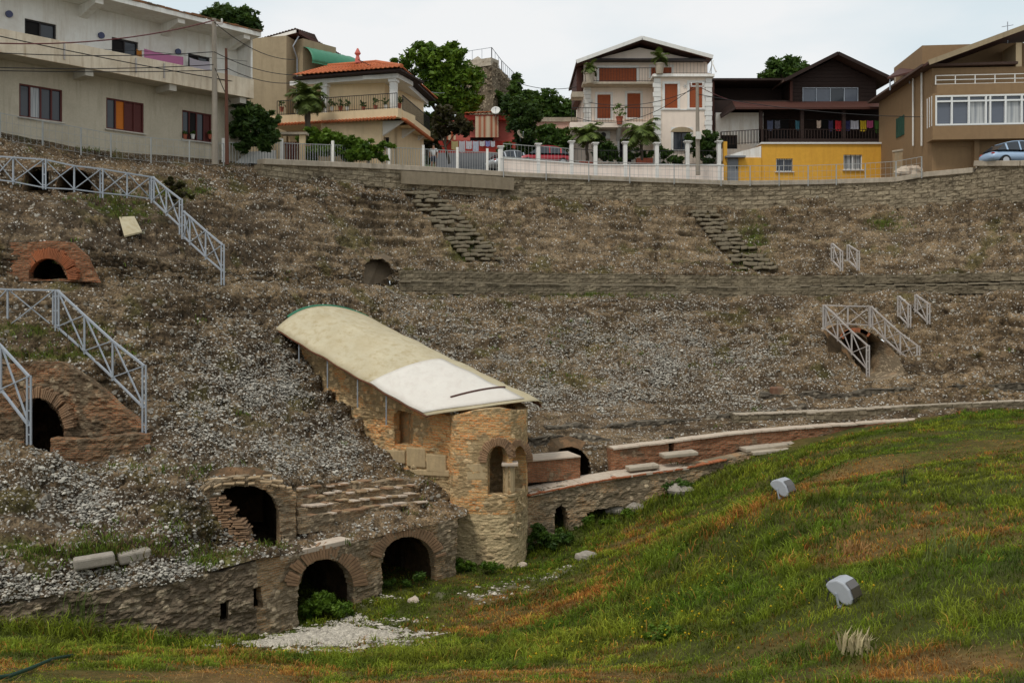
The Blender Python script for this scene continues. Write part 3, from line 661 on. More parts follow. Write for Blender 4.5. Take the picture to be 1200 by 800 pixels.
    for (ua,ub,v,d,w) in ((775,815,531,40.2,.7),(735,770,546,39.6,.6),(870,905,524,41.3,.7),(905,935,520,41.7,.6),(880,925,528,41.0,.5)): mb.beam(P(ua,v,d)-Vector((0,0,.10)),P(ub,v-4,d+.3)-Vector((0,0,.10)),w,.17)
    mb.each('loose_slab',MT['cement'],amp,bevel=.04)
    # brick block beside the chapel
    a,b=P(616,556,38.6),P(682,551,39.5); t=(b-a).normalized(); n=Vector((-t.y,t.x,0))
    rough_wall('brick_block',[P(612,541,38.5),P(680,535,39.4)],[P(612,566,38.5),P(680,561,39.4)],MT['brick'],amp,.05,[],.03,1.3,seed=80)
    mb=MB(); mb.beam(P(612,540.5,38.5)+n*.6,P(680,534.5,39.4)+n*.6,1.35,.07); mb.build('block_coping',MT['cap'],amp,bevel=.015)
    # ---- walkway wall halfway up: two block courses
    W1=[(468,316,52.1),(600,319,55.0),(760,321,56.5),(860,323,57.0),(1050,323,53.0),(1200,320,47.5),(1340,318,42.5)]
    coping([(u,v+13.5+(-2 if u>1000 else 0),d-.1) for u,v,d in W1],468,1335,.55,.10,0,MT['stair'],'walkway_ledge',70,.0,.035)
    for (o1,o2,dd,sd) in ((0,13,0,90),(14,27,-.35,91)):
        tp=[P(u,v+o1+(0 if u<1000 else -1),d+dd) for u,v,d in W1]; bt=[P(u,v+o2+(0 if u<1000 else -4),d+dd) for u,v,d in W1]
        rough_wall('walkway_wall',tp,bt,MT['ashlar'],amp,.075,[],.06,.8,seed=sd,crumble=.06)
    # ---- worn stairs running up the slope
    for (a0,a1,b0,b1,n) in (((472,224),(512,224),(548,306),(592,306),17),((806,246),(836,246),(868,316),(914,316),15)):
        mb=MB()
        for k in range(n):
            t=(k+.5)/n; L=(a0[0]+(b0[0]-a0[0])*t,a0[1]+(b0[1]-a0[1])*t); Rr=(a1[0]+(b1[0]-a1[0])*t,a1[1]+(b1[1]-a1[1])*t)
            m=5
            for q in range(m):
                if random.random()<.14: continue
                ua=L[0]+(Rr[0]-L[0])*(q+random.uniform(-.2,.1))/m; ub=L[0]+(Rr[0]-L[0])*(q+random.uniform(.85,1.15))/m; dz=random.uniform(-.14,.12); p1=P(ua,L[1],surf(ua,L[1])-.08+dz)+Vector((0,0,random.uniform(-.06,.06))); p2=P(ub,L[1],surf(ub,L[1])-.08+dz)+Vector((0,0,random.uniform(-.05,.05))); mb.beam(p1,p2,random.uniform(.4,.6),random.uniform(.14,.24))
        mb.build('staircase',MT['stair'],amp,bevel=.05)
    # ---- top retaining wall of squared blocks: a thing of its own
    WT=[(306,192,51.6),(380,195,55.2),(450,198,57.6),(520,202,59.5),(600,207,61),(720,212,62.3),(860,217,63),(960,216,61.6),(1050,213,59),(1086,207,58),(1110,205,57.2),(1143,202,55.9),(1146,194,55.8),(1200,194,53),(1340,188,47.6)]
    rw=thing('retaining_wall','long weathered stone block wall along the top of the amphitheatre below the houses','wall',P(700,240,62.3))
    base=lambda u,d:P(u,interp(T1,u,1)+9,d)
    tp=[P(*t) for t in WT]; rough_wall('wall_face',tp,[base(t[0],t[2]) for t in WT],MT['block'],rw,.09,[],.07,.6,seed=95)
    mb=MB()
    for (u0,v0,d0),(u1,v1,d1) in zip(WT,WT[1:]):
        if abs(v1-v0)>6 and u1-u0<5: continue
        mb.beam(P(u0,v0,d0+.25)+Vector((0,0,.10)),P(u1,v1,d1+.25)+Vector((0,0,.10)),.75,.32)
    mb.build('wall_coping',MT['cement'],rw,bevel=.03)
    mb=MB()
    tp=[(470,205,57.9),(545,209,59.8),(602,213,60.9)]
    for (u0,v0,d0),(u1,v1,d1) in zip(tp,tp[1:]): mb.beam(P(u0,v0+3,d0-.10),P(u1,v1+3,d1-.10),.16,.8)
    mb.build('cement_facing',MT['facing'],rw,bevel=.02)
    # cream panel lying on the slope, drain slabs
    mb=MB(); q=[(140,256),(158,255),(167,273),(146,278)]
    mb.prism([P(u,v,surf(u,v)-.35) for u,v in q],(0,-.05,.06)); tag(mb.build('plywood_panel',MT['canopy']),'cream board lying flat on the dark slope under the top left railing','panel')
    # pale stone blocks lying on the lower left shelf
    for (ua,va,ub,vb,d,lb) in ((86,662,134,654,25.45,'long squared grey stone block lying on the left shelf'),(138,656,176,648,26.3,'shorter broken grey stone block at the right end of the long one')):
        p=P(ua,va,d)+Vector((0,0,.03)); q=P(ub,vb,d+.5)+Vector((0,0,.03)); mb=MB()
        n=7
        for k in range(n):
            pass
        mb.beam(p,q,.42,.30); o=mb.build('stone_block',MT['grey_rock'],bevel=.06); tag(o,lb,'stone block','stone blocks on the left shelf')

def stones_stuff():
    Xd,N,u,v,peb,row,nc,Fc=CAV
    c=Xd[Fc].mean(1); area=np.linalg.norm(np.cross(Xd[Fc[:,1]]-Xd[Fc[:,0]],Xd[Fc[:,3]]-Xd[Fc[:,0]]),axis=1)
    fu=u[Fc[:,0]]; fv=v[Fc[:,0]]; vis=(fu>-40)&(fu<1240)&(fv>205)
    w=area*np.clip(peb[Fc[:,0]]-.28,0,1)**1.6*vis*(.15+sstep(-.15,.35,fbm(c,.9,4,313))); w/=w.sum()
    n=24000; k=RNG.choice(len(Fc),n,p=w); cen=c[k]+RNG.uniform(-.08,.08,(n,3))
    r=RNG.uniform(.020,.052,n)*(1+.7*(RNG.random(n)>.9)); ku=fu[k]; kv=fv[k]; r*=1+.08*np.exp(-((ku-60)/140)**2-((kv-590)/60)**2)+.08*np.exp(-((ku-290)/110)**2-((kv-470)/60)**2)
    base=np.array([(math.cos(q*1.2566+o)*c,math.sin(q*1.2566+o)*c,z) for z,c,o in ((-.35,.85,0),(.4,.85,.63)) for q in range(5)]+[(0,0,.85)])
    fc=np.array([(q,(q+1)%5,5+q) for q in range(5)]+[((q+1)%5,5+(q+1)%5,5+q) for q in range(5)]+[(5+q,5+(q+1)%5,10) for q in range(5)]); nb=11
    ang=RNG.uniform(0,6.28,n); ca,sa=np.cos(ang),np.sin(ang)
    V=base[None]*RNG.uniform(.7,1.3,(n,nb,1))*np.stack([r*1.25,r,r*.75],1)[:,None,:]
    V=np.stack([V[:,:,0]*ca[:,None]-V[:,:,1]*sa[:,None],V[:,:,0]*sa[:,None]+V[:,:,1]*ca[:,None],V[:,:,2]],2)
    V=V+cen[:,None]+N[Fc[k,0]][:,None]*.012
    g=(RNG.uniform(.1,1,n)**1.3*.56+.17)[:,None]*np.array([1,.93,.79])[None]
    col=np.repeat(g,nb,0)
    Fa=(fc[None]+np.arange(n)[:,None,None]*nb).reshape(-1,3)
    tag(np_mesh('rubble_stones',V.reshape(-1,3),Fa,MT['vstone'],col=col,smooth=False),'pale loose pebbles and stones strewn over the ruined slope','rubble',kind='stuff')
def blades(name,pos,h,lean,col,width,label,cat):
    """one mesh of many thin grass blades"""
    n=len(pos); a=RNG.uniform(0,6.283,n); b=RNG.uniform(0,6.283,n)
    wv=np.stack([np.cos(a),np.sin(a),0*a],1)*width[:,None]; lv=np.stack([np.cos(b),np.sin(b),0*b],1)*(lean*h)[:,None]
    up=np.stack([0*h,0*h,h],1)
    V=np.stack([pos-wv,pos+wv,pos+lv*.35+up*.6-wv*.7,pos+lv*.35+up*.6+wv*.7,pos+lv+up*(1-.35*lean)[:,None]],1)
    o=np.arange(n)[:,None]*5
    Fa=np.concatenate([o+np.array([0,1,3]),o+np.array([0,3,2]),o+np.array([2,3,4])],0)
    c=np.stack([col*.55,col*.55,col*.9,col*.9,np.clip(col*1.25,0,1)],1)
    ob=np_mesh(name,V.reshape(-1,3),Fa,MT['blade'],col=c.reshape(-1,3),smooth=False); return tag(ob,label,cat,kind='stuff')
def slope_weeds():
    Xd,N,u,v,peb,row,nc,Fc=CAV
    p=Xd[Fc[:,0]]; fu=u[Fc[:,0]]; fv=v[Fc[:,0]]
    m=sstep(.30,.5,fbm(p,.9,3,61))*.22
    for (a,b,ra,rb,w) in ((690,346,70,3,8),(1040,262,18,8,6),(130,238,40,8,6),(150,252,30,10,5),(212,222,30,8,8),(60,388,60,9,3),(60,414,70,6,4),(120,648,60,6,5),(250,658,28,8,6),(150,640,90,8,3),(180,620,50,6,2),(235,548,60,6,2),(545,275,20,28,3),(880,290,20,25,3),(660,395,50,14,1.5),(735,420,30,10,1.5),(640,440,30,10,1.5),(130,175,60,8,2.5),(60,655,70,12,3),(330,655,20,6,4),(820,430,60,8,1),(500,500,40,20,1),(1000,330,200,3,2)):
        m=m+w*np.exp(-(((fu-a)/ra)**2+((fv-b)/rb)**2))
    m*=(fu>-40)&(fu<1240)&(fv>165)&(fv<715); m/=m.sum(); n=1000; k=RNG.choice(len(Fc),n,p=m)
    rep=RNG.integers(6,18,n); pos=np.repeat(p[k],rep,0)+RNG.normal(0,.11,(rep.sum(),3))*np.array([1.5,1,.3]); t=len(pos)
    h=RNG.uniform(.10,.30,t); green=np.repeat(RNG.random(n),rep)
    col=np.where((green>.30)[:,None],np.array([.15,.22,.025]),np.array([.20,.15,.05]))*RNG.uniform(.6,1.35,(t,1))
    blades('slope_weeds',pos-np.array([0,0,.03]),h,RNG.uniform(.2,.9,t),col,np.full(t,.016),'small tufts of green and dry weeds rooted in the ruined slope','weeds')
# ================================================================== chapel, canopy, railings
def build_chapel():
    ch=thing('chapel_ruin','narrow ruined stone chapel with twin arched window at its rounded end under the curved canopy','chapel',P(560,655,37))
    zb=-10.9
    def pts(tab,ztop): return [Vector(((u-U0)/F*d,d,ztop(u,d))) for u,d in tab],[Vector(((u-U0)/F*d,d,zb)) for u,d in tab]
    # side wall runs back up the slope
    side=[(334,42.1),(360,41.2),(400,39.9),(450,38.4),(500,37.0),(530,36.25)]
    zt=lambda u,d:float(np.interp(u,[334,420,500,530],[-1.85,-3.15,-4.45,-4.75]))
    tp,bt=pts(side,zt)
    NI=[(462,521),(461,486),(466,480),(483,484),(484,521)]
    rough_wall('side_wall',tp,bt,MT['chapel'],ch,.05,[NI],.07,.35,seed=101,crumble=.03)
    tunnel('niche_lining',NI,lambda u,v:float(np.interp(u,[450,500],[38.4,37.0]))+.1,(-.3,1,0),.9,MT['chapel'],ch,1.04)
    # rounded end
    apse=[(526,36.4),(533,35.9),(560,35.65),(585,35.55),(602,35.8),(612,36.4),(617,37.3),(616.5,38.2),(606,39.6)]
    up=lambda u,d:float(np.interp(u,[526,545,575,606,617],[-4.66,-4.5,-4.27,-4.40,-4.55]))
    WA=[(571,580),(571,545),(573,533),(578,525),(585,522),(591,525),(595,533),(596,545),(596,580)]
    WB=[(600,578),(600,545),(602,531),(606,524),(611,521),(614,524),(616,534),(616.2,545),(616,572)]
    tp,bt=pts(apse,up); mid=[Vector((p.x,p.y,-8.35)) for p in tp]
    rough_wall('apse_wall',tp,mid,MT['chapel'],ch,.04,[WA,WB],.035,.45,seed=103,smooth_line=True)
    rough_wall('apse_wall',mid,bt,MT['chapel_low'],ch,.045,[],.045,.45,seed=104,smooth_line=True)
    # inner wall that closes the view through the window
    bk=[(540,38.2),(590,38.7),(607,39.4)]; tp,bt=pts(bk,up); rough_wall('back_wall',tp,bt,MT['chapel'],ch,.08,[],.05,.4,seed=106)
    dA=lambda u:float(np.interp(u,[530,560,585,602,612,617],[35.95,35.56,35.46,35.70,36.28,37.15]))
    arch_ring(ch,583.5,541,13,19,dA,12,182,24,10,MT['voussoir'],proud=.07,dep=.35)
    arch_ring(ch,608.5,541,8.2,19,dA,0,160,22,8,MT['voussoir'],proud=.07,dep=.35)
    # column between the two openings
    p=P(597.5,580,35.85); mb=MB()
    h=(580-543)/F*35.75
    prof=[(.24,0),(.24,.07),(.17,.10)]
    for k in range(9): z=.12+k*(h-.25)/9; prof+=[(.175,z),(.19,z+.02),(.19,z+.115),(.175,z+.13)]
    mb.lathe(p,prof,14); cpart=mb.build('column',MT['sandstone'],ch,smooth=False)
    mb=MB(); mb.box(p+Vector((0,0,h-.14)),.36,.36,.10); mb.box(p+Vector((0,0,h-.05)),.62,.62,.11); mb.build('capital',MT['cap'],cpart,bevel=.02)
    mb=MB()
    for (u0,v0,u1,v1,d) in ((455,525,478,541,37.9),(480,522,502,546,37.2),(503,530,526,552,36.6),(484,548,530,556,36.7),(510,590,533,606,36.1),(548,541,571,562,35.35)):
        dS=lambda q:float(np.interp(q,[450,500,530,538,560,582],[38.4,37.0,36.25,35.85,35.65,35.55]))+.17
        a=P(u0,(v0+v1)/2,dS(u0)); b=P(u1,(v0+v1)/2+ (2 if u0<520 else 0),dS(u1)); mb.beam(a,b,.42,(v1-v0)/F*d*.96)
    mb.each('dressed_stone',MT['sandstone'],ch,bevel=.05)
    mb=MB()
    for k in range(46):
        u=random.uniform(484,612); v=random.uniform(585,655) if u>540 else random.uniform(520,640)
        d=dA(u) if u>538 else float(np.interp(u,[450,500,538],[38.3,36.95,35.9])); r=random.uniform(.07,.17); mb.ball(P(u,v,d+.10),r*1.3,r*.75,r*.8,8,5,.2)
    mb.each('wall_stone',MT['sandstone'],ch)
    # ---- canopy: curved sheet on thin posts
    cn=thing('barrel_canopy','long curved cream protective canopy on thin posts sloping down over the ruined chapel','canopy',P(480,480,38))
    B=[P(323,386,41.2),P(376,359,43.2),P(432,373,45.6)]; E=[P(500,488,35.6),P(590,461,37.4),P(634,475,39.3)]
    def pt(t,s,off=0):
        def q(K,s):                       # circular-ish section through three points
            a,b,c=K; m=b*2-(a+c)*.5; p=a*(1-s)**2+m*2*s*(1-s)+c*s*s; return p
        p=q(B,s)*(1-t)+q(E,s)*t; return p+Vector((0,0,off+.02*math.sin(t*40)+.035*math.sin(t*13+1.1)*math.sin(s*7+t*9)))
    def sheet(t0,t1,s0,s1,nt,nss,off,mat,name,parent,tipped=0):
        V=[];Fc=[]
        for i in range(nt+1):
            for j in range(nss+1):
                s=s0+(s1-s0)*j/nss; t=(t0+(t1-t0)*i/nt)*(1+.085*math.sin(math.pi*s)*(t1>.9)*(i/nt))
                if tipped: t=min(t,t1) ; 
                V.append(tuple(pt(t,s,off)))
        for i in range(nt):
            for j in range(nss): a=i*(nss+1)+j; Fc.append((a,a+1,a+nss+2,a+nss+1))
        o=np_mesh(name,V,Fc,mat,parent,smooth=True); m=o.modifiers.new('t','SOLIDIFY'); m.thickness=.03; return o
    sheet(0,1,0,1,40,20,0,MT['canopy'],'canopy_sheet',cn)
    sheet(.66,.985,-.004,.56,16,12,.05,MT['canopy_white'],'white_patch',cn)
    mb=MB(); mb.tube([pt(k/20,0,-.03) for k in range(21)],.035,6); mb.tube([pt(k/20,1,-.03) for k in range(21)],.035,6); mb.tube([pt(1,k/20,-.03) for k in range(21)],.035,6); mb.tube([pt(0,k/20,-.03) for k in range(21)],.035,6); mb.build('rim',MT['rust'],cn)
    mb=MB(); mb.tube([pt(.955+.012*(k/12),.18+.40*k/12,.09) for k in range(13)],.05,5); mb.build('edge_batten',MT['wood_red'],cn)
    mb=MB(); mb.tube([pt(-.008,k/20,.02) for k in range(3,21)],.07,6); mb.build('green_edge',MT['green_awn'],cn)
    for t in (.2,.42,.64):
        mb=MB(); mb.tube([pt(t+.01*math.sin(3*k/20),k/20,.012) for k in range(21)],.016,5); mb.build('seam',MT['seam'],cn)
    for t in (.16,.36,.56,.74):
        a=pt(t,.02,-.05); mb=MB(); mb.tube([a,a-Vector((0,0,1.3))],.03,6); mb.build('post',MT['steel'],cn)
    for t in (.3,.7):
        a=pt(t,.97,-.05); mb=MB(); mb.tube([a,a-Vector((0,0,1.1))],.03,6); mb.build('post',MT['steel'],cn)

def railing(label,nodes,mat='steel',ends=(),w=.075,group='steel railings with crossed braces'):
    """nodes: (u, v of top rail, v of bottom rail, depth, v of foot or None)"""
    n0=nodes[0]; r=thing('railing',label,'railing',P(n0[0],n0[2],n0[3]),group)
    T=[P(n[0],n[1],n[3]) for n in nodes]; Bm=[P(n[0],n[2],n[3]) for n in nodes]
    for i,n in enumerate(nodes):
        ft=P(n[0],n[4],n[3]) if n[4] else Bm[i]-Vector((0,0,.12)); big=n[4] or i in (0,len(nodes)-1)
        mb=MB(); s=w*(1.0 if big else .75)
        if big:
            mb.beam(ft+Vector((-s*.75,0,0)),T[i]+Vector((-s*.75,0,.03)),s*.7); mb.beam(ft+Vector((s*.75,0,0)),T[i]+Vector((s*.75,0,.03)),s*.7)
            for f in (.15,.5,.85): mb.beam(ft.lerp(T[i],f)+Vector((-s*.6,0,0)),ft.lerp(T[i],f)+Vector((s*.6,0,0)),.04)
        else: mb.beam(ft,T[i],s)
        mb.build('post',MT[mat],r)
    for i in range(len(nodes)-1):
        mb=MB(); mb.beam(T[i],T[i+1],w,.06); mb.build('top_rail',MT[mat],r)
        mb=MB(); mb.beam(Bm[i],Bm[i+1],w,.05); mb.build('bottom_rail',MT[mat],r)
        o=Vector((0,.035,0)); mb=MB(); mb.beam(Bm[i]-o,T[i+1]-o,.05,.035); mb.build('brace',MT[mat],r)
        mb=MB(); mb.beam(T[i]+o,Bm[i+1]+o,.05,.035); mb.build('brace',MT[mat],r)
    return r
def build_railings():
    railing('level steel railing with crossed braces in front of the dark caves at top left',
        [(-80,176,202,37.6,None),(-40,180,206,38,None),(-8,183,210,38.4,None),(15.5,184.5,213,38.6,None),(52,187,220,39.0,222),(87,194.5,222,39.6,None),(119,198,226,40.3,232),(149,203,229,41,None),(177,207.5,233,41.8,234)])
    railing('steel stair railing descending from the end of the top left level railing',
        [(179,207.5,235,41.7,None),(195,221,250,41,None),(212,234,266,40.3,275)])
    railing('lowest steel stair railing of the top left flight, ending beside bare slope',
        [(215,247.5,277,40.2,None),(222.5,254,284,40,None),(241,270.5,301,39.6,None),(261,287,318,39.2,334)])
    railing('level steel railing at the left edge below the red brick arch',
        [(-70,334,376,33.2,None),(-30,337,380,33.4,None),(9,339,383,33.6,None),(64,340,384,33.9,388)])
    railing('longest steel stair railing descending beside the brick pit wall on the left',
        [(67,340,383,33.7,388),(99,369.5,411,33.1,None),(132,399.5,442,32.4,None),(169,428.5,478,31.7,510)])
    railing('nearest steel stair railing cut off by the left picture edge above the pit arch',
        [(-72,336,386,30.3,None),(-35,370,421,29.8,None),(1,405,456,29.3,None),(34,441,499,28.7,521)])
    g=dict(mat='steel_rust',w=.085)
    railing('left steel railing of the sunken stair at right, beside its dark doorway',
        [(966,357.5,384,48.6,None),(981.5,372,397,48.0,None),(998,388,413,47.3,None),(1017,405,433,46.6,441.5)],**g)
    railing('right steel railing of the sunken stair at right, over the lit rubble side',
        [(1021,359,381.5,48.4,None),(1037,374,397,47.8,None),(1055,390,413,47.1,None),(1076,405.5,427,46.5,449)],**g)
    railing('short level railing with crosses closing the top of the sunken stair',
        [(967,357.5,380,48.7,None),(993.5,358.5,379.5,48.6,None),(1020,359,381,48.5,None)],**g)
    railing('left side of the small railed well just right of the sunken stair',[(1053.5,347,369.5,49,371),(1065.5,357.5,382,48.2,384)],**g)
    railing('right side of the small railed well just right of the sunken stair',[(1073.6,345.5,364,49,366),(1088,356,378.5,48.2,380)],**g)
    railing('left side of the small railed well above the walkway wall',[(975.5,285.5,305,54.3,306),(986,294.5,316,53.2,318)],**g)
    railing('right side of the small railed well above the walkway wall',[(994,287,305,54.3,306),(1005.5,294.5,315.5,53.2,317)],**g)

# ================================================================== ground of the arena
GP=[(0,800,13),(-200,800,12),(-500,800,12),(300,800,13.5),(600,800,13),(900,800,11.5),(1200,800,9.5),(1500,800,9),(2200,800,9),
 (0,733,24.6),(-140,735,23.6),(150,746,25.7),(250,750,26.8),(320,743,28),(345,737,28.6),(375,727,29.5),(430,700,31.5),(480,688,33.2),(530,662,36),(575,666,35.2),(617,666,36),(655,628,38),(700,609,39),(760,588,39.6),(820,563,40),(870,541,40.5),(930,523,41.2),
 (400,745,26),(300,765,23.2),(500,742,27),(550,702,31),(600,722,28),(700,682,30),(680,656,34),(780,640,30),(800,702,22),(850,600,31),(915,582,26),(988,706,15),(850,762,15),(1000,556,29),(1000,513,38),(1100,496,38),(1200,492,37),(1340,488,34),(1500,485,32),(1100,560,25),(1200,560,23),(1200,650,15.5),(1100,722,13),(1400,600,18),
 (600,835,8.6),(200,835,8.8),(1000,835,7.5),(-200,850,8),(500,783,17),(700,778,16),(200,772,18.5),(330,776,19),(60,768,19)]
def tps_fit():
    pts=[P(*g) for g in GP]+[Vector(p) for p in ((0,4.5,-2.9),(0,0,-2.4),(0,-20,-1.6),(30,-20,-1.5),(-30,-20,-2),(-30,5,-3.5),(35,5,-2),(45,30,-4),(60,0,-1.6),(-45,25,-8),(-60,0,-3),(-9,37,-10.4),(-12,32,-10),(4,42,-8.5),(12,45,-6.5))]
    X=np.array([[p.x,p.y] for p in pts]); z=np.array([p.z for p in pts]); n=len(X)
    def K(A,B):
        r2=((A[:,None]-B[None])**2).sum(2); return .5*r2*np.log(r2+1e-9)
    M=np.zeros((n+3,n+3)); M[:n,:n]=K(X,X)+np.eye(n)*.6; M[:n,n]=1; M[:n,n+1:]=X; M[n,:n]=1; M[n+1:,:n]=X.T
    w=np.linalg.solve(M,np.concatenate([z,[0,0,0]]))
    def ev(Q):
        out=np.zeros(len(Q))
        for s in range(0,len(Q),40000): q=Q[s:s+40000]; out[s:s+40000]=K(q,X)@w[:n]+w[n]+q@w[n+1:]
        return out
    return ev
TPS=tps_fit()
def bl(p,u,v,d,rx,ry):
    c=P(u,v,d); return np.exp(-(((p[:,0]-c.x)/rx)**2+((p[:,1]-c.y)/ry)**2))
def ground_z(xy):
    z=TPS(xy); p=np.concatenate([xy,np.zeros((len(xy),1))],1)
    z=z+.16*fbm(p,.35,3,201)+.07*fbm(p,1.1,3,202)
    z=z+.35*bl(p,1010,560,30,2.0,1.0)+.2*bl(p,950,520,36,2.5,1.5)-.12*bl(p,870,560,33,1.5,2)
    return z
def masks(p):
    n1=fbm(p,.45,4,211); n2=fbm(p,1.6,3,212); n3=fbm(p,.18,3,213)
    n4=fbm(p,4.5,3,216)
    gr=np.clip(bl(p,400,742,26.0,2.1,2.6)*1.8+bl(p,330,754,25.2,1.5,1.3)*1.1+n2*.9+n4*.7-.45,0,1)*sstep(.05,.35,bl(p,400,740,26.3,2.3,2.8)+bl(p,330,754,25,1.7,1.6))
    g2=bl(p,575,692,31.5,1.9,1.2)+.8*bl(p,640,668,33,1.3,.8)+.5*bl(p,440,700,31,1.5,1)
    g2=np.clip(g2*1.2+n2*1.0+n4*1.0-.75,0,1)*.75*sstep(.1,.5,g2)
    gravel=np.maximum(gr,g2)
    dry=.24+.75*n1+.5*n3
    for (u,v,d,rx,ry,w) in ((610,735,27,3,1.8,.9),(1005,555,29,1.6,.9,.6),(1190,770,10.5,1.4,1.0,.55),(1180,640,16,1.6,2,.25),(1000,648,19,.9,.8,.8),(300,790,14.5,8,1.3,.35),(900,560,30,1.5,2,.2),(870,620,27,1.6,2.5,.35),(1120,520,32,5,3,.05),(700,790,14,4,.8,.3),(530,700,31,1.5,1,.4),(1050,790,10.5,1.2,.8,.6)):
        dry=dry+w*bl(p,u,v,d,rx,ry)
    for (u,v,d,rx,ry,w) in ((378,712,29.8,1.3,1.2,1.5),(470,700,32,2.0,1.0,1.0),(545,664,35.5,1.6,.7,1.3),(640,625,38,2,1.5,1.0),(740,600,39,3,1.5,1.0),(850,560,38,3,3,.6),(680,665,33,1.6,1,.9),(780,640,29,2,2.5,.4),(760,720,21,2,2,.55),(560,778,19,4,1.5,.9),(420,775,20,2.5,.8,.9),(200,752,24.5,4,.8,1.0),(60,742,24,2.5,.8,.9),(1080,680,15,1.8,1.6,.5),(1170,500,34,4,2,.5),(940,560,30,1.2,1.5,.4),(1000,690,17,1.5,1.5,.4)):
        dry=dry-w*bl(p,u,v,d,rx,ry)
    return np.clip(dry,0,1),gravel
def build_ground():
    xs=np.concatenate([np.arange(-60,-17,1.0),np.arange(-17,24,.11),np.arange(24,61,1.0)]); ys=np.concatenate([np.arange(-40,8,1.2),np.arange(8,44.01,.11)])
    X,Y=np.meshgrid(xs,ys); xy=np.stack([X.ravel(),Y.ravel()],1); z=ground_z(xy); p=np.stack([xy[:,0],xy[:,1],0*z],1)
    dry,gravel=masks(p)
    col=np.array([.065,.078,.016])[None]*(1-dry[:,None])+np.array([.21,.125,.045])[None]*dry[:,None]  # green soil coloured dark so gaps between blades read as shadow
    col=col*(1+.35*fbm(p,3,3,221))[:,None]
    z=z+gravel*.05
    col=col*(1-gravel[:,None])+np.array([.40,.34,.26])*gravel[:,None]
    nx=len(xs); i,j=np.meshgrid(np.arange(len(ys)-1),np.arange(nx-1),indexing='ij'); a=(i*nx+j).ravel()
    Fc=np.stack([a,a+1,a+nx+1,a+nx],1)
    t=NT('arena_soil'); at=t.n('ShaderNodeAttribute',attribute_name='Col'); co=t.coord(); n=t.noise(co,7,6,.7); n2=t.noise(co,40,4,.6)
    c=t.mix(t.ramp(n,[(.35,.55),(.62,0.)]),at.outputs['Color'],(.04,.032,.014)); m=t.done(c,.95,t.bump(t.math('ADD',n,n2),.7,.05),spec=.1)
    tag(np_mesh('ground',np.stack([xy[:,0],xy[:,1],z],1),Fc,m,col=np.clip(col,.005,1)),None,None,kind='structure')
    # upper town terrain behind the retaining wall
    us=np.arange(-700,1901,10.); R=ring_arr(np.clip(us,-140,1340)); v,d=R[0]; zt=(V0-v)/F*d; V=[]
    for off,dz in ((0,0),(1.5,.05),(4,.2),(10,.3),(25,.6)):
        dd=d+off; V.append(np.stack([(us-U0)/F*dd,dd,zt+dz],1))
    V=np.array(V); nr,nc=V.shape[:2]; i,j=np.meshgrid(np.arange(nr-1),np.arange(nc-1),indexing='ij'); a=(i*nc+j).ravel()
    tag(np_mesh('street',V.reshape(-1,3),np.stack([a,a+1,a+nc+1,a+nc],1),MT['asphalt']),None,None,kind='structure')
    V=[]
    for off,dz in ((24.9,.45),(32,2.6),(45,7),(60,11),(100,17),(160,19),(500,20),(1500,20)):
        dd=d+off; pp=np.stack([(us-U0)/F*dd,dd,zt+dz],1); pp[:,2]+=(off>30)*(1.2*fbm(pp*np.array([1,1,0]),.05,3,281)+.5*fbm(pp,.3,2,282)); V.append(pp)
    V=np.array(V); nr,nc=V.shape[:2]; i,j=np.meshgrid(np.arange(nr-1),np.arange(nc-1),indexing='ij'); a=(i*nc+j).ravel()
    tag(np_mesh('hillside',V.reshape(-1,3),np.stack([a,a+1,a+nc+1,a+nc],1),plain('scrub_hillside',(.05,.07,.02),.95,.5,1.5,.8)),None,None,kind='structure')
    grass(); gravel_stuff()
def visible_points(n):
    """random ground points, denser close to the camera"""
    d=9.0+33*RNG.random(n*3)**.9; u=RNG.uniform(-130,1430,n*3); x=(u-U0)/F*d; xy=np.stack([x,d],1); z=ground_z(xy)
    v=V0-F*z/d; ok=(v<840); xy=xy[ok][:n]; z=z[ok][:n]; return np.concatenate([xy,z[:,None]],1)
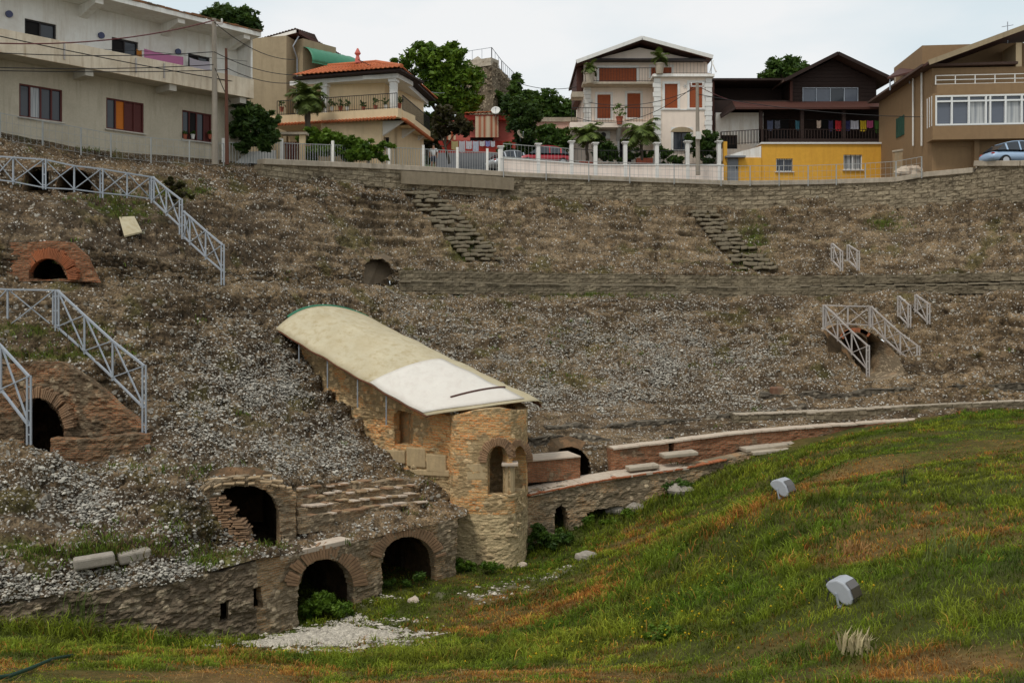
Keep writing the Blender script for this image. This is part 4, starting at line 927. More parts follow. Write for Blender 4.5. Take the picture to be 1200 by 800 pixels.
def grass():
    p=visible_points(430000); p0=p*np.array([1,1,0]); dry,gravel=masks(p0)
    tn=fbm(p0,2.6,2,261); cl=sstep(-.25,.35,fbm(p0,1.3,3,231))*(.55+.6*sstep(-.3,.3,tn))*(.35+.65*sstep(-.3,.3,fbm(p0,.5,2,233)))
    keep=RNG.random(len(p))<np.clip((1-gravel*1.15)*(.5+.8*cl)*(1-.15*dry),0.0,1); 
    k=keep&(p[:,1]<41.0); p=p[k]; dry=dry[k]; cl=cl[k]; p0=p0[k]; tn=tn[k]; n=len(p); d=p[:,1]
    tall=np.zeros(n)
    for (u,v,dd,rx,ry,w) in ((830,650,26,4.5,7,.38),(720,720,22,4,4,.22),(560,778,19.5,4,1.2,.5),(200,752,24.6,4,.7,.9),(60,742,24.2,2,.7,1.0),(378,712,29.8,1.2,1,.5),(850,560,38,4,2,.6),(800,640,28,3,3,.35),(740,600,39,3,1.5,.6),(640,630,37.5,1.5,1,.4),(1080,690,15,2,2,.25),(950,545,34,2,2,.3),(420,775,20,2.5,.8,.5)): tall+=w*bl(p0,u,v,dd,rx,ry)
    mow=bl(p0,200,800,13.5,9,2.6)+bl(p0,1150,520,32,6,5)*.9
    h=(.10+.22*cl*RNG.random(n)+.55*tall*RNG.random(n))*(1-.6*np.clip(mow,0,1))*(1-.35*dry)
    r=RNG.random(n)*.5+.5*np.clip(.5+fbm(p0,3.1,2,271),0,1); isdry=r<np.clip(.12+dry*.75,0.03,.9)
    g=np.array([.31,.345,.026]); g2=np.array([.145,.235,.016])
    mixv=np.clip(.5+.9*fbm(p0,.6,3,241),0,1)[:,None]
    cg=g*mixv+g2*(1-mixv); cd=np.where((RNG.random(n)>.5)[:,None],np.array([.58,.31,.065]),np.array([.50,.19,.035]))
    col=np.where(isdry[:,None],cd,cg)*RNG.uniform(.65,1.3,(n,1))*(.50+.80*sstep(-.35,.4,tn))[:,None]*.9
    w=np.clip(.0052*d/12,.005,.014)*RNG.uniform(.7,1.5,n)
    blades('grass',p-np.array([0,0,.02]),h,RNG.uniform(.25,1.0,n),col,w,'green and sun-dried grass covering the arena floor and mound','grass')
    # straw lying on the mown foreground and dry patches
    p=visible_points(60000); p0=p*np.array([1,1,0]); dry,gr=masks(p0); k=(RNG.random(len(p))<np.clip(dry-.35,0,1)*.45)&(gr<.3)&(p[:,1]<40); p=p[k]; n=len(p)
    blades('straw',p+np.array([0,0,.015]),RNG.uniform(.03,.10,n),RNG.uniform(1.5,3.2,n),np.array([.55,.36,.15])*RNG.uniform(.5,1.3,(n,1)),np.clip(.004*p[:,1]/12,.004,.009),'dry straw and dead stalks lying in the grass','straw')
    # yellow flower heads
    p=visible_points(60000); p0=p*np.array([1,1,0]); w=bl(p0,850,690,22,3,4)+.7*bl(p0,780,750,17,2,2)+.5*bl(p0,860,640,28,3,3); k=RNG.random(len(p))<w*.16*sstep(-.1,.3,fbm(p0,1.0,3,251)); p=p[k]; n=len(p)
    c=p+np.stack([0*p[:,0],0*p[:,0],RNG.uniform(.12,.32,n)],1); s=RNG.uniform(.012,.026,n)[:,None,None]
    q=np.array([(1,0,0),(-1,0,0),(0,1,0),(0,-1,0),(0,0,1),(0,0,-1)])[None]*s+c[:,None]; fc=np.array([(0,2,4),(2,1,4),(1,3,4),(3,0,4),(2,0,5),(1,2,5),(3,1,5),(0,3,5)])
    tag(np_mesh('wild_flowers',q.reshape(-1,3),(fc[None]+np.arange(n)[:,None,None]*6).reshape(-1,3),MT['blade'],col=np.tile(np.array([.75,.50,.02]),(n*6,1))*RNG.uniform(.5,1.2,(n*6,1))),'tiny yellow wild flowers dotted through the grassy mound','flowers',kind='stuff')
def gravel_stuff():
    p=visible_points(200000); p0=p*np.array([1,1,0]); dry,gr=masks(p0); k=RNG.random(len(p))<gr**1.2*.95; p=p[k]
    c0=P(395,742,26.6); ex=np.stack([RNG.normal(c0.x,1.7,16000),RNG.normal(c0.y,2.2,16000)],1); ep=np.stack([ex[:,0],ex[:,1],0*ex[:,0]],1); _,g=masks(ep); ex=ex[RNG.random(len(ex))<g]
    p=np.concatenate([p,np.concatenate([ex,ground_z(ex)[:,None]],1)],0); n=len(p)
    base=np.array([(1,0,0),(-1,0,0),(0,1,0),(0,-1,0),(0,0,1),(0,0,-1)]); r=RNG.uniform(.015,.042,n)*(1+1.2*(RNG.random(n)>.97))
    V=base[None]*RNG.uniform(.6,1.4,(n,6,1))*r[:,None,None]*np.array([1.2,1,.7])+(p+np.array([0,0,.055]))[:,None]
    fc=np.array([(0,2,4),(2,1,4),(1,3,4),(3,0,4),(2,0,5),(1,2,5),(3,1,5),(0,3,5)])
    col=np.repeat(RNG.uniform(.32,.74,n)[:,None]*np.array([1,.90,.74]),6,0)
    tag(np_mesh('white_gravel',V.reshape(-1,3),(fc[None]+np.arange(n)[:,None,None]*6).reshape(-1,3),MT['vstone'],col=col,smooth=False),'spread of white gravel on the arena floor before the arches','gravel',kind='stuff')

def gpoint(u,v,d0=10,d1=41):
    """where the sight line through a survey point meets the arena floor"""
    ds=np.linspace(d0,d1,400); xy=np.stack([(u-U0)/F*ds,ds],1); z=ground_z(xy); zz=(V0-v)/F*ds; s=np.where(zz<=z)[0]
    i=s[0] if len(s) else 399
    return Vector((xy[i,0],xy[i,1],z[i]))
def floodlight(u,v,size,label,yaw):
    p=gpoint(u,v); f=thing('floodlight',label,'floodlight',p,'grey floodlights in the grass'); s=size
    ca,sa=math.cos(yaw),math.sin(yaw)
    def w(x,y,z): return p+Vector((x*ca-y*sa,x*sa+y*ca,z))*s
    # curved hood: side profile (y forward, z up) swept across x
    prof=[(-.42,.62),(-.30,.78),(-.05,.86),(.18,.80),(.36,.62),(.46,.34),(.44,.16),(.28,.12),(.12,.16),(-.12,.34),(-.34,.50)]
    # leaning box: lens on the falling front-right face
    mb=MB(); a=[w(-.42,y,z) for y,z in prof]; b=[w(.42,y,z) for y,z in prof]; n=len(prof)
    mb.add(a+b,[tuple(range(n-1,-1,-1)),tuple(range(n,2*n))]+[(i,(i+1)%n,(i+1)%n+n,i+n) for i in range(n)])
    mb.build('housing',MT['lamp_grey'],f,bevel=.05*s)
    def lens(i,off): y,z=prof[i]; y2,z2=prof[i+1]; return (y,z),(y2,z2)
    L=[(.20,.80),(.375,.62),(.475,.345),(.462,.20)]
    V=[];Fc=[]
    for y,z in L: V+= [w(-.33,y+.012,z+.010),w(.33,y+.012,z+.010)]
    for k in range(3): Fc.append((2*k,2*k+1,2*k+3,2*k+2))
    MB().add(V,Fc).build('lens',MT['lamp_glass'],f)
    mb=MB()
    for x in (-.45,.45): mb.beam(w(x,-.05,.45),w(x*.95,.05,.0),.05*s,.09*s)
    mb.beam(w(-.44,.05,.03),w(.44,.05,.03),.10*s,.05*s); mb.build('bracket',MT['steel'],f)
    mb=MB()
    for x in (-.26,.0,.26): mb.beam(w(x,-.40,.66),w(x,-.46,.76),.05*s,.05*s)
    mb.build('clip',MT['iron'],f); mb=MB(); mb.tube([w(0,-.3,.45),w(.05,-.45,.3),w(.1,-.5,.02)],.02*s,5); mb.build('cable',MT['iron'],f)
    mb=MB(); mb.tube([w(0,.05,-.3),w(0,.05,.05)],.05*s,6); mb.build('stake',MT['steel'],f)
def rock(name,u,v,r,label,cat='stone',mat='stone',group=None,d=None):
    p=gpoint(u,v); mb=MB(); mb.ball(p+Vector((0,0,r*.25)),r*1.3,r,r*.75,14,9,0); o=mb.build(name,MT[mat],None,smooth=False)
    V=np.array([x.co for x in o.data.vertices]); q=V+np.array(p); f=1+.35*fbm(q,1.2/r,3,int(u)); c=np.array([0,0,r*.6])
    V=(V-c)*f[:,None]+c; o.data.vertices.foreach_set('co',V.astype(np.float32).ravel()); return tag(o,label,cat,group)
def build_near_small():
    floodlight(917,583,.62,'grey floodlight lying higher up the mound, the farther one',math.radians(-132))
    floodlight(988,708,.50,'grey floodlight in the middle of the mound, the nearer one',math.radians(-132))
    rock('rock',687,655,.30,'rounded grey rock in the grass right of the chapel',mat='grey_rock')
    rock('rock',612,663,.17,'small white stone at the right foot of the chapel',mat='cap')
    rock('rock',484,705,.16,'small white stone lying before the second arch',mat='cap')
    rock('rock',745,598,.3,'grey boulder in the grass under the podium wall',mat='grey_rock')
    rock('rock',797,578,.45,'low earthy boulder below the podium wall near the mound',mat='grey_rock')
    rock('rock',722,600,.36,'broken masonry lump at the mouth of the low podium hole',mat='grey_rock')
    rock('red_lump',910,458,.1,'')if False else None
    p=P(910,457,surf(910,457)-.3); mb=MB(); mb.box(p-Vector((0,0,.25)),.6,.45,.42,.25); tag(mb.build('brick_lump',MT['brick_lump'],bevel=.08),'reddish brick lump sitting on the slope below the sunken stair','brick lump')
    p=gpoint(335,764); mb=MB(); mb.box(p,.13,.09,.07,.4); tag(mb.build('yellow_litter',MT['yellow_plastic'],bevel=.02),'small bright yellow piece of litter on the gravel edge','litter')
    pts=[gpoint(u,v)+Vector((0,0,.06)) for u,v in ((-60,806),(-20,802),(10,797),(35,788),(60,776),(85,771))]
    mb=MB(); mb.tube(pts,.03,8); tag(mb.build('hose',MT['hose'],smooth=True),'dark green hose lying in the mown grass at bottom left','hose')
    # pale feathery grass clump, dark weed stalks
    def clump(u,v,n,h,col,label,spread=.12,lean=.7,cat='grass clump',w=.012):
        p=np.array(gpoint(u,v)); pos=p+RNG.normal(0,spread,(n,3))*np.array([1,1,0]); 
        o=np.arange(n); 
        a=RNG.uniform(0,6.283,n); hh=h*RNG.uniform(.6,1.1,n)
        wv=np.stack([np.cos(a),np.sin(a),0*a],1)*w; lv=np.stack([np.cos(a+1),np.sin(a+1),0*a],1)*(RNG.uniform(.2,lean,n)*hh)[:,None]; up=np.stack([0*a,0*a,hh],1)
        V=np.stack([pos-wv,pos+wv,pos+lv*.35+up*.65-wv*.8,pos+lv*.35+up*.65+wv*.8,pos+lv+up*.95],1); q=o[:,None]*5
        Fa=np.concatenate([q+np.array([0,1,3]),q+np.array([0,3,2]),q+np.array([2,3,4])],0); c=np.array(col)[None,None]*RNG.uniform(.6,1.3,(n,5,1))
        tag(np_mesh('grass_clump',V.reshape(-1,3),Fa,MT['blade'],col=c.reshape(-1,3),smooth=False),label,cat)
    clump(1003,765,60,.32,(.55,.46,.26),'pale feathery seed-head grass clump below the nearer floodlight',.13,.8,w=.016)
    clump(1005,648,90,.28,(.4,.22,.08),'straw-coloured dead grass clump between the two floodlights',.2,1.0)
    clump(1060,572,10,.75,(.06,.08,.03),'dark thin weed stalk standing on the mound crest',.04,.25,'weed',.011)
    clump(1125,655,70,.5,(.16,.19,.05),'light green tall grass clump on the right of the mound',.25,.6)
    clump(90,740,40,1.3,(.10,.14,.03),'tall green weed before the rubble wall at lower left',.2,.4,'weed')
    clump(290,735,26,1.5,(.12,.15,.04),'tall thin weed between the two wall slots',.1,.35,'weed')
    clump(520,680,24,.8,(.12,.15,.04),'thin tall weed before the second arch',.1,.4,'weed') if False else None
# ================================================================== plants
def leaf_cloud(cl,n,leaf,seed,flat=0):
    """cl: list of (centre, (rx,ry,rz)); leaves gathered in clumps through the crown's volume"""
    rng=np.random.default_rng(seed); vol=np.array([r[0]*r[1]*r[2] for _,r in cl])**.7; vol/=vol.sum()
    nc=max(14,n//55); k=rng.choice(len(cl),nc,p=vol); C=np.array([list(c) for c,_ in cl])[k]; Rr=np.array([r for _,r in cl])[k]
    d=rng.normal(size=(nc,3)); d/=np.linalg.norm(d,axis=1)[:,None]; rad=rng.random(nc)**.42
    cc=C+d*Rr*rad[:,None]; cs=rng.uniform(.16,.34,nc)*Rr.mean(1)+leaf*.6
    j=rng.integers(0,nc,n); e=rng.normal(size=(n,3)); e/=np.linalg.norm(e,axis=1)[:,None]
    pos=cc[j]+e*(cs[j]*rng.random(n)**.5)[:,None]*np.array([1,1,.75])
    s=leaf*rng.uniform(.55,1.25,n)
    a=rng.normal(size=(n,3)); a[:,2]*=.6; a/=np.linalg.norm(a,axis=1)[:,None]; b=rng.normal(size=(n,3)); b-=a*(a*b).sum(1)[:,None]; b/=np.linalg.norm(b,axis=1)[:,None]
    V=np.stack([pos-a*s[:,None],pos+b*s[:,None]*.45,pos+a*s[:,None],pos-b*s[:,None]*.45],1)
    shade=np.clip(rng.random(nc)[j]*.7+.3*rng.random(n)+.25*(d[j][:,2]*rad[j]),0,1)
    return V,shade
def plant(name,label,cat,base,cl,n,leaf,mat,seed,trunk=None,group=None,stem='trunk',crown='crown'):
    o=thing(name,label,cat,base,group)
    V,s=leaf_cloud(cl,n,leaf,seed); Fa=np.arange(len(V)*4).reshape(-1,4)
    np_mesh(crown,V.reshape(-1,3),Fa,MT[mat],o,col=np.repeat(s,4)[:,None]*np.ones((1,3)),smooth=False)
    if trunk:
        mb=MB(); r=trunk; base=Vector(base); cen=sum((Vector(c) for c,_ in cl),Vector())/len(cl); rnd=random.Random(seed)
        m1=base.lerp(cen,.5)+Vector((rnd.uniform(-.2,.2),rnd.uniform(-.2,.2),0)); mb.tube([base,m1,cen],[r,r*.75,r*.45],8)
        for c,rr in cl[:8]:
            c=Vector(c); mb.tube([m1,m1.lerp(c,.55)+Vector((0,0,rr[2]*.15)),c],[r*.5,r*.3,r*.10],6)
            for q in range(2):
                e=c+Vector((rnd.uniform(-1,1)*rr[0],rnd.uniform(-1,1)*rr[1],rnd.uniform(0,1)*rr[2]))*.8; mb.tube([m1.lerp(c,.6),e],[r*.22,r*.05],5)
        mb.build(stem,MT['bark'],o,smooth=True)
    return o
def pxtree(name,label,cat,u,vb,d,blobs,n,leaf,mat,seed,trunk=None,group=None,stem='trunk',crown='crown'):
    """blobs: (u,v,ru,rv[,depth offset]) seen from the survey point"""
    cl=[(P(b[0],b[1],d+(b[4] if len(b)>4 else 0)),(b[2]/F*d,max(b[2],b[3])*.8/F*d,b[3]/F*d)) for b in blobs]
    return plant(name,label,cat,P(u,vb,d),cl,n,leaf,mat,seed,trunk,group,stem,crown)
def palm(label,u,vb,vt,d,L,nf,seed,r=.14,droop=.9,group=None,skirt=False):
    rnd=random.Random(seed); b=P(u,vb,d); t=P(u,vt,d); o=thing('palm_tree',label,'palm tree',b,group)
    mb=MB(); pts=[b.lerp(t,k/10)+Vector((.03*math.sin(k),0,0)) for k in range(11)]; mb.tube(pts,[r*(1.15 if k%2 else .95) for k in range(11)],8); mb.build('trunk',MT['bark'],o)
    V=[];S=[]
    for i in range(nf):
        az=2*math.pi*i/nf*2.4+rnd.uniform(-.2,.2); el=rnd.uniform(-.5,1.2) if not skirt else rnd.uniform(-1.1,1.1); l=L*rnd.uniform(.75,1.1)
        h=Vector((math.cos(az),math.sin(az),0)); prev=t; dirv=h*math.cos(el)+Vector((0,0,math.sin(el)))
        pts=[t]; m=9
        for k in range(m):
            dirv=(dirv-Vector((0,0,droop*.22*(k/m+.25)))).normalized(); pts.append(pts[-1]+dirv*l/m)
        side=Vector((-h.y,h.x,0))
        for k in range(1,m+1):
            p=pts[k]; tt=(pts[k]-pts[k-1]).normalized(); w=l*.30*math.sin(math.pi*min(1,(k+.6)/(m+1.2)))+.05
            for sgn in (-1,1):
                for q in (0,.5):
                    a=pts[k-1].lerp(p,q); e=a+side*sgn*w+tt*w*.6-Vector((0,0,w*.45*rnd.uniform(.3,1.3))); wd=tt*.042*max(1,L)
                    V.append([a-wd,a+wd,e+wd*.2,e-wd*.2]); S.append(rnd.uniform(.2,1))
        V.append([pts[0]+side*.02,pts[m//2]+side*.02,pts[m//2]-side*.02,pts[0]-side*.02]); S.append(.6)
    V=np.array([[list(p) for p in q] for q in V]); np_mesh('frond_crown',V.reshape(-1,3),np.arange(len(V)*4).reshape(-1,4),MT['leaf_palm'],o,col=np.repeat(S,4)[:,None]*np.ones((1,3)),smooth=False)
    return o
def build_plants():
    g='trees growing between and behind the houses'
    pxtree('tree','dark domed tree behind the flat roof of the white apartment house','tree',268,60,75,[(268,28,34,17),(250,26,20,13),(286,27,20,15),(268,17,22,9)],8000,.26,'leaf_dark',1,.25,g)
    pxtree('ivy_bush','dense dark ivy spilling beside the right end of the white apartment house','ivy',296,170,52.8,[(296,143,22,22),(285,130,14,10),(310,150,13,16),(280,150,10,16),(318,140,10,8),(276,124,8,7),(292,166,14,9),(312,167,13,10),(322,158,7,12),(284,172,10,6)],7500,.16,'leaf_dark',2,None,None,'stem','foliage')
    pxtree('tree','tall bright green broad-leaved tree behind the cream villa','tree',523,195,77,[(520,78,30,22),(498,72,26,18),(541,92,22,22),(512,105,30,24),(532,125,24,22),(470,72,12,9),(553,115,12,16),(505,58,24,9),(527,60,18,10)],13000,.25,'leaf_bright',3,.35,g)
    pxtree('tree','brownish dark small tree in front of the red house beside the villa','tree',527,192,70.5,[(525,140,17,14),(540,150,12,10),(512,152,12,14),(505,172,9,14)],3200,.24,'leaf_dry',4,.12,g)
    pxtree('tree','dense dark green tree in the gap between the cream villa and the red house','tree',512,195,79,[(506,150,12,22),(514,165,12,18),(504,178,10,14),(516,185,12,8)],4500,.22,'leaf_mid',15,.15,g)
    pxtree('conifer_tree','slim pointed conifer against the sky left of the white gabled house','tree',606,150,88,[(605,95,5,14),(606,108,9,12),(606,122,13,10),(620,112,9,8)],2600,.25,'leaf_mid',5,.12,g)
    pxtree('tree','dark round tree right of the red house with a dish on it','tree',613,190,72,[(612,135,22,24),(602,122,14,12),(618,160,16,20),(600,180,16,12),(622,178,14,14)],8500,.20,'leaf_dark',6,.2,g)
    pxtree('tree','glossy green bush tree over the red car','tree',652,192,68.5,[(650,165,17,20),(640,155,11,14),(660,160,11,14),(652,182,15,10)],3800,.24,'leaf_mid',7,.1,g)
    pxtree('thicket','bright green thicket on the hill left of the white gabled house','thicket',650,160,96,[(640,122,22,15),(662,128,22,14),(625,120,16,14),(676,134,14,14),(640,140,30,14),(668,146,22,12),(606,135,14,12)],9000,.26,'leaf',8,None,None,'stem','foliage')
    pxtree('tree','green tree rising behind the dark timber chalet roof','tree',925,110,86,[(920,78,24,10),(936,76,20,10),(906,82,14,9),(925,88,30,10),(903,74,8,7)],5000,.25,'leaf_mid',9,.2,g)
    pxtree('hedge','long leafy green hedge behind the picket fence of the cream villa','hedge',405,195,57.6,[(352,160,8,9),(362,158,9,9),(372,159,12,10),(380,165,14,12),(390,165,14,10),(408,166,13,9),(425,168,12,8),(442,170,10,7),(456,172,8,6),(385,178,22,9),(420,180,22,9),(362,180,12,10),(448,182,9,8)],9000,.17,'leaf_bright',10,None,None,'stem','foliage')
    pxtree('potted_bush','dark shrub against the left porch of the white gabled house','shrub',710,190,66.3,[(710,178,13,12),(706,168,9,8),(716,182,9,8)],2200,.16,'leaf_dark',11,.05,None,'stem','foliage')
    pxtree('climbing_plant','climbing shrub with orange blossoms beside the utility pole','shrub',826,192,66.4,[(826,168,11,14),(836,160,10,10),(815,170,8,10),(828,184,14,8),(806,162,6,6)],3000,.17,'leaf_dark',12,.06,None,'stem','foliage')
    pxtree('garden_shrub','loose grey green shrub under the arched window of the white house','shrub',784,195,66.3,[(783,185,9,10),(778,176,6,6),(792,188,9,7)],1300,.16,'leaf_mid',13,.05,None,'stem','foliage')
    pxtree('garden_shrub','leafy shrub with white edges in the small planter near the door','shrub',748,188,66.3,[(749,180,9,6),(760,181,6,4),(738,182,5,5),(728,188,5,5)],1100,.15,'leaf',14,.04,None,'stem','foliage')
    palm('shaggy palm in front of the cream villa terrace',361,165,112,58,1.45,64,21,.17,.85,None,True)
    palm('feathery palm at the left garden post of the white house',688,190,158,66.2,1.6,26,22,.10,1.25)
    palm('feathery palm spreading before the middle porch of the white house',752,188,153,66.0,1.75,28,23,.10,1.3)
    # greenery on the arena floor
    def low(label,u,v,d,bl_,n,leaf,mat,seed,cat='weed bush'): pxtree('weed_bush',label,cat,u,v,d,bl_,n,leaf,mat,seed,None,None,'stem','foliage')
    low('dense green weeds filling the mouth of the left arch',378,724,29.4,[(372,706,20,10),(392,712,22,8),(360,716,10,8),(408,716,10,6),(380,700,14,7)],3800,.075,'leaf_bright',31)
    low('green weed bush at the left foot of the chapel end',540,668,35.0,[(541,661,12,8),(534,652,6,8),(552,664,10,5),(524,664,8,5)],1700,.07,'leaf_bright',32)
    low('low green weed bush at the middle of the chapel foot',574,668,34.6,[(574,663,13,5),(586,664,8,4)],1000,.065,'leaf_bright',33)
    low('green weeds at the edge of the second arch',468,688,32.6,[(455,683,13,5),(480,680,14,5),(498,674,12,4),(440,690,12,5)],1500,.065,'leaf',34)
    low('dark green bramble against the podium wall right of the small hole',800,580,39.4,[(800,572,14,9),(790,580,12,8),(815,574,10,7),(785,568,8,6)],2600,.085,'leaf',35)
    low('tall green weeds just right of the chapel',632,630,37.2,[(632,624,12,14),(645,634,14,9),(626,640,8,9),(660,628,12,8)],2500,.085,'leaf',36)
    low('green weeds in front of the low podium hole',705,614,38.6,[(690,610,14,6),(715,614,18,6),(740,604,12,8),(676,612,9,7)],2200,.08,'leaf_bright',37)
    low('leafy green weed clump in the grass right of the chapel',700,678,32.0,[(700,672,16,7),(688,678,12,5),(714,668,10,6)],1500,.07,'leaf_bright',38)
    low('round bright green bush on the orange grassy hump',985,592,26.5,[(985,580,13,10),(979,586,9,7),(993,576,8,7)],1500,.09,'leaf_bright',39)
    low('leafy green weed patch under the yellow flowers on the mound',790,748,17.3,[(780,742,24,9),(800,750,20,8)],1300,.045,'leaf_bright',41)
    low('grassy weed fringe on top of the left terrace rubble',205,222,44.2,[(205,218,16,5),(215,230,14,4),(198,212,8,4)],900,.12,'leaf_dry',42)
# ================================================================== houses
class Fac:
    """a vertical facade plane, given by two survey columns and their depths"""
    def __init__(s,uA,dA,uB,dB):
        A=P(uA,V0,dA); B=P(uB,V0,dB); s.o=Vector((A.x,A.y)); t=Vector((B.x-A.x,B.y-A.y)); s.len=t.length; s.t=t.normalized(); s.n=Vector((s.t.y,-s.t.x))
    def S(s,u,n=0):
        k=(u-U0)/F; ox,oy=s.o+s.n*n; return (k*oy-ox)/(s.t.x-k*s.t.y)
    def D(s,u,n=0): return s.o.y+s.n.y*n+s.t.y*s.S(u,n)
    def Z(s,v,u,n=0): return (V0-v)/F*s.D(u,n)
    def W(s,a,n,z): q=s.o+s.t*a+s.n*n; return Vector((q.x,q.y,z))
    def R(s,u0,v0,u1,v1,n=0):
        uc=(u0+u1)/2; return (s.S(u0,n),s.S(u1,n),s.Z(v1,uc,n),s.Z(v0,uc,n))
    def turned(s,a,side):                # facade of the side face starting at position a
        f=Fac(0,50,1,50); f.o=s.o+s.t*a; f.t=-s.n if side>0 else s.n; 
        if side<0: f.o=f.o; 
        f.n=Vector((f.t.y,-f.t.x)); f.len=10; return f
def wall(parent,fr,s0,s1,z0,z1,holes,mat,depth=6,name='wall',n=0,rec=.22):
    """wall panel with real openings (s0,s1,z0,z1) and the body of the house behind it"""
    mb=MB(); hs=[h for h in holes]
    S=sorted({s0,s1,*[min(max(x,s0),s1) for h in hs for x in h[:2]]}); Z=sorted({z0,z1,*[min(max(x,z0),z1) for h in hs for x in h[2:]]})
    for a,b in zip(S,S[1:]):
        for c,d in zip(Z,Z[1:]):
            m=((a+b)/2,(c+d)/2)
            if any(h[0]<m[0]<h[1] and h[2]<m[1]<h[3] for h in hs): continue
            mb.poly([fr.W(a,n,c),fr.W(b,n,c),fr.W(b,n,d),fr.W(a,n,d)])
    for h in hs:
        a,b,c,d=h
        for p,q in (((a,c),(b,c)),((b,c),(b,d)),((b,d),(a,d)),((a,d),(a,c))): mb.poly([fr.W(p[0],n,p[1]),fr.W(q[0],n,q[1]),fr.W(q[0],n-rec,q[1]),fr.W(p[0],n-rec,p[1])])
    mb.fbox(fr,s0,s1,n-depth,n-rec,z0,z1)
    for a in (s0,s1): mb.poly([fr.W(a,n,z0),fr.W(a,n-rec,z0),fr.W(a,n-rec,z1),fr.W(a,n,z1)])
    mb.poly([fr.W(s0,n,z1),fr.W(s1,n,z1),fr.W(s1,n-rec,z1),fr.W(s0,n-rec,z1)])
    return mb.build(name,MT[mat],parent)
def window(parent,fr,h,nv=2,nh=1,frame='whiteframe',pane='glass',n=0,rec=.10,fw=.07,name='window',sill=True,panes=None,surround=None,label=None):
    s0,s1,z0,z1=h; mb=MB()
    mb.fbox(fr,s0,s0+fw,n-rec-.06,n-rec+.02,z0,z1); mb.fbox(fr,s1-fw,s1,n-rec-.06,n-rec+.02,z0,z1)
    mb.fbox(fr,s0+fw,s1-fw,n-rec-.06,n-rec+.02,z0,z0+fw); mb.fbox(fr,s0+fw,s1-fw,n-rec-.06,n-rec+.02,z1-fw,z1)
    for k in range(1,nv): x=s0+(s1-s0)*k/nv; mb.fbox(fr,x-fw*.5,x+fw*.5,n-rec-.05,n-rec+.015,z0+fw,z1-fw)
    for k in range(1,nh): x=z0+(z1-z0)*k/nh; mb.fbox(fr,s0+fw,s1-fw,n-rec-.055,n-rec+.012,x-fw*.4,x+fw*.4)
    w=mb.build(name,MT[frame],parent,label=label)
    ps=panes or [pane]*nv
    for k in range(nv):
        a=s0+(s1-s0)*k/nv; b=s0+(s1-s0)*(k+1)/nv
        if panes is None:
            if k==0: MB().fbox(fr,s0+.01,s1-.01,n-rec-.10,n-rec-.065,z0+.01,z1-.01).build('pane',MT[pane],w)
        else: MB().fbox(fr,a+.012,b-.012,n-rec-.10,n-rec-.065,z0+.01,z1-.01).build('pane',MT[ps[k]],w)
    if sill: MB().fbox(fr,s0-.08,s1+.08,n+.003,n+.12,z0-.07,z0-.005).build('sill',MT['cement' if sill is True else sill],w)
    if surround:
        mb=MB(); q=.16
        mb.fbox(fr,s0-q,s0-.004,n+.004,n+.05,z0,z1+q); mb.fbox(fr,s1+.004,s1+q,n+.004,n+.05,z0,z1+q); mb.fbox(fr,s0,s1,n+.004,n+.05,z1+.004,z1+q); mb.build('surround',MT[surround],w)
    return w
def shutter(parent,fr,h,nv=2,mat='shutter',n=0,rec=.08,surround=None,name='shutter',slat=.11):
    s0,s1,z0,z1=h; mb=MB()
    for k in range(nv):
        a=s0+(s1-s0)*k/nv+.015; b=s0+(s1-s0)*(k+1)/nv-.015
        mb.fbox(fr,a,a+.07,n-rec-.05,n-rec+.02,z0,z1); mb.fbox(fr,b-.07,b,n-rec-.05,n-rec+.02,z0,z1)
        zz=z0
        while zz<z1-.02:
            mb.fbox(fr,a+.07,b-.07,n-rec-.04,n-rec+.0,zz+.012,min(z1,zz+slat)); zz+=slat
    mb.fbox(fr,s0,s1,n-rec-.09,n-rec-.055,z0,z1)
    w=mb.build(name,MT[mat],parent)
    if surround:
        mb=MB(); q=.17
        mb.fbox(fr,s0-q,s0-.004,n+.004,n+.05,z0,z1+q); mb.fbox(fr,s1+.004,s1+q,n+.004,n+.05,z0,z1+q); mb.fbox(fr,s0,s1,n+.004,n+.05,z1+.004,z1+q); mb.fbox(fr,s0-.2,s1+.2,n+.004,n+.09,z0-.12,z0-.004); mb.build('surround',MT[surround],w)
    return w
def rail(parent,pts,h,mat='iron',gap=.14,name='balcony_railing',bar=.022,top=.05):
    mb=MB(); up=Vector((0,0,h))
    for a,b in zip(pts,pts[1:]):
        a=Vector(a);b=Vector(b); mb.beam(a+up,b+up,top,.04); mb.beam(a+Vector((0,0,.08)),b+Vector((0,0,.08)),.03,.03); n=max(1,int((b-a).length/gap))
        for k in range(n+1): p=a.lerp(b,k/n); w=bar*(1.8 if k in (0,n) else 1); mb.beam(p,p+up,w)
    return mb.build(name,MT[mat],parent)
def tile_roof(parent,e0,e1,r0,r1,mat='tile',name='roof',period=.32,amp=.055):
    e0,e1,r0,r1=map(Vector,(e0,e1,r0,r1)); L=(e1-e0).length; n=max(6,int(L/period*8)); m=max(4,int(((r0+r1)/2-(e0+e1)/2).length/.45))
    nrm=(e1-e0).cross(r0-e0 if (r0-e0).length>.1 else r1-e0).normalized(); nrm=nrm if nrm.z>0 else -nrm
    V=[];Fc=[]
    for j in range(m*2+1):
        t=(j//2+(j%2)*.98)/m; t=min(1,t)
        for i in range(n+1):
            s=i/n; p=e0.lerp(e1,s).lerp(r0.lerp(r1,s),t); V.append(tuple(p+nrm*(amp*abs(math.sin(math.pi*s*L/period))+.035*(1-(j%2))+.04)))
    for j in range(m*2):
        for i in range(n): a=j*(n+1)+i; Fc.append((a,a+1,a+n+2,a+n+1))
    o=np_mesh(name,V,Fc,MT[mat],parent,smooth=False); md=o.modifiers.new('t','SOLIDIFY'); md.thickness=.05; md.offset=-1; return o
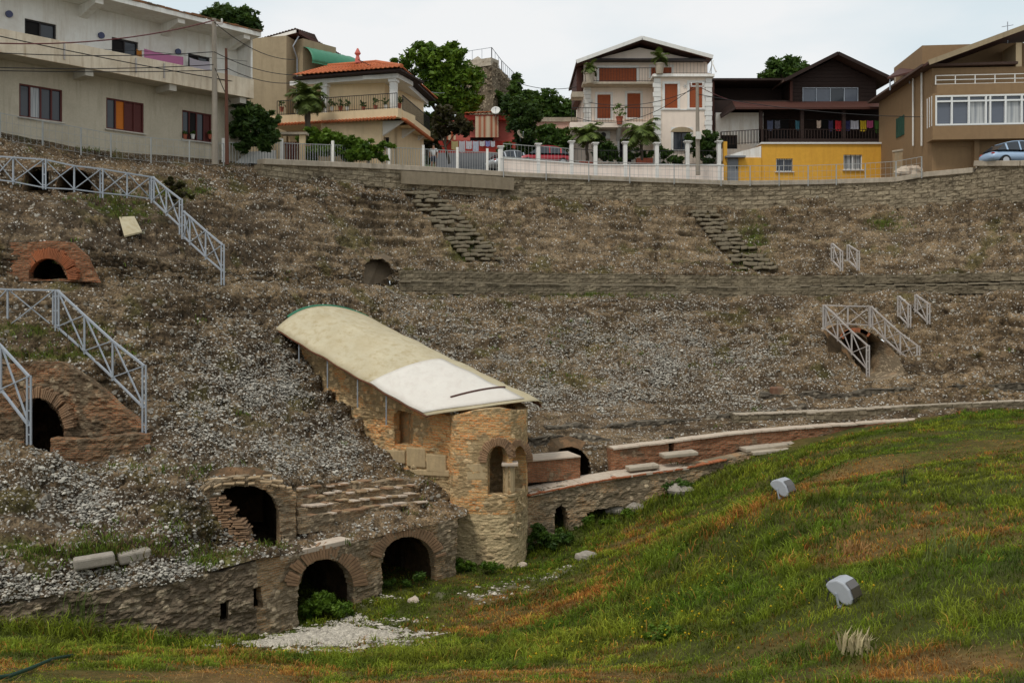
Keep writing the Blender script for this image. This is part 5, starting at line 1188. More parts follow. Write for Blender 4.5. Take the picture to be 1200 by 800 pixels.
def cloth(name,fr,u0,u1,v0,v1,n,col,label,group,parent=None,strip=None):
    """a hanging cloth with folds"""
    s0,s1=fr.S(u0,n),fr.S(u1,n); z1=fr.Z(v0,(u0+u1)/2,n); z0=fr.Z(v1,(u0+u1)/2,n); a,b=10,6; V=[];C=[];Fc=[]
    for j in range(b+1):
        for i in range(a+1):
            s=s0+(s1-s0)*i/a; w=.05*math.sin(i*1.7+u0)*(j/b)+random.uniform(-.015,.015); z=z1+(z0-z1)*j/b-(.06*math.sin(math.pi*i/a) if strip is None else 0); V.append(tuple(fr.W(s,n+w,z)))
            c=np.array(col) if strip is None or int((s-s0)/.22)%2==0 else np.array(strip); C.append(c)
    for j in range(b):
        for i in range(a): q=j*(a+1)+i; Fc.append((q,q+1,q+a+2,q+a+1))
    o=np_mesh(name,V,Fc,MT['cloth'],parent,col=np.array(C)); 
    if label: tag(o,label,'laundry' if group and 'laundry' in group else 'cloth',group)
    return o
def ac_unit(parent,fr,u,v,n,w=.8,h=.55):
    s=fr.S(u,n); z=fr.Z(v,u,n); a=MB().fbox(fr,s-w/2,s+w/2,n,n+.3,z-h/2,z+h/2).build('air_conditioner',MT['ac'],parent,bevel=.03)
    c=fr.W(s-w*.1,n+.31,z); mb=MB(); t=Vector((fr.t.x,fr.t.y,0)); 
    pts=[c+t*(.2*math.cos(k*math.pi/8))+Vector((0,0,.2*math.sin(k*math.pi/8))) for k in range(16)]; mb.poly(pts); mb.build('fan_grille',MT['iron'],a)
def dish(u,v,d,r,label,mat='white',az=0,tilt=.5):
    c=P(u,v,d); ax=Vector((math.sin(az)*math.cos(tilt),-math.cos(az)*math.cos(tilt),math.sin(tilt))); x=ax.cross(Vector((0,0,1))).normalized(); y=x.cross(ax); t=thing('satellite_dish',label,'satellite dish',c)
    V=[];Fc=[]; n=20
    for k in range(6):
        q=k/5; 
        for i in range(n): a=2*math.pi*i/n; V.append(tuple(c+(x*math.cos(a)+y*math.sin(a))*r*q+ax*(.25*r*q*q)))
    for k in range(5):
        for i in range(n): Fc.append((k*n+i,k*n+(i+1)%n,(k+1)*n+(i+1)%n,(k+1)*n+i))
    o=np_mesh('reflector',V,Fc,MT[mat],t); m=o.modifiers.new('t','SOLIDIFY'); m.thickness=.02
    mb=MB(); mb.tube([c,c-Vector((0,0,r*1.2))+Vector((0,.15,0))],.03,6); mb.build('mount',MT['steel'],t)
    mb=MB(); mb.tube([c-y*r*.9+ax*.2*r,c+ax*r*.9],.015,5); mb.ball(c+ax*r*.9,.05); mb.build('feed_arm',MT['steel'],t)
def pot(u,v,d,label,h=.35,mat='pot',plant_mat='leaf',n=160,grp='flower pots on the terraces',ph=.35):
    p=P(u,v,d); t=thing('flower_pot',label,'flower pot',p,grp); mb=MB(); mb.lathe(p,[(h*.32,0),(h*.45,h*.9),(h*.5,h*.9),(h*.5,h),(h*.4,h)],10); mb.build('pot',MT[mat],t)
    V,s=leaf_cloud([(p+Vector((0,0,h+ph*.6)),(ph*.7,ph*.7,ph*.7))],n,.09,int(u)); np_mesh('plant',V.reshape(-1,3),np.arange(len(V)*4).reshape(-1,4),MT[plant_mat],t,col=np.repeat(s,4)[:,None]*np.ones((1,3)),smooth=False)

def apartment():
    H=thing('apartment_building','long white two-storey apartment house with stained balcony and red framed windows at top left','building',P(150,190,48))
    f=Fac(0,43.8,296,54.2); z0=5.5; sL=f.S(-190); sR=f.S(289)
    zs=f.Z(100,200)                      # storey line
    zslab=11.25
    lo=[f.R(*w) for w in ((22.5,101,73,140),(124.5,118,168.5,154),(213.5,132,248,165))]
    # level sills and heads
    zt=sum(h[3] for h in lo)/3; zb=sum(h[2] for h in lo)/3; lo=[(h[0],h[1],zb,zt) for h in lo]
    lo.append((lo[0][0]-6.3,lo[0][0]-4.3,zb,zt))
    wall(H,f,sL,sR,z0,zslab,lo,'grey_plaster',9,'lower_wall')
    for i,h in enumerate(lo):
        pn=[['glass','curtain','glass','glass'],['glass','orange','redframe','redframe'],['glass','dark','glass','redframe'],['glass']*4][i]
        window(H,f,h,4,1,'redframe','glass',rec=.06,panes=pn,sill='soffit',label=['maroon framed window with pale curtain','maroon framed window with orange curtain','maroon framed window half open with flower pots on the sill',None][i])
    up=[f.R(*w) for w in ((29,24,66,51),(131,47,162,71),(220.5,66,246,88))]; zt=sum(h[3] for h in up)/3; up=[(h[0],h[1],12.2,zt) for h in up]
    ztop=14.45
    wall(H,f,sL,sR,zslab,ztop,up,'white_dirty',9,'upper_wall')
    for i,h in enumerate(up): window(H,f,h,2,1,'darkframe','glass',sill=False,panes=['dark','glass'])
    # balcony slab and parapet (project 1.3 m), end pier, brackets, roof slab
    n=1.35; e=f.S(296,n); 
    MB().fbox(f,sL,e,.003,n,10.98,11.12).build('balcony_slab',MT['soffit'],H)
    MB().fbox(f,sL,e,n,n+.12,10.95,12.02).build('balcony_parapet',MT['parapet'],H,bevel=.015)
    MB().fbox(f,e-.12,e,.003,n-.003,11.125,ztop).build('end_wall',MT['white_dirty'],H)
    mb=MB()
    for s in (sL+1,f.S(105,n)-4.4,f.S(105,n),f.S(203,n),f.S(285,n)): mb.fbox(f,s-.2,s+.2,.003,n-.02,10.62,10.975)
    mb.each('bracket',MT['soffit'],H)
    mb=MB()
    for s in (sL+1,f.S(112,n)-4.4,f.S(112,n),f.S(208,n),f.S(290,n)-.3):
        mb.prism([f.W(s-.2,.003,13.75),f.W(s-.2,.003,14.35),f.W(s-.2,1.75,14.35),f.W(s-.2,1.75,14.12)],Vector((f.t.x,f.t.y,0))*.4)
    mb.each('roof_beam',MT['white_dirty'],H)
    MB().fbox(f,sL,e+.15,-9,1.95,14.36,14.60).build('roof_slab',MT['white_dirty'],H)
    mb=MB(); s=sL
    while s<e+.1:
        w=random.uniform(.2,.5); mb.fbox(f,s,min(s+w,e+.14),1.60,2.0+random.uniform(-.04,.05),14.605,14.605+random.uniform(.05,.12)); s+=w+.01
    mb.build('brick_coping',MT['brick_old'],H)
    mb=MB()
    for u in (75,159,192): s=f.S(u,n+.125); mb.fbox(f,s-.035,s+.035,n+.124,n+.19,11.15,11.9)
    mb.each('drain_pipe',MT['steel_rust'],H)
    mb=MB(); 
    for u,v in ((10,17),(118,42),(208,61)):
        s=f.S(u); z=f.Z(v,u); c=f.W(s,.12,z); t=Vector((f.t.x,f.t.y,0)); nn=Vector((f.n.x,f.n.y,0)); mb.prism([c+t*(.16*math.cos(k*math.pi/8))+Vector((0,0,.16*math.sin(k*math.pi/8))) for k in range(16)],nn*-.1)
    mb.each('wall_lamp',plain('blue_lamp',(.07,.08,.16),.5),H)
    # barred cellar vent
    h=f.R(142,186,168,193); MB().fbox(f,h[0],h[1],.004,.03,h[2],h[3]).build('cellar_vent',MT['dark'],H); mb=MB()
    for k in range(9): s=h[0]+(h[1]-h[0])*k/8; mb.fbox(f,s-.025,s+.025,.032,.06,h[2],h[3])
    mb.build('vent_bars',MT['cement'],H)
    # pink cloth and small laundry on the balcony
    g='laundry hung on the apartment balcony'
    cloth('bed_sheet',f,169,215,62,82,1.0,(.55,.20,.36),'large pink sheet hung along the upper balcony of the white apartment house',g)
    cloth('towel',f,160,166,58,70,1.0,(.45,.17,.03),'small orange brown cloth beside the pink sheet',g)
    cloth('curtain_cloth',f,222,246,70,86,.3,(.62,.56,.62),'pale patterned cloth hung below the third upper window',g)
    ln=MB(); ln.tube([f.W(f.S(120,1),1,f.Z(58,120,1)),f.W(f.S(168,1),1,f.Z(60,168,1)),f.W(f.S(290,1),1,13.1)],.012,4); tag(ln.build('clothes_line',MT['cable']),'thin clothes line stretched along the upper balcony','clothes line')
    for u,m in ((217,'leaf'),(226,'dark'),(246,'leaf')): pot(u,163,f.D(u,.1),{217:'small pot left on the third lower window sill',226:'white bucket on the third lower window sill',246:'terracotta pot right on the third lower window sill'}[u],.25,'white' if u==226 else 'pot','leaf_mid',60,'pots on the window sill',.14)

def awning_house():
    H=thing('house','tall drab house with dark tiled roof and green barrel awning behind the cream villa','house',P(350,150,60))
    f=Fac(297,66.7,348,63.8); g=Fac(348,63.8,426,74.4); z0=9; ze=17.8; z1=17.5
    wall(H,f,-3,f.len,z0,z1,[],'taupe',3,'wall',n=-.5)
    wall(H,g,-.45,g.len-.4,z0,z1,[],'taupe',3,'side_wall',n=-.55)
    MB().fbox(f,-3,f.len-.4,-.497,-.40,f.Z(119,320),f.Z(119,320)+.16).build('string_course',MT['cement'],H)
    # low hipped roof with its eaves meeting at the near corner
    e0=f.W(-4,.2,ze); e1=f.W(f.len+.1,.2,ze+.12); g1=g.W(g.len+.3,.2,ze-.05); ap=f.W(f.len-2.4,-3.5,ze+.95); al=f.W(-4,-3.5,ze+.7); ar=g.W(g.len+.3,-3.2,ze+.8)
    tile_roof(H,e0,e1,al,ap,'tile_dark'); tile_roof(H,e1,g1,ap,ar,'tile_dark')
    MB().prism([f.W(-3.9,.1,ze-.16),f.W(f.len,.1,ze-.1),g.W(g.len+.2,.1,ze-.2),g.W(g.len,-3,ze-.2),f.W(-3.9,-3,ze-.16)],(0,0,.14)).build('soffit',MT['wood_red'],H)
    mb=MB(); mb.beam(f.W(-3.9,.16,ze-.08),f.W(f.len+.1,.16,ze+.02),.06,.2); mb.build('fascia',MT['white_dirty'],H)
    mb=MB(); mb.beam(g.W(0,.16,ze+.0),g.W(g.len+.25,.16,ze-.12),.06,.22); mb.build('fascia',MT['wood_red'],H)
    k=Fac(352,64.5,408,67.3); V=[];Fc=[]; prof=[(1.5*math.sin(t),15.7+1.28*math.cos(t)) for t in np.linspace(0,math.pi*.5,9)]; m=len(prof)
    for q in range(15):
        s=k.len*q/14
        for n,z in prof: V.append(tuple(k.W(s,n+.02*(q%2),z+.03*(q%2))))
    for q in range(14):
        for i in range(m-1): a=q*m+i; Fc.append((a,a+1,a+m+1,a+m))
    o=np_mesh('awning',V,Fc,MT['green_awn'],H); md=o.modifiers.new('t','SOLIDIFY'); md.thickness=.02
    e=MB(); c=k.W(k.len+.05,-.1,15.75); t=k.W(k.len+.3,-.1,15.75)-c; pts=[c+Vector((k.n.x,k.n.y,0))*(1.25*math.sin(x))+Vector((0,0,1.1*math.cos(x))) for x in np.linspace(-.3,math.pi*.62,12)]; e.prism([c]+pts,t); e.build('awning_end',MT['leaf_green_cloth'],H)
    mb=MB(); mb.tube([k.W(0,1.48,15.68),k.W(k.len,1.48,15.68)],.05,6); mb.build('awning_bar',MT['green_awn'],H)
    wall(H,k,0,k.len,10,15.8,[(1.2,2.4,13.6,15.6)],'taupe',1.2,'terrace_wall',n=-.3); MB().fbox(k,1.2,2.4,-.45,-.40,13.6,15.6).build('terrace_door',MT['dark'],H)
    mb=MB(); mb.tube([g.W(.25,.0,ze-.2),g.W(.1,-.35,16.9),f.W(f.len-.5,-.42,16.2),f.W(f.len-.5,-.42,10)],.05,6); mb.build('drain_pipe',MT['steel'],H)

def villa():
    H=thing('villa','cream two-storey villa with terracotta tile roof, terrace and white pillars','house',P(420,195,60))
    f=Fac(322,61.5,462,59.0); g=Fac(462,59.0,500,68.0)
    zf=f.Z(133,400,0); zt=f.Z(95,430,0); z0=8.2; e=f.len
    door=f.R(409,106,445,130); door=(door[0],door[1],zf+.1,door[3])
    wall(H,f,f.S(378),e-.3,zf,zt+.2,[],'cream',4,'upper_wall',n=-2.0) if False else None
    fb=Fac(0,50,1,50); fb.o=f.o-f.n*2.2; fb.t=f.t; fb.n=f.n; fb.len=f.len
    d2=fb.R(409,106,445,131); d2=(d2[0],d2[1],zf+.1,d2[3])
    wall(H,fb,fb.S(376),e-.98,zf,zt+.1,[d2],'cream',5,'upper_wall'); window(H,fb,d2,3,1,'darkframe','glass',name='terrace_door',sill=False)
    # floor band with tile trim
    n=.55
    MB().fbox(f,-.3,e+.5,-2.2,n,zf-.55,zf).build('terrace_slab',MT['cream'],H)
    mb=MB(); s=-.3
    while s<e+.5: mb.tube([f.W(s,n-.12,zf-.52),f.W(s,n+.26,zf-.66)],.09,6); s+=.24
    mb.build('tile_trim',MT['tile'],H); mb=MB()
    s=0
    gn=.55
    while s<g.len-1.2: mb.tube([g.W(s,gn-.12,zf-.52),g.W(s,gn+.26,zf-.66)],.09,6); s+=.24
    mb.build('tile_trim',MT['tile'],H)
    MB().fbox(g,-.0,g.len-1.2,-3,gn,zf-.55,zf-.003).build('terrace_slab',MT['cream'],H)
    # ground floor
    wall(H,fb,fb.S(322),e-.98,z0,zf-.56,[],'cream',5,'lower_wall')
    hh=f.R(448,161,456,174,-.7); f2=Fac(0,50,1,50); f2.o=f.o-f.n*.7; f2.t=f.t; f2.n=f.n; f2.len=f.len
    wall(H,f2,f2.S(438),e-.98,z0,zf-.56,[f2.R(448,161,456,174)],'cream',2,'porch_wall'); window(H,f2,f2.R(448,161,456,174),1,1,'darkframe','dark',sill=False)
    wall(H,g,.3,g.len-2.2,z0,zf-.56,[(3.2,4.6,z0,zf-1.2)],'cream',4,'side_lower_wall',n=-.9); MB().fbox(g,3.2,4.6,-1.1,-1.05,z0,zf-1.2).build('side_door',MT['dark'],H)
    gw=(2.2,4.4,zf+.1,zf+2.0)
    wall(H,g,1.0,g.len-2.2,zf,zt+.05,[gw],'cream',4,'side_upper_wall',n=-.9); window(H,g,gw,2,1,'darkframe','dark',n=-.9,sill=False)
    mb=MB(); mb.prism([g.W(s,-.9,zf-.57) for s in (.5,)]+[g.W(.5,.5,zf-.57),g.W(.5,-.9,zf-1.5)],Vector((g.t.x,g.t.y,0))*.25)
    mb.prism([g.W(3.5,-.9,zf-.57),g.W(3.5,.5,zf-.57),g.W(3.5,-.9,zf-1.5)],Vector((g.t.x,g.t.y,0))*.25); mb.prism([g.W(6.2,-.9,zf-.57),g.W(6.2,.5,zf-.57),g.W(6.2,-.9,zf-1.5)],Vector((g.t.x,g.t.y,0))*.25); mb.each('bracket',MT['white'],H)
    # pillars
    for u,vn in ((381,0),(461,0)):
        s=f.S(u,-.05); mb=MB(); mb.fbox(f,s-.2,s+.2,-.3,.12,zf,zt+.1); mb.fbox(f,s-.28,s+.28,-.36,.18,zt-.2,zt-.003); mb.build('pillar',MT['white'],H,bevel=.02)
    mb=MB(); mb.fbox(g,g.len-1.9,g.len-1.5,-.4,.1,zf,zt); mb.build('pillar',MT['white'],H)
    # eave beam, soffit, tiled hip roof
    MB().fbox(f,f.S(340,.2),e+.35,-2.2,.25,zt,zt+.28).build('eave_beam',MT['white'],H)
    MB().fbox(g,-.1,g.len-1.0,-2,.35,zt-.002,zt+.26).build('eave_beam',MT['white'],H)
    ov=.8; zr=zt+.30; L=f.S(343,ov)
    MB().fbox(f,L,e+ov,-3,ov,zr,zr+.12).build('soffit',MT['wood_dark'],H); MB().fbox(g,-.3,g.len-.6,-3,ov,zr-.002,zr+.115).build('soffit',MT['wood_dark'],H)
    MB().fbox(f,L+.4,e+.2,-3.3,.3,zr+.125,zr+.45).build('attic_fill',MT['wood_dark'],H); MB().fbox(f,L+1.5,e-1.5,-3.4,-1.6,zr+.45,zr+1.15).build('attic_fill',MT['wood_dark'],H)
    A=f.W(L,ov+.1,zr+.14); Bc=f.W(e+ov+.1,ov+.1,zr+.14); Cc=g.W(g.len-.5,ov+.1,zr+.14); ap=f.W(e-3.0,-3.6,zr+1.75); al=f.W(L,-3.6,zr+1.75); ar=g.W(g.len-.5,-3.4,zr+1.75)
    tile_roof(H,A,Bc,al,ap); tile_roof(H,Bc,Cc,ap,ar)
    mb=MB(); mb.tube([Bc+Vector((0,0,.1)),ap+Vector((0,0,.1))],.13,8); mb.tube([al+Vector((0,0,.1)),ap+Vector((0,0,.1))],.12,8); mb.build('ridge_tiles',MT['tile'],H)
    mb=MB(); p=ap+Vector((-1.2,0,0)); mb.lathe(p,[(.2,0),(.16,.3),(.1,.5),(.22,.65),(.05,1.0)],10); mb.build('chimney_pot',MT['salmon'],H)
    rail(H,[f.W(f.S(324,n),n-.08,zf),f.W(e+.4,n-.08,zf)],.95,'iron',.16); rail(H,[g.W(.2,gn-.06,zf),g.W(g.len-1.3,gn-.06,zf)],.95,'iron',.16)
    ac_unit(H,g,479,113,.0-.85); ac_unit(H,g,477,162,-.85)
    fp=[(330,131,'terracotta trough at the left end of the villa terrace',.3,'pot'),(376,128,'leafy potted shrub by the left pillar of the villa',.4,'pot'),(389,130,'white pot on the villa terrace left of the doors',.25,'white'),(399,130,'long terracotta pot on the villa terrace below the wall',.3,'pot'),(407,130,'pale pot at the left edge of the dark terrace doors',.25,'white'),(426,130,'red flowers before the dark terrace doors',.25,'pot'),(440,129,'second red flower pot before the dark doors',.28,'pot'),(452,128,'white urn left of the right villa pillar',.25,'white'),(468,127,'terracotta trough at the terrace corner of the villa',.3,'pot')]
    for u,v,lb,h,m in fp: pot(u,v,f.D(u,.2) if u<463 else 60,lb,h,m,'leaf_mid',70)
    t=thing('folding_chair','pale chair on the villa terrace beside the palm','chair',P(350,133,60.5)); c=P(350,133,60.3)
    mb=MB()
    for x in (-.22,.22):
        for y in (-.2,.2): mb.tube([c+Vector((x,y,0)),c+Vector((x,y,.45))],.025,5)
    mb.build('leg',MT['canopy'],t); MB().box(c+Vector((0,0,.45)),.5,.5,.05).build('seat',MT['canopy'],t); MB().box(c+Vector((0,.24,.5)),.5,.05,.5).build('backrest',MT['canopy'],t)

def red_house():
    H=thing('red_house','small bright red house with striped awnings and a tiled roof edge','house',P(560,190,75))
    f=Fac(516,75,606,75); z0=9; zt=f.Z(140,560); wn=f.R(551,161,578,170)
    wall(H,f,f.S(528),f.S(604),z0,zt,[wn],'salmon',5,'wall'); window(H,f,wn,2,1,'darkframe','dark',sill=False)
    wall(H,f,f.S(514),f.S(604),f.Z(180,560),f.Z(166,560),[],'redwall',1,'lower_wall',n=.35); wall(H,f,f.S(512),f.S(606),z0-1,f.Z(180,560)-.003,[],'greypaint',1,'plinth',n=.4)
    MB().fbox(f,f.S(545),f.S(605),.004,.6,zt-.15,zt+.25).build('lintel',MT['redwall'],H)
    tile_roof(H,f.W(f.S(545),.9,zt+.27),f.W(f.S(603),.9,zt+.45),f.W(f.S(545),-4,zt+1.2),f.W(f.S(603),-4,zt+1.35))
    for u0,u1,v0,v1 in ((557,584,136,161),(518,534,150,164)):
        o=cloth('awning',f,u0,u1,v0,v1,.75,(.72,.58,.40),None,None,H,(.45,.10,.04))
    g='laundry on the line of the red house'
    cols=[(529,537,.50,.42,.2),(538,545,.6,.6,.65),(546,553,.65,.64,.68),(554,561,.55,.6,.7),(562,568,.7,.7,.72),(569,574,.3,.32,.6),(575,580,.65,.65,.7)]
    wd=['ochre','pale grey','white','light blue','bright white','blue','last white']
    for k,(a,b,r,gg,bb) in enumerate(cols): cloth('laundry',f,a,b,165,172+random.uniform(1,6) if k<4 else 170+random.uniform(0,2),1.2,(r,gg,bb),f'{wd[k]} laundry piece on the line of the red house',g)
    mb=MB(); mb.tube([f.W(f.S(527),1.2,f.Z(164.5,528,1.2)),f.W(f.S(582),1.2,f.Z(164.5,582,1.2))],.012,4); tag(mb.build('clothes_line',MT['cable']),'clothes line carrying laundry across the red house','clothes line')
    dish(581,130,74,.36,'white satellite dish on the tiled edge of the red house'); dish(610,158,71,.38,'pale satellite dish by the dark round tree','cement',.8)

def ruin_tower():
    H=thing('stone_tower','squat ruined stone tower with a thin railing on its flat top behind the trees','tower',P(570,150,95))
    f=Fac(540,95,580,93); g=Fac(580,93,606,103); zt=f.Z(74,560)
    mb=MB(); z0=8; tl=f.W(f.S(545),0,zt); tr=f.W(f.S(577),0,zt)
    o=rough_wall('wall',[f.W(f.S(543),0,zt),f.W(f.S(560),0,zt+.2),f.W(f.S(577),0,zt)],[f.W(f.S(537),1,z0),f.W(f.S(560),1,z0),f.W(f.S(585),1,z0)],MT['tower'] if 'tower' in MT else MT['rubble'],H,.2,[],.25,1,seed=110)
    rough_wall('side_wall',[f.W(f.S(577),0,zt),P(590,86,97),P(604,100,103)],[f.W(f.S(585),1,z0),P(596,320,97),P(612,320,103)],MT['rubble'],H,.2,[],.3,1,seed=111)
    rough_wall('cornice',[f.W(f.S(544),.2,zt+.3),f.W(f.S(577),.2,zt+.3)],[f.W(f.S(544),.3,zt-.5),f.W(f.S(577),.3,zt-.5)],MT['cement'],H,.15,[],.06,1.5,seed=112)
    MB().poly([f.W(f.S(543),0,zt),f.W(f.S(577),0,zt),P(604,100,103),P(560,66,106)]).build('top',MT['cement'],H)
    rail(H,[f.W(f.S(541),-.2,zt+.3),f.W(f.S(575),-.2,zt+.3),P(588,84,96.5),P(603,98,103)],1.1,'steel',.9,'guard_railing',.05,.05)
    pts=[(600,120,8,14),(585,115,8,18),(575,105,6,10),(596,140,8,12)]
    cl=[(P(a,b,94),(c/F*95,1.0,d/F*95)) for a,b,c,d in pts]; plant('ivy_bush','patchy green growth clinging to the right side of the ruined tower','ivy',P(590,160,94),cl,1200,.3,'leaf',120,None,None,'stem','foliage')

def white_house():
    H=thing('gabled_house','tall pale pink three-storey house with white gable trim and red-brown shutters','house',P(755,200,69))
    f=Fac(675,69,835,69); z=lambda v:f.Z(v,755); S=f.S
    sl,sm,sr=S(684),S(767),S(829)
    top=[f.R(702,80,746,100)]; mid=[f.R(700,111,715.5,139),f.R(735,109.5,750.5,138)]
    gd=f.R(726,163,740,190); zroof=z(72)
    wall(H,f,sl,sr,z(103),z(70),top+[f.R(763,79,787,90)],'pink',8,'upper_wall')
    wall(H,f,sl,sm+.5,z(149),z(103)-.002,mid,'pink',8,'middle_wall')
    wall(H,f,sl-.9,sm+.5,8.5,z(149)-.002,[gd],'pink',8,'ground_wall')
    for h in top: shutter(H,f,h,4,surround='white')
    shutter(H,f,f.R(763,79,787,90),3,surround='white')
    for h in mid: shutter(H,f,h,2,surround='white')
    window(H,f,gd,1,1,'darkframe','dark',name='door',sill=False,surround='white')
    # gable triangle and roof
    ap=(749.5,54); a0=f.W(S(678),.02,z(77)); a1=f.W(S(828),.02,z(74)); pk=f.W(S(ap[0]),.02,z(ap[1]+2))
    MB().prism([f.W(S(682),.01,z(71)),f.W(S(826),.01,z(71)),f.W(S(826),.01,z(74)+.0),pk,f.W(S(682),.01,z(76)+.0)] if False else [f.W(sl,.01,z(73)),f.W(sr,.01,z(73)),pk],Vector((f.n.x,f.n.y,0))*-8).build('gable',MT['pink'],H)
    for A,sgn in ((f.W(S(674),0,z(78.5)),-1),(f.W(S(831),0,z(73)),1)):
        K=f.W(S(ap[0]),0,z(51)); o=Vector((f.n.x,f.n.y,0)); mb=MB()
        q=[A+o*1.3,K+o*1.3,K-o*8,A-o*8]; mb.prism(q,(0,0,.14)); mb.build('roof',MT['tile_dark'],H)
        mb=MB(); mb.beam(A+o*1.34+Vector((0,0,.05)),K+o*1.34+Vector((0,0,.05)),.10,.26); mb.build('barge_board',MT['white'],H)
        mb=MB(); mb.prism([p-Vector((0,0,.06)) for p in q],(0,0,.05)); mb.build('soffit',MT['wood_red'],H)
    MB().fbox(f,S(684),S(824),.004,.9,z(73.5),z(72)).build('gable_sill',MT['darkframe'],H)
    # left dark red side screen under the roof
    MB().fbox(f,S(676),S(683),-6,-.3,z(110),z(78)).build('side_screen',MT['wood_red'],H)
    # slabs / balconies
    n=1.3
    MB().fbox(f,S(683,n),S(768,n),.004,n,z(103),z(100.5)).build('balcony_slab',MT['cement'],H)
    MB().fbox(f,S(668,n),S(768,n),.004,n,z(153),z(147)).build('balcony_slab',MT['pink'],H)
    MB().fbox(f,S(670,n),S(684,n),.004,n,z(118),z(112)).build('side_slab',MT['cement'],H)
    rail(H,[f.W(S(686,n),n-.06,z(100.5)),f.W(S(766,n),n-.06,z(100.5))],1.0,'iron',.2,bar=.016,top=.03)
    rail(H,[f.W(S(670,n),n-.06,z(147)),f.W(S(766,n),n-.06,z(147))],1.05,'iron',.2,bar=.016,top=.03)
    # right block standing forward
    m=1.4; A,B=S(767.5,m),S(833,m)
    w2=[f.R(779,98.5,794,127,m),f.R(808,97.5,823,126.5,m)]; wg=f.R(789,152,809,176,m)
    wall(H,f,A,B,8.5,z(91),w2+[wg],'pink',3,'front_block',n=m)
    for h in w2: shutter(H,f,h,2,n=m,surround='white')
    window(H,f,wg,2,1,'darkframe','glass',n=m,surround='white',name='arched_window',sill='white')
    mb=MB(); cu,cv=799,155
    pts=[f.W(S(cu+13*math.cos(t),m),m+.004,f.Z(cv-6*math.sin(t),cu,m)) for t in np.linspace(0,math.pi,11)]; mb.prism(pts,Vector((f.n.x,f.n.y,0))*.07); mb.build('window_hood',MT['taupe'],H)
    MB().fbox(f,A-.2,B+.2,m-3,m+.35,f.Z(91,800,m),f.Z(88,800,m)).build('terrace_slab',MT['white_dirty'],H)
    MB().fbox(f,A+.4,B-.4,m+.004,m+.06,f.Z(129.5,800,m),f.Z(128,800,m)).build('string_course',MT['white'],H)
    rail(H,[f.W(A,m+.2,f.Z(88,800,m)),f.W(B,m+.2,f.Z(88,800,m))],1.0,'iron',.25,bar=.014,top=.03)
    # quoined pilasters
    for u0,u1,v0,v1,nn in ((684.5,692.5,103,149,.005),(766,774,92,208,m+.005),(826.5,834,92,208,m+.005)):
        mb=MB(); zz=f.Z(v1,u0,nn); k=0
        while zz<f.Z(v0,u0,nn)-.1:
            e=.07 if k%2 else 0; mb.fbox(f,S(u0,nn)-e,S(u1,nn)+e*.3,nn,nn+.09+e*.3,zz+.012,min(f.Z(v0,u0,nn)-.004,zz+.33)); zz+=.34; k+=1
        mb.build('quoin_pilaster',MT['white'],H)
    # ground floor porch columns, balcony consoles
    mb=MB()
    for u in (695,722,744): mb.prism([f.W(S(u),.004,z(153.4)),f.W(S(u),1.1,z(153.4)),f.W(S(u),.004,z(166))],Vector((f.t.x,0,0))*.25)
    mb.each('console',MT['white'],H)
    ac_unit(H,f,708,159,.01,.85,.55)
    mb=MB()
    for (u,v) in ((693,119),(803,106)): 
        for k in range(6): a=k*math.pi/3; c=f.W(S(u,0 if u<760 else m),(.02 if u<760 else m+.02),f.Z(v,u)); mb.beam(c,c+Vector((.18*math.cos(a),0,.18*math.sin(a))),.05,.04)
    mb.each('wall_star',MT['white'],H)
    mb=MB(); mb.tube([f.W(sr+.35,-.3,z(70)),f.W(sr+.55,.4,z(86))],.05,5); mb.tube([f.W(sr+.1,.4,z(86)),f.W(sr+.5,-.3,z(70))],.04,5); mb.build('roof_brace',MT['white'],H)
    # pots with palms
    palm('small potted palm on the upper balcony left of the shuttered window',691,88,79,67.6,.8,14,51,.05,1.0); palm('small palm in a grey tub on the roof of the forward block',773,78,67,67.2,.9,14,52,.05,.9)
    for u,v,lb,mt in ((691,98,'tall grey tub on the upper balcony of the pale pink house','cement'),(773,87,'grey tub on the roof terrace of the forward block','cement')): pot(u,v,67.5 if u<760 else 67.2,lb,.75,mt,'leaf_palm',30,'tubs of the pink house',.2)
    pot(726,146,67.4,'terracotta pot with tall leafy plant between the two balcony doors',.55,'pot','leaf_bright',240,'balcony pots of the pink house',.75)
    for u,lb in ((755,'large square terracotta trough at the porch'),(687,'terracotta trough under the left feathery palm')):
        p=P(u,195,66.2); mb=MB(); mb.box(p,1.15 if u==755 else 1.0,.5,.55 if u==755 else .35); tag(mb.build('planter',MT['pot'],bevel=.03),lb,'planter','troughs at the pink house')
    # garden wall with posts and railings: a thing of its own
    G=thing('garden_wall','pale pink low garden wall with slim white posts and thin railings before the gabled house','wall',P(710,200,65))
    w=Fac(590,63.3,848,65.2); pu=[(587,171),(631,168),(670,165),(698,167),(733,166),(770,167),(806,165),(843,165)]
    zb=w.Z(186,620); pts=[(586,188),(700,196),(848,196)]
    for (u0,v0),(u1,v1) in zip(pts,pts[1:]):
        a,b=w.S(u0),w.S(u1); zt0,zt1=w.Z(v0-2,u0),w.Z(v1-2,u1)
        mb=MB(); mb.prism([w.W(a,0,7.6),w.W(b,0,7.6),w.W(b,0,zt1),w.W(a,0,zt0)],Vector((w.n.x,w.n.y,0))*-.25); mb.build('wall_panel',MT['pinkwall'],G)
        mb=MB(); mb.beam(w.W(a,-.12,zt0+.04),w.W(b,-.12,zt1+.04),.36,.07); mb.build('coping',MT['white'],G)
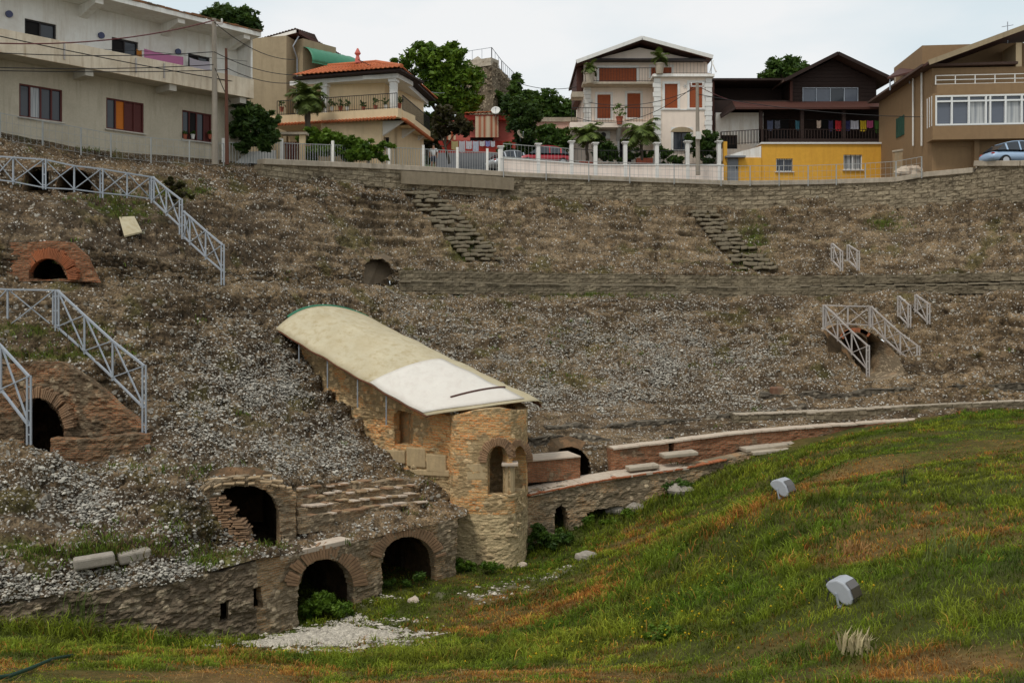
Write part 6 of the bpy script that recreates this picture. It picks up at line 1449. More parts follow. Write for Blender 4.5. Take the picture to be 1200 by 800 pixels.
    for u,v in pu:
        s=w.S(u); z1=w.Z(v,u); mb=MB(); mb.fbox(w,s-.125,s+.125,-.245,.03,7.6,z1-.16); mb.fbox(w,s-.17,s+.17,-.29,.07,z1-.157,z1-.08); mb.fbox(w,s-.23,s+.23,-.35,.12,z1-.077,z1); mb.build('post',MT['white'],G,bevel=.012)
    for (u0,_),(u1,_) in zip(pu,pu[1:]):
        za=w.Z(np.interp(u0,[586,700,848],[186,194,194]),u0)+.04; zb2=w.Z(np.interp(u1,[586,700,848],[186,194,194]),u1)+.04
        rail(G,[w.W(w.S(u0)+.17,-.12,za),w.W(w.S(u1)-.17,-.12,zb2)],1.0,'iron' if u0>660 else 'fence',.24,'railing',.012,.03)

def chalet():
    H=thing('timber_chalet','dark brown timber chalet with gabled roof and shaded balcony above the yellow annex','house',P(950,165,71))
    f=Fac(834,71,1046,71); S=f.S; z=lambda v,n=0:f.Z(v,940,n)
    # gabled upper part
    wn=f.R(940.5,102.5,1006,124)
    wall(H,f,S(926),S(1027),z(168),z(95),[wn],'wood_dark',7,'upper_wall')
    window(H,f,wn,4,1,'greyframe' if 'greyframe' in MT else 'steel','glass_blue',rec=.05,fw=.06,sill=False,panes=['glass_blue','glass_blue','glass','glass_blue'])
    MB().prism([f.W(S(926),.006,z(95)),f.W(S(1027),.006,z(95)),f.W(S(975.5),.006,z(70))],Vector((f.n.x,f.n.y,0))*-7).build('gable',MT['wood_dark'],H)
    mb=MB()
    for k in range(9): zz=z(95)-.0+k*.27; 
    for k in range(16):
        zz=z(126)+k*.28; s0,s1=S(927),S(1026)
        if zz<z(95): 
            for a,b in ((s0,wn[0]-.06),(wn[1]+.06,s1)) if wn[2]-.1<zz<wn[3] else ((s0,s1),): mb.fbox(f,a,b,.008,.03,zz,zz+.24)
        else:
            t=(zz-z(95))/(z(70)-z(95)); c=(s0+s1)/2; hw=(s1-s0)/2*(1-t)-.3
            if hw>.2: mb.fbox(f,c-hw,c+hw,.012,.035,zz,zz+.24)
    mb.build('plank_cladding',MT['wood_dark'],H)
    o=Vector((f.n.x,f.n.y,0))
    for A in (f.W(S(914),0,z(99)),f.W(S(1040),0,z(98.5))):
        K=f.W(S(975.5),0,z(68)); mb=MB(); mb.prism([A+o*1.2,K+o*1.2,K-o*7,A-o*7],(0,0,.16)); mb.build('roof',MT['tile_dark'],H)
        mb=MB(); mb.beam(A+o*1.23+Vector((0,0,.05)),K+o*1.23+Vector((0,0,.05)),.08,.24); mb.build('barge_board',MT['wood_dark'],H)
    # flat-roofed left part with a deep loggia
    MB().fbox(f,S(833),S(927),-6,.5,z(96),z(93.5)).build('flat_roof',MT['wood_dark'],H)
    w2=(S(866.5),S(893),z(124),z(113))
    wall(H,f,S(834),S(926)-.01,z(130),z(96),[w2],'wood_dark',3,'loggia_wall',n=-2.2); window(H,f,w2,2,1,'darkframe','glass_blue',n=-2.2,sill=False)
    MB().fbox(f,S(833),S(836),-2.2,.3,z(168),z(96)).build('corner_post',MT['wood_red'],H); MB().fbox(f,S(925),S(928),.035,.2,z(127),z(96)).build('corner_post',MT['wood_red'],H)
    MB().fbox(f,S(834),S(926),-.1,0.1,z(136),z(118)).build('loggia_parapet',MT['wood_dark'],H)
    # porch roof
    n=2.2; mb=MB(); a,b=S(862,n),S(1046,n); c,d=S(858),S(1040)
    mb.prism([f.W(a,n,z(128,n)),f.W(b,n,z(128,n)),f.W(d,.05,z(121)),f.W(c,.05,z(121))],(0,0,.12)); mb.build('porch_roof',MT['wood_red'],H)
    mb=MB(); mb.prism([f.W(S(845,n),n,z(139,n)),f.W(a,n,z(128,n)),f.W(c,.05,z(121)),f.W(S(843),.05,z(134))],(0,0,.1)); mb.build('porch_roof_slope',MT['wood_dark'],H)
    mb=MB(); mb.beam(f.W(a,n+.04,z(128,n)+.06),f.W(b,n+.04,z(128,n)+.06),.06,.15); mb.build('porch_fascia',MT['wood_red'],H)
    for u in (892,940,989,1037): s=S(u,n-.3); mb=MB(); mb.fbox(f,s-.12,s+.12,n-.5,n-.26,z(168,n),z(128,n)-.003); mb.build('porch_post',MT['wood_dark'],H)
    wall(H,f,S(890),S(926)-.005,z(169),z(127),[],'wood_dark',3,'balcony_wall',n=-.03); wall(H,f,S(1027)+.005,S(1043),z(169),z(127),[],'wood_dark',3,'balcony_wall',n=-.03)
    # balcony level and whitish room wall at left
    wall(H,f,S(837),S(892),z(190),z(134),[(S(842),S(862),z(176),z(160))],'white_dirty',2,'pale_wall',n=.6); window(H,f,(S(842),S(862),z(176),z(160)),1,1,'darkframe','dark',n=.6,sill=False)
    rail(H,[f.W(S(846,n),n-.3,z(170,n)),f.W(S(892,n),n-.3,z(167,n)),f.W(S(1041,n),n-.3,z(167,n))],1.0,'wood_dark',.22,'balcony_railing',.05,.09)
    MB().fbox(f,S(892),S(1042),.01,2.1,z(172),z(168)).build('balcony_floor',MT['wood_dark'],H)
    dk=[f.R(905,140,924,165),f.R(963,140,985,165)]
    for h in dk: MB().fbox(f,h[0],h[1],.032,.06,h[2],h[3]).build('door',MT['dark'],H)
    g='laundry under the chalet porch'
    L=[(899,906,.08,.09,.14,'dark blue'),(908,914,.10,.10,.12,'charcoal'),(932,938,.06,.16,.2,'teal'),(957,962,.62,.46,.36,'pale peach'),(971,976,.05,.04,.09,'navy'),(979,988,.52,.03,.035,'red'),(991,996,.06,.06,.16,'dark violet'),(997,1006,.55,.53,.58,'pale grey'),(1008,1015,.66,.45,.03,'yellow'),(1016,1023,.62,.12,.26,'pink'),(1025,1033,.10,.22,.05,'green')]
    for u0,u1,r,gg,b,w in L: cloth('laundry',f,u0,u1,141,141+random.uniform(8,15),1.55,(r,gg,b),f'{w} laundry piece hung under the dark porch of the chalet',g)
    mb=MB(); mb.tube([f.W(S(894),1.55,z(140.5,1.55)),f.W(S(1038),1.55,z(140.5,1.55))],.012,4); tag(mb.build('clothes_line',MT['cable']),'clothes line under the dark porch of the chalet','clothes line')
    dish(1043,148,70,.42,'grey satellite dish at the right corner of the chalet balcony','cement',.5)
    # yellow annex
    Y=thing('yellow_annex','low ochre yellow annex with two barred windows below the chalet balcony','building',P(960,210,68))
    y=Fac(892,68,1046,68); S=y.S; zz=lambda v:y.Z(v,960)
    ws=[y.R(909.5,186,929,201),y.R(988.5,181.5,1010.5,199)]
    wall(Y,y,S(892.5),S(1045.5),7.4,zz(169),ws,'yellow',2.6,'wall')
    for h,mt in zip(ws,('glass_blue','curtain')):
        w=window(Y,y,h,2,1,'whiteframe',mt,sill='white'); mb=MB()
        for k in range(7 if h is ws[0] else 4): s=h[0]+(h[1]-h[0])*(k+.5)/(7 if h is ws[0] else 4); mb.fbox(y,s-.015,s+.015,-.02,.02,h[2],h[3])
        mb.build('bars',MT['iron'],w)
    MB().fbox(y,S(891.5),S(1046),-2.6,.12,zz(169)+.003,zz(167)).build('coping',MT['white'],Y)
    wall(Y,y,S(865),S(892)-.004,7.4,zz(185),[],'yellow',2,'side_wall',n=.1)
    mb=MB(); mb.prism([y.W(S(850),.02,zz(185)),y.W(S(892)-.004,.02,zz(185)),y.W(S(892)-.004,.02,zz(171)),y.W(S(886),.02,zz(173)),y.W(S(870),.02,zz(177)),y.W(S(857),.02,zz(181))],Vector((y.n.x,y.n.y,0))*-.3); mb.build('stair_parapet',MT['white_dirty'],Y)
    d=MB().fbox(y,S(852.5),S(865)-.004,.0,.06,7.6,zz(186.5)).build('door',MT['greypaint'],Y); MB().fbox(y,S(863)-.03,S(863)+.03,.06,.12,9.1,9.25).build('handle',MT['iron'],d)
    MB().fbox(y,S(849),S(872),-.6,.5,zz(185.5),zz(183.5)).build('door_canopy',MT['greypaint'],Y); MB().fbox(y,S(848),S(852),-.3,.05,7.4,zz(166)).build('gate_post',MT['yellow'],Y)
    MB().fbox(y,S(1040.5),S(1045.8),.004,.012,zz(208),zz(192)).build('bare_plaster_patch',MT['white_dirty'],Y)

def brown_block():
    H=thing('brown_apartment_house','brown plastered house with glazed bay, balcony and rising roof at the right edge','building',P(1150,200,60))
    f=Fac(1092,58,1290,57); g=Fac(1030,68.5,1092,58); S=f.S; z=lambda v,n=0:f.Z(v,1150,n); R=S(1330)
    gs=[f.R(1097,172,1139,204),f.R(1147,165,1210,204)]; gs=[(h[0],h[1],7.0,h[3]) for h in gs]
    lg=[(S(1097),R-.3,z(96),z(64))]
    wall(H,f,0,R,6.8,z(150),gs,'brown',9,'lower_wall',rec=.5)
    for h in gs: shutter(H,f,h,1,'tin' if h is gs[0] else 'greypaint',rec=.3,name='garage_shutter',slat=.18)
    MB().fbox(f,S(1140),S(1146),.003,.25,7,z(165)).build('pier',MT['brown'],H)
    # bay storey
    n=.9; bw=(S(1097,n),S(1200,n)+7,z(146.5,n),z(111,n))
    wall(H,f,S(1093,n),R,z(163,n),z(109,n),[bw],'brown',1.2,'bay_wall',n=n,rec=.18)
    a,b,c,d=bw; k=0; s=a; xs=[a]
    wd=[18.5,20,20,5,18,19,19,19,5,19,19]; u=1097
    for w in wd: u+=w; xs.append(S(u,n))
    xs=[x for x in xs if x<b]+[b]
    mb=MB(); fw=.10; zm=c+(d-c)*.80
    for x in xs: mb.fbox(f,x-fw/2,x+fw/2,n-.14,n+.02,c,d)
    for zz in (c+.05,zm,d-.05): mb.fbox(f,a,b,n-.12,n+.012,zz-fw/2,zz+fw/2)
    w=mb.build('bay_window',MT['whiteframe'],H)
    for i,(x0,x1) in enumerate(zip(xs,xs[1:])): MB().fbox(f,x0+.01,x1-.01,n-.17,n-.145,c,zm).build('pane',MT['glass_blue' if i%3!=2 else 'curtain'],w); MB().fbox(f,x0+.01,x1-.01,n-.17,n-.145,zm+.01,d).build('pane',MT['glass_blue'],w)
    mb=MB(); 
    for s0 in (S(1094),): 
        for t in (.05,.45,.85): mb.fbox(f,S(1093,n)-.02,S(1093,n)+.02,n-.15-t,n-.05-t,c,d)
    mb.build('bay_side_window',MT['whiteframe'],H)
    # open loggia above
    MB().fbox(f,0,R,-2.5,n,z(109,n)+.003,z(98,n)).build('loggia_parapet',MT['brown'],H)
    wall(H,f,.2,R,z(98),z(40),[(S(1165),S(1190),z(96),z(72))],'brown',6,'loggia_wall',n=-2.4); window(H,f,(S(1165),S(1190),z(96),z(72)),2,1,'darkframe','glass_blue',n=-2.4,sill=False)
    MB().fbox(f,S(1102),S(1108),-2.39,-2.3,z(97),z(78)).build('pale_door',MT['cream'],H); MB().fbox(f,S(1120),S(1150),-2.39,-2.3,z(97),z(76)).build('dark_door',MT['dark'],H)
    MB().fbox(f,S(1193),S(1200),-2.3,-.3,z(98),z(50)).build('cream_pier',MT['cream'],H)
    mb=MB(); q=z(98,n)
    for x in np.arange(S(1097,n),R,1.15): mb.fbox(f,x-.025,x+.025,n-.12,n-.06,q,q+.55)
    for t in (.02,.28,.55): mb.fbox(f,S(1097,n),R,n-.13,n-.05,q+t-.02,q+t+.02)
    mb.build('balcony_railing',MT['white'],H)
    # side wall with sloping top
    zt=f.Z(80,1092); L=g.len; zl=g.Z(117,1031)
    mb=MB(); o=Vector((g.n.x,g.n.y,0))
    mb.prism([g.W(0,0,7),g.W(L,0,7),g.W(L,0,zt),g.W(0,0,zl)],o*-6); mb.build('side_wall',MT['brown'],H)
    sh=g.R(1051,137,1060,160); shutter(H,g,(sh[0],sh[1],sh[2],sh[3]),2,'dark_green',rec=-.05)
    mb=MB(); 
    for u in (1070,1080): s=g.S(u,.12); mb.tube([g.W(s,.12,g.Z(172,u)),g.W(s,.12,g.Z(92 if u==1070 else 86,u))],.06,6)
    mb.each('drain_pipe',MT['white'],H)
    # roofs
    mb=MB(); mb.prism([g.W(-.4,.7,zl-.15),g.W(L+.3,.7,zt+.05),g.W(L+.3,-5,zt+.1),g.W(-.4,-5,zl)],(0,0,.15)); mb.build('side_roof',MT['tile_dark'],H)
    A=f.W(-.6,1.2,zt+.0); B=f.W(S(1205,1.2),1.2,z(33,1.2)); B2=A+(B-A)*1.8; mb=MB(); ofs=Vector((-f.n.x,-f.n.y,0))*8
    mb.prism([A,B2,B2+ofs,A+ofs],(0,0,.14)); mb.build('roof',MT['wood_red'],H)
    mb=MB(); mb.beam(A+Vector((0,-.05,.05)),B2+Vector((0,-.05,.05)),.1,.3); mb.build('barge_board',MT['taupe'],H)
    A=f.W(S(1125,-3),-3,z(66)); B=f.W(S(1172,-3),-3,z(42)); mb=MB(); mb.prism([A,B,B+ofs*.4,A+ofs*.4],(0,0,.25)); mb.build('upper_roof',MT['wood_red'],H)
    mb=MB(); mb.tube([f.W(S(1197),-2,z(42)),f.W(S(1197),-2,z(16))],.03,5); mb.tube([f.W(S(1190),-2,z(22)),f.W(S(1204),-2,z(20))],.02,4); mb.build('antenna',MT['steel'],H)
    # tilted board on poles
    T=thing('tilted_panel','tilted brown board roof on thin poles at the left shoulder of the brown house','panel',P(1062,105,64))
    mb=MB(); mb.prism([P(1040,93,63),P(1068,86,61.5),P(1087,71,64.5),P(1061,77,66)],(0,0,.12)); mb.build('board',MT['wood_red'],T)
    for u,v0,v1,d in ((1043,92,106,63),(1066,86,98,61.7),(1083,73,84,64)): mb=MB(); mb.tube([P(u,v0,d),P(u,v1,d)],.05,6); mb.build('pole',MT['steel'],T)
    t=thing('water_tank','small grey water tank on the roof under the tilted board','tank',P(1058,98,66)); mb=MB(); mb.lathe(P(1058,104,66),[(.5,0),(.55,.1),(.55,.8),(.3,.95),(.1,1.0)],14); mb.build('tank_body',MT['cement'],t)

def street_things():
    L=thing('low_house','low pale salmon house with flat grey parapet behind the red car','house',P(650,190,76)); q=Fac(626,76,682,76)
    wall(L,q,0,q.len,8.5,q.Z(143,650),[(2.6,3.4,q.Z(178,650),q.Z(162,650))],'salmon_pale',3,'wall'); window(L,q,(2.6,3.4,q.Z(178,650),q.Z(162,650)),1,1,'darkframe','dark'); MB().fbox(q,-.2,q.len,-3,.15,q.Z(143,650)+.003,q.Z(138,650)).build('parapet',MT['cement'],L)
    # rusty yard wall and rubble between the annex and the brown house
    w=Fac(1046,64,1083,62); Y=thing('yard_wall','rust streaked low wall between the yellow annex and the brown house','wall',P(1063,200,63))
    MB().fbox(w,0,w.len,-.25,0,7.2,w.Z(176,1063)).build('wall_panel',plain('rust_streaked_plaster',(.34,.27,.17),.9,.3,3,.3,streak=.8,stain=(.3,.12,.03)),Y); MB().fbox(w,0,w.len,-.3,.05,w.Z(176,1063)+.003,w.Z(174,1063)).build('coping',MT['cement'],Y)
    for k,(u,r) in enumerate(((1062,.45),(1070,.5),(1076,.35),(1056,.3))):
        p=P(u,208,59.8); mb=MB(); mb.ball(p+Vector((0,0,.35)),r*1.3,r,r*.8,8,6,.22); tag(mb.build('rubble_block',MT['cap']),['broad pale rubble lump heaped before the rust streaked wall','largest pale rubble lump before the rust streaked wall','small pale rubble lump by the fence post','leftmost small pale rubble lump before the rust streaked wall'][k],'rubble block','rubble heap by the yard wall')
    # picket fence along the street
    fe=thing('picket_fence','grey metal picket fence along the street before the cream villa','fence',P(440,198,58))
    A=[(262,196,52.2),(330,195,54.5),(390,196,56.9),(432,197,58.6),(456,197.5,59.4),(496,199,60.4),(536,201,61.6),(571,202,62.4),(585,203,62.6)]
    for i,((u0,v0,d0),(u1,v1,d1)) in enumerate(zip(A,A[1:])):
        a,b=P(u0,v0+2,d0),P(u1,v1+2,d1); rail(fe,[a,b],1.45,'fence',.17,'fence_panel',.03,.05)
    for u,v,d in A: mb=MB(); p=P(u,v+3,d); mb.box(p,.16,.16,1.75); mb.build('post',MT['white_dirty'],fe)
    gt=thing('garden_gate','dark red gate between cream posts left of the villa hedge','gate',P(341,194,55.6))
    c=P(341,196,55.8); mb=MB()
    for k in range(7): mb.box(c+Vector((-.42+k*.14,0,0)),.10,.05,1.5)
    for z in (.2,1.3): mb.box(c+Vector((0,-.04,z)),1.0,.04,.08)
    mb.build('gate_leaf',MT['redframe'],gt); 
    for x in (-.68,.68): mb=MB(); mb.box(c+Vector((x,0,-.3)),.32,.32,2.3); mb.build('gate_post',MT['cream'],gt)
    MB().box(c+Vector((0,0,1.9)),2.0,.6,.14).build('gate_canopy',MT['cement'],gt)
    # white sloped ramp wall left of the gate
    mb=MB(); mb.prism([P(269,197,52.6),P(322,193,54.8),P(322,176,54.8),P(290,178,53.5)],(0,.3,0)); tag(mb.build('ramp_wall',MT['white']),'white sloping ramp wall behind the fence beside the ivy','ramp wall')
    # wire mesh fences
    for lb,A in (('thin wire mesh fence on the rubble before the white apartment house',[(-40,158,41),(0,166,42.2),(50,174,44),(95,181,45.4),(130,187,46.4),(177,191,47.8),(222,194,49.2),(262,196,50.9)]),
                 ('thin wire mesh fence along the wall top before the yellow annex',[(590,207,60.6),(640,210,61.2),(690,212,61.7),(738,213.5,62.1),(790,215,62.4),(845,217,62.6),(879,217,62.4),(913,217,62.0),(947,217,61.4),(980,216,60.8),(1014,215,60.1),(1050,213,59.0),(1080,208,58)])):
        t=thing('wire_fence',lb,'fence',P(A[0][0],A[0][1],A[0][2]))
        for u,v,d in A: mb=MB(); p=P(u,v+1,d); mb.beam(p,p+Vector((0,0,1.35)),.06); mb.build('post',MT['fence'],t)
        mb=MB()
        for (u0,v0,d0),(u1,v1,d1) in zip(A,A[1:]):
            a,b=P(u0,v0,d0),P(u1,v1,d1)
            for h in (.1,.5,.9,1.28): mb.beam(a+Vector((0,0,h)),b+Vector((0,0,h)),.014 if h<1.2 else .03)
            n=int((b-a).length/.28)
            for k in range(n): p=a.lerp(b,k/n); mb.beam(p+Vector((0,0,.1)),p+Vector((0,0,1.28)),.011)
        mb.build('wire_mesh',MT['fence'],t)
    # poles and cables
    def pole(u,vb,vt,d,r,mat,label,arm=True,box=False):
        t=thing('utility_pole',label,'utility pole',P(u,vb,d)); a=P(u,vb,d); b=P(u-1,vt,d); mb=MB(); mb.tube([a,b],[r,r*.65],10); mb.build('shaft',MT[mat],t)
        if arm:
            mb=MB(); mb.beam(b+Vector((-.45,0,-.25)),b+Vector((.45,0,-.25)),.09); mb.build('cross_arm',MT['steel_rust'],t)
            for x in (-.4,0,.4): mb=MB(); mb.lathe(b+Vector((x,0,-.2)),[(.03,0),(.06,.05),(.03,.1),(.06,.14),(.02,.2)],8); mb.build('insulator',MT['white'],t)
        if box:
            mb=MB(); mb.box(a.lerp(b,.38)+Vector((0,-.25,0)),.34,.2,.5); mb.build('meter_box',MT['ac'],t)
    pole(252,193,22,49.2,.17,'concrete_pole','tall concrete utility pole in front of the white apartment house')
    pole(266,193,57,50.2,.11,'pole_rust','shorter rusty pole right of the concrete pole before the apartment house',False)
    pole(818,205,97,64,.16,'concrete_pole','concrete utility pole with meter box in front of the pale pink house',True,True)
    def cable(a,b,sag,label,mat='cable',r=.022):
        a=P(*a);b=P(*b); pts=[a.lerp(b,k/16)-Vector((0,0,sag*4*(k/16)*(1-k/16))) for k in range(17)]; mb=MB(); mb.tube(pts,r,5); tag(mb.build('power_cable',MT[mat],smooth=True),label,'cable','overhead cables')
    cable((-40,49,40),(251,24,49),.5,'dark red cable rising to the top of the concrete pole','cable_red',.03)
    cable((-40,34,40),(282,97,52),.1,'black cable along the top of the stained balcony parapet','cable',.025)
    cable((-40,60,40),(250,61,49),.2,'thin cable crossing the balcony to the middle of the concrete pole')
    cable((-40,78,40),(250,76,49),.15,'upper of two thin cables crossing under the balcony')
    cable((-40,82,40),(266,82,50),.1,'lower of two thin cables crossing under the balcony')
    cable((251,26,49),(345,70,57),.5,'cable from the concrete pole down to the drab house corner')
    cable((251,61,49),(347,88,57),.3,'cable from the middle of the pole to the drab house')
    cable((266,80,50),(347,97,57.4),.3,'lowest cable from the rusty pole to the drab house')
    cable((252,80,49),(270,120,51),.1,'short cable looping from the concrete pole to the parapet')
    cable((606,97,70),(676,102,68),.3,'thin cable in the sky left of the pale pink house')
    cable((815,100,64),(676,138,67.5),1.2,'sagging cable from the meter pole across the pink balconies')
    cable((815,104,64),(690,120,67),.6,'upper sagging cable from the meter pole to the left balcony')
    cable((815,99,64),(900,124,68),.4,'brownish cable from the meter pole to the chalet','cable_red')
    cable((815,110,64),(1240,132,57),.8,'long cable from the meter pole across chalet and bay window')
    cable((420,70,58),(500,95,75),.3,'thin cable passing over the villa roof')
    cable((505,108,72),(540,104,80),.2,'short cable in front of the bright green tree','steel')

def person():
    o=P(508,200,61.9); H=1.72; z=lambda h:Vector((0,0,h*H)); 
    def skin(name,verts,edges,mat,parent,rads,sub=2):
        me=bpy.data.meshes.new(name); me.from_pydata([tuple(v) for v in verts],edges,[]); me.materials.append(MT[mat]); ob=bpy.data.objects.new(name,me); COL.objects.link(ob); ob.parent=parent
        m=ob.modifiers.new('skin','SKIN'); m.use_smooth_shade=True
        for sv,r in zip(me.skin_vertices[0].data,rads): sv.radius=(r,r)
        me.skin_vertices[0].data[0].use_root=True
        s=ob.modifiers.new('sub','SUBSURF'); s.levels=sub; s.render_levels=sub; return ob
    r=thing('person','person in a white shirt and dark shorts standing behind the picket fence','person',o)
    V=[(0,0,.93),(0,0,1.15),(0,.01,1.38),(0,0,1.50),(0,-.02,1.60),(0,-.02,1.70),(-.10,0,.88),(-.11,-.02,.50),(-.11,.02,.09),(-.11,-.14,.04),(.10,0,.88),(.12,.06,.50),(.12,.10,.09),(.12,-.06,.04),(-.19,0,1.40),(-.25,.02,1.13),(-.22,-.12,.90),(-.21,-.16,.82),(.19,0,1.40),(.26,.03,1.13),(.24,-.08,.89),(.23,-.12,.81)]
    E=[(0,1),(1,2),(2,3),(3,4),(4,5),(0,6),(6,7),(7,8),(8,9),(0,10),(10,11),(11,12),(12,13),(2,14),(14,15),(15,16),(16,17),(2,18),(18,19),(19,20),(20,21)]
    Rd=[.13,.12,.14,.055,.085,.07,.085,.055,.04,.035,.085,.055,.04,.035,.055,.042,.034,.035,.055,.042,.034,.035]
    skin('body',V,E,'skin',r,Rd)
    skin('shirt',[(0,0,.90),(0,0,1.15),(0,.01,1.36),(-.19,0,1.40),(-.24,.02,1.20),(.19,0,1.40),(.25,.03,1.20)],[(0,1),(1,2),(2,3),(3,4),(2,5),(5,6)],'shirt',r,[.155,.145,.16,.075,.065,.075,.065])
    skin('shorts',[(0,0,.95),(-.10,0,.86),(-.11,-.015,.55),(.10,0,.86),(.12,.045,.55)],[(0,1),(1,2),(0,3),(3,4)],'shorts',r,[.15,.105,.085,.105,.085])
    mb=MB(); c=o+Vector((0,0,1.69)); mb.ball(c,.10,.115,.09,12,8); mb.build('hair',MT['hair'],r,smooth=True)

def car(name,label,loc,yaw,length,paint,suv=False):
    o=thing(name,label,'car',loc); o.rotation_euler=(0,0,yaw); k=length/4.2; loc=Vector(loc)
    # stations along x: (x, sill z, belt z, roof z or None, half width at belt)
    prof=[(-2.1,.45,.62,.60),(-2.0,.30,.80,.74),(-1.7,.24,.93,.82),(-1.1,.22,.96,.85),(-.4,.22,.95,.86),(.5,.22,.94,.86),(1.0,.22,.93,.85),(1.5,.24,.86,.82),(1.9,.28,.74,.74),(2.08,.40,.58,.60)]
    V=[];Fc=[]
    for x,zs,zb,w in prof: V+=[(x*k,-w*.92,zs),(x*k,-w,(zs+zb)/2),(x*k,-w*.95,zb),(x*k,w*.95,zb),(x*k,w,(zs+zb)/2),(x*k,w*.92,zs)]
    n=len(prof)
    for i in range(n-1):
        for j in range(6): a=i*6+j; b=i*6+(j+1)%6; Fc.append((a,b,b+6,a+6))
    def sub(name,V,Fc,mat,s=True,bevel=0,sd=1):
        me=bpy.data.meshes.new(name); me.from_pydata(V,[],Fc); me.update(); me.materials.append(mat); ob=bpy.data.objects.new(name,me); COL.objects.link(ob); ob.parent=o; WORG[ob.name]=loc
        me.polygons.foreach_set('use_smooth',[s]*len(me.polygons))
        if sd: m=ob.modifiers.new('s','SUBSURF'); m.levels=2; m.render_levels=2
        return ob
    sub('body',V,Fc+[tuple(range(5,-1,-1)),tuple(range((n-1)*6,n*6))],paint)
    rf=[(-1.75,.93,.70),(-1.25,1.28,.62),(-.75,1.42,.60),(0,1.45,.60),(.45,1.38,.60),(1.15,.93,.70)]
    V=[];Fc=[]
    for x,zr,w in rf: V+=[(x*k,-w,zr),(x*k,w,zr)]
    for i in range(len(rf)-1): Fc.append((2*i,2*i+1,2*i+3,2*i+2))
    rt=sub('roof',[(x*k,s*(w if 0 else w)*1.0,z+.012) for x,z,w in rf[1:5] for s in (-1,1)],[(2*i,2*i+1,2*i+3,2*i+2) for i in range(3)],paint); m=rt.modifiers.new('t','SOLIDIFY'); m.thickness=.05
    bx=[(-1.75,.90,.80),(-1.25,.92,.82),(-.75,.92,.83),(0,.92,.83),(.45,.92,.83),(1.15,.90,.80)]
    G=[];Q=[]
    for (x,z,w),(x2,zb,wb) in zip(rf,bx): G+=[(x*k,-wb,zb),(x*k,-w,z),(x*k,w,z),(x*k,wb,zb)]
    for i in range(len(rf)-1):
        for j in range(3): a=i*4+j; Q.append((a,a+1,a+5,a+4))
    sub('glazing',G,Q,MT['glass'],False,0,0)
    mb=[];
    for x in (-1.72,-.45,.42): pass
    for s in (-1,1):
        P_=[];F_=[]
        for i,(x0,x1) in enumerate(((-1.22,-1.12),(-.38,-.30),(.40,.48))):
            z1=np.interp((x0+x1)/2,[q[0] for q in rf],[q[1] for q in rf]); wt=.625
            b=len(P_); P_+=[(x0*k,s*.835,.92),(x1*k,s*.835,.92),(x1*k,s*wt,z1),(x0*k,s*wt,z1)]; F_.append((b,b+1,b+2,b+3))
        pl=sub('door_pillars',P_,F_,paint,False,0,0); m=pl.modifiers.new('t','SOLIDIFY'); m.thickness=.02; m.offset=0
        for nm,x,z,mt in (('headlight',1.86,.66,MT['lamp_glass']),('tail_light',-1.93,.74,MT['redwall'])):
            V=[(x*k+dx,s*(.56+dy),z+dz) for dx in (-.10,.10) for dy in (-.14,.16) for dz in (-.07,.07)]; sub(nm,V,[(0,1,3,2),(4,6,7,5),(0,4,5,1),(2,3,7,6),(0,2,6,4),(1,5,7,3)],mt,True,0,1)
    for x in (-1.3,1.28):
        for s in (-1,1):
            R=.31
            def disc(r0,y0,y1,nm,mt,par):
                V=[];n=20
                for y in (y0,y1): V+=[(x*k+r0*math.cos(2*math.pi*i/n),s*y,R+r0*math.sin(2*math.pi*i/n)) for i in range(n)]
                return sub(nm,V,[tuple(range(n)),tuple(range(n,2*n))]+[(i,(i+1)%n,(i+1)%n+n,i+n) for i in range(n)],mt,False,0,0)
            wv=disc(R,.68,.87,'wheel',MT['tyre'],o); rm=disc(R*.62,.80,.885,'rim',MT['rim'],o); rm.parent=wv
    return o
def cars():
    red=plain('red_car_paint',(.36,.02,.03),.25,.05,3,0,.0,spec=.6); blue=plain('light_blue_car_paint',(.34,.46,.62),.25,.05,3,0,0,spec=.6); wt=plain('silver_car_paint',(.5,.52,.55),.3,.05,3,0,.3,spec=.6)
    car('parked_car','dark red car parked behind the railings of the pale pink garden wall',P(637,197,65.6)-Vector((0,0,0)),math.radians(186),4.0,red)
    car('parked_car','silver car almost hidden behind the first white post left of the red car',P(602,203,65.3),math.radians(30),3.9,wt)
    car('parked_car','light blue car parked at the right edge before the grey garage shutter',P(1192,196.5,55.3),math.radians(6),4.1,blue)

def build_town():
    apartment(); awning_house(); villa(); red_house(); ruin_tower(); white_house(); chalet(); brown_block(); street_things(); person(); cars()
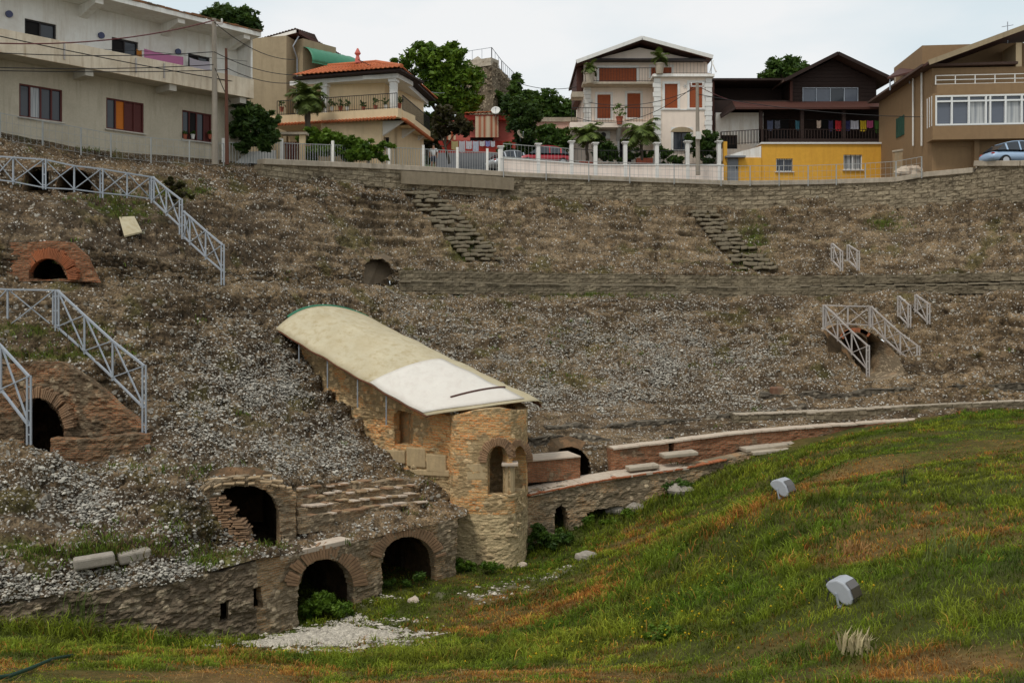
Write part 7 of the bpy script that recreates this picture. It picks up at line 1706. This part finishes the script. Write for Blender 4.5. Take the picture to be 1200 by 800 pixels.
# ================================================================== light, sky, camera
def setup():
    w=bpy.data.worlds.new('World'); SC.world=w; w.use_nodes=True; t=w.node_tree; t.nodes.clear(); N=t.nodes.new; L=t.links.new
    out=N('ShaderNodeOutputWorld'); sky=N('ShaderNodeTexSky'); sky.sky_type='NISHITA'; sky.sun_disc=False; sky.sun_elevation=math.radians(58); sky.sun_rotation=math.radians(215); sky.air_density=1; sky.dust_density=2.5
    b1=N('ShaderNodeBackground'); b1.inputs[1].default_value=.10; L(sky.outputs[0],b1.inputs[0])
    tc=N('ShaderNodeTexCoord'); mp=N('ShaderNodeMapping'); mp.inputs['Scale'].default_value=(1,1,2.6); L(tc.outputs['Generated'],mp.inputs[0])
    nz=N('ShaderNodeTexNoise'); nz.inputs['Scale'].default_value=2.2; nz.inputs['Detail'].default_value=6; nz.inputs['Roughness'].default_value=.5; L(mp.outputs[0],nz.inputs['Vector'])
    rp=N('ShaderNodeValToRGB'); e=rp.color_ramp.elements; e[0].position=.40; e[0].color=(.76,.86,.90,1); e[1].position=.58; e[1].color=(.98,.985,.98,1); L(nz.outputs[0],rp.inputs[0])
    b2=N('ShaderNodeBackground'); b2.inputs[1].default_value=.98; L(rp.outputs[0],b2.inputs[0])
    mx=N('ShaderNodeMixShader'); mx.inputs[0].default_value=.9; L(b1.outputs[0],mx.inputs[1]); L(b2.outputs[0],mx.inputs[2]); L(mx.outputs[0],out.inputs[0])
    s=bpy.data.lights.new('sun','SUN'); s.energy=1.5; s.angle=math.radians(10); s.color=(1,.955,.88); so=bpy.data.objects.new('sun',s); COL.objects.link(so)
    d=Vector((math.sin(math.radians(215))*math.cos(math.radians(58)),math.cos(math.radians(215))*math.cos(math.radians(58)),math.sin(math.radians(58)))); so.rotation_euler=d.to_track_quat('Z','Y').to_euler(); so.location=(-20,-20,60)
    c=bpy.data.cameras.new('camera'); co=bpy.data.objects.new('camera',c); COL.objects.link(co); co.location=(0,0,0); co.rotation_euler=(math.pi/2,0,0)
    c.sensor_width=36; c.lens=F/1200*36; c.shift_x=0; c.shift_y=-(400-V0)/1200; c.clip_end=3000; c.clip_start=.1; SC.camera=co
    SC.view_settings.view_transform='Standard'; SC.view_settings.look='None'; SC.view_settings.exposure=0; SC.view_settings.gamma=1
setup()
build_ruin(); stones_stuff(); slope_weeds()
build_chapel(); build_railings()
build_ground(); build_near_small()
build_plants(); build_town()
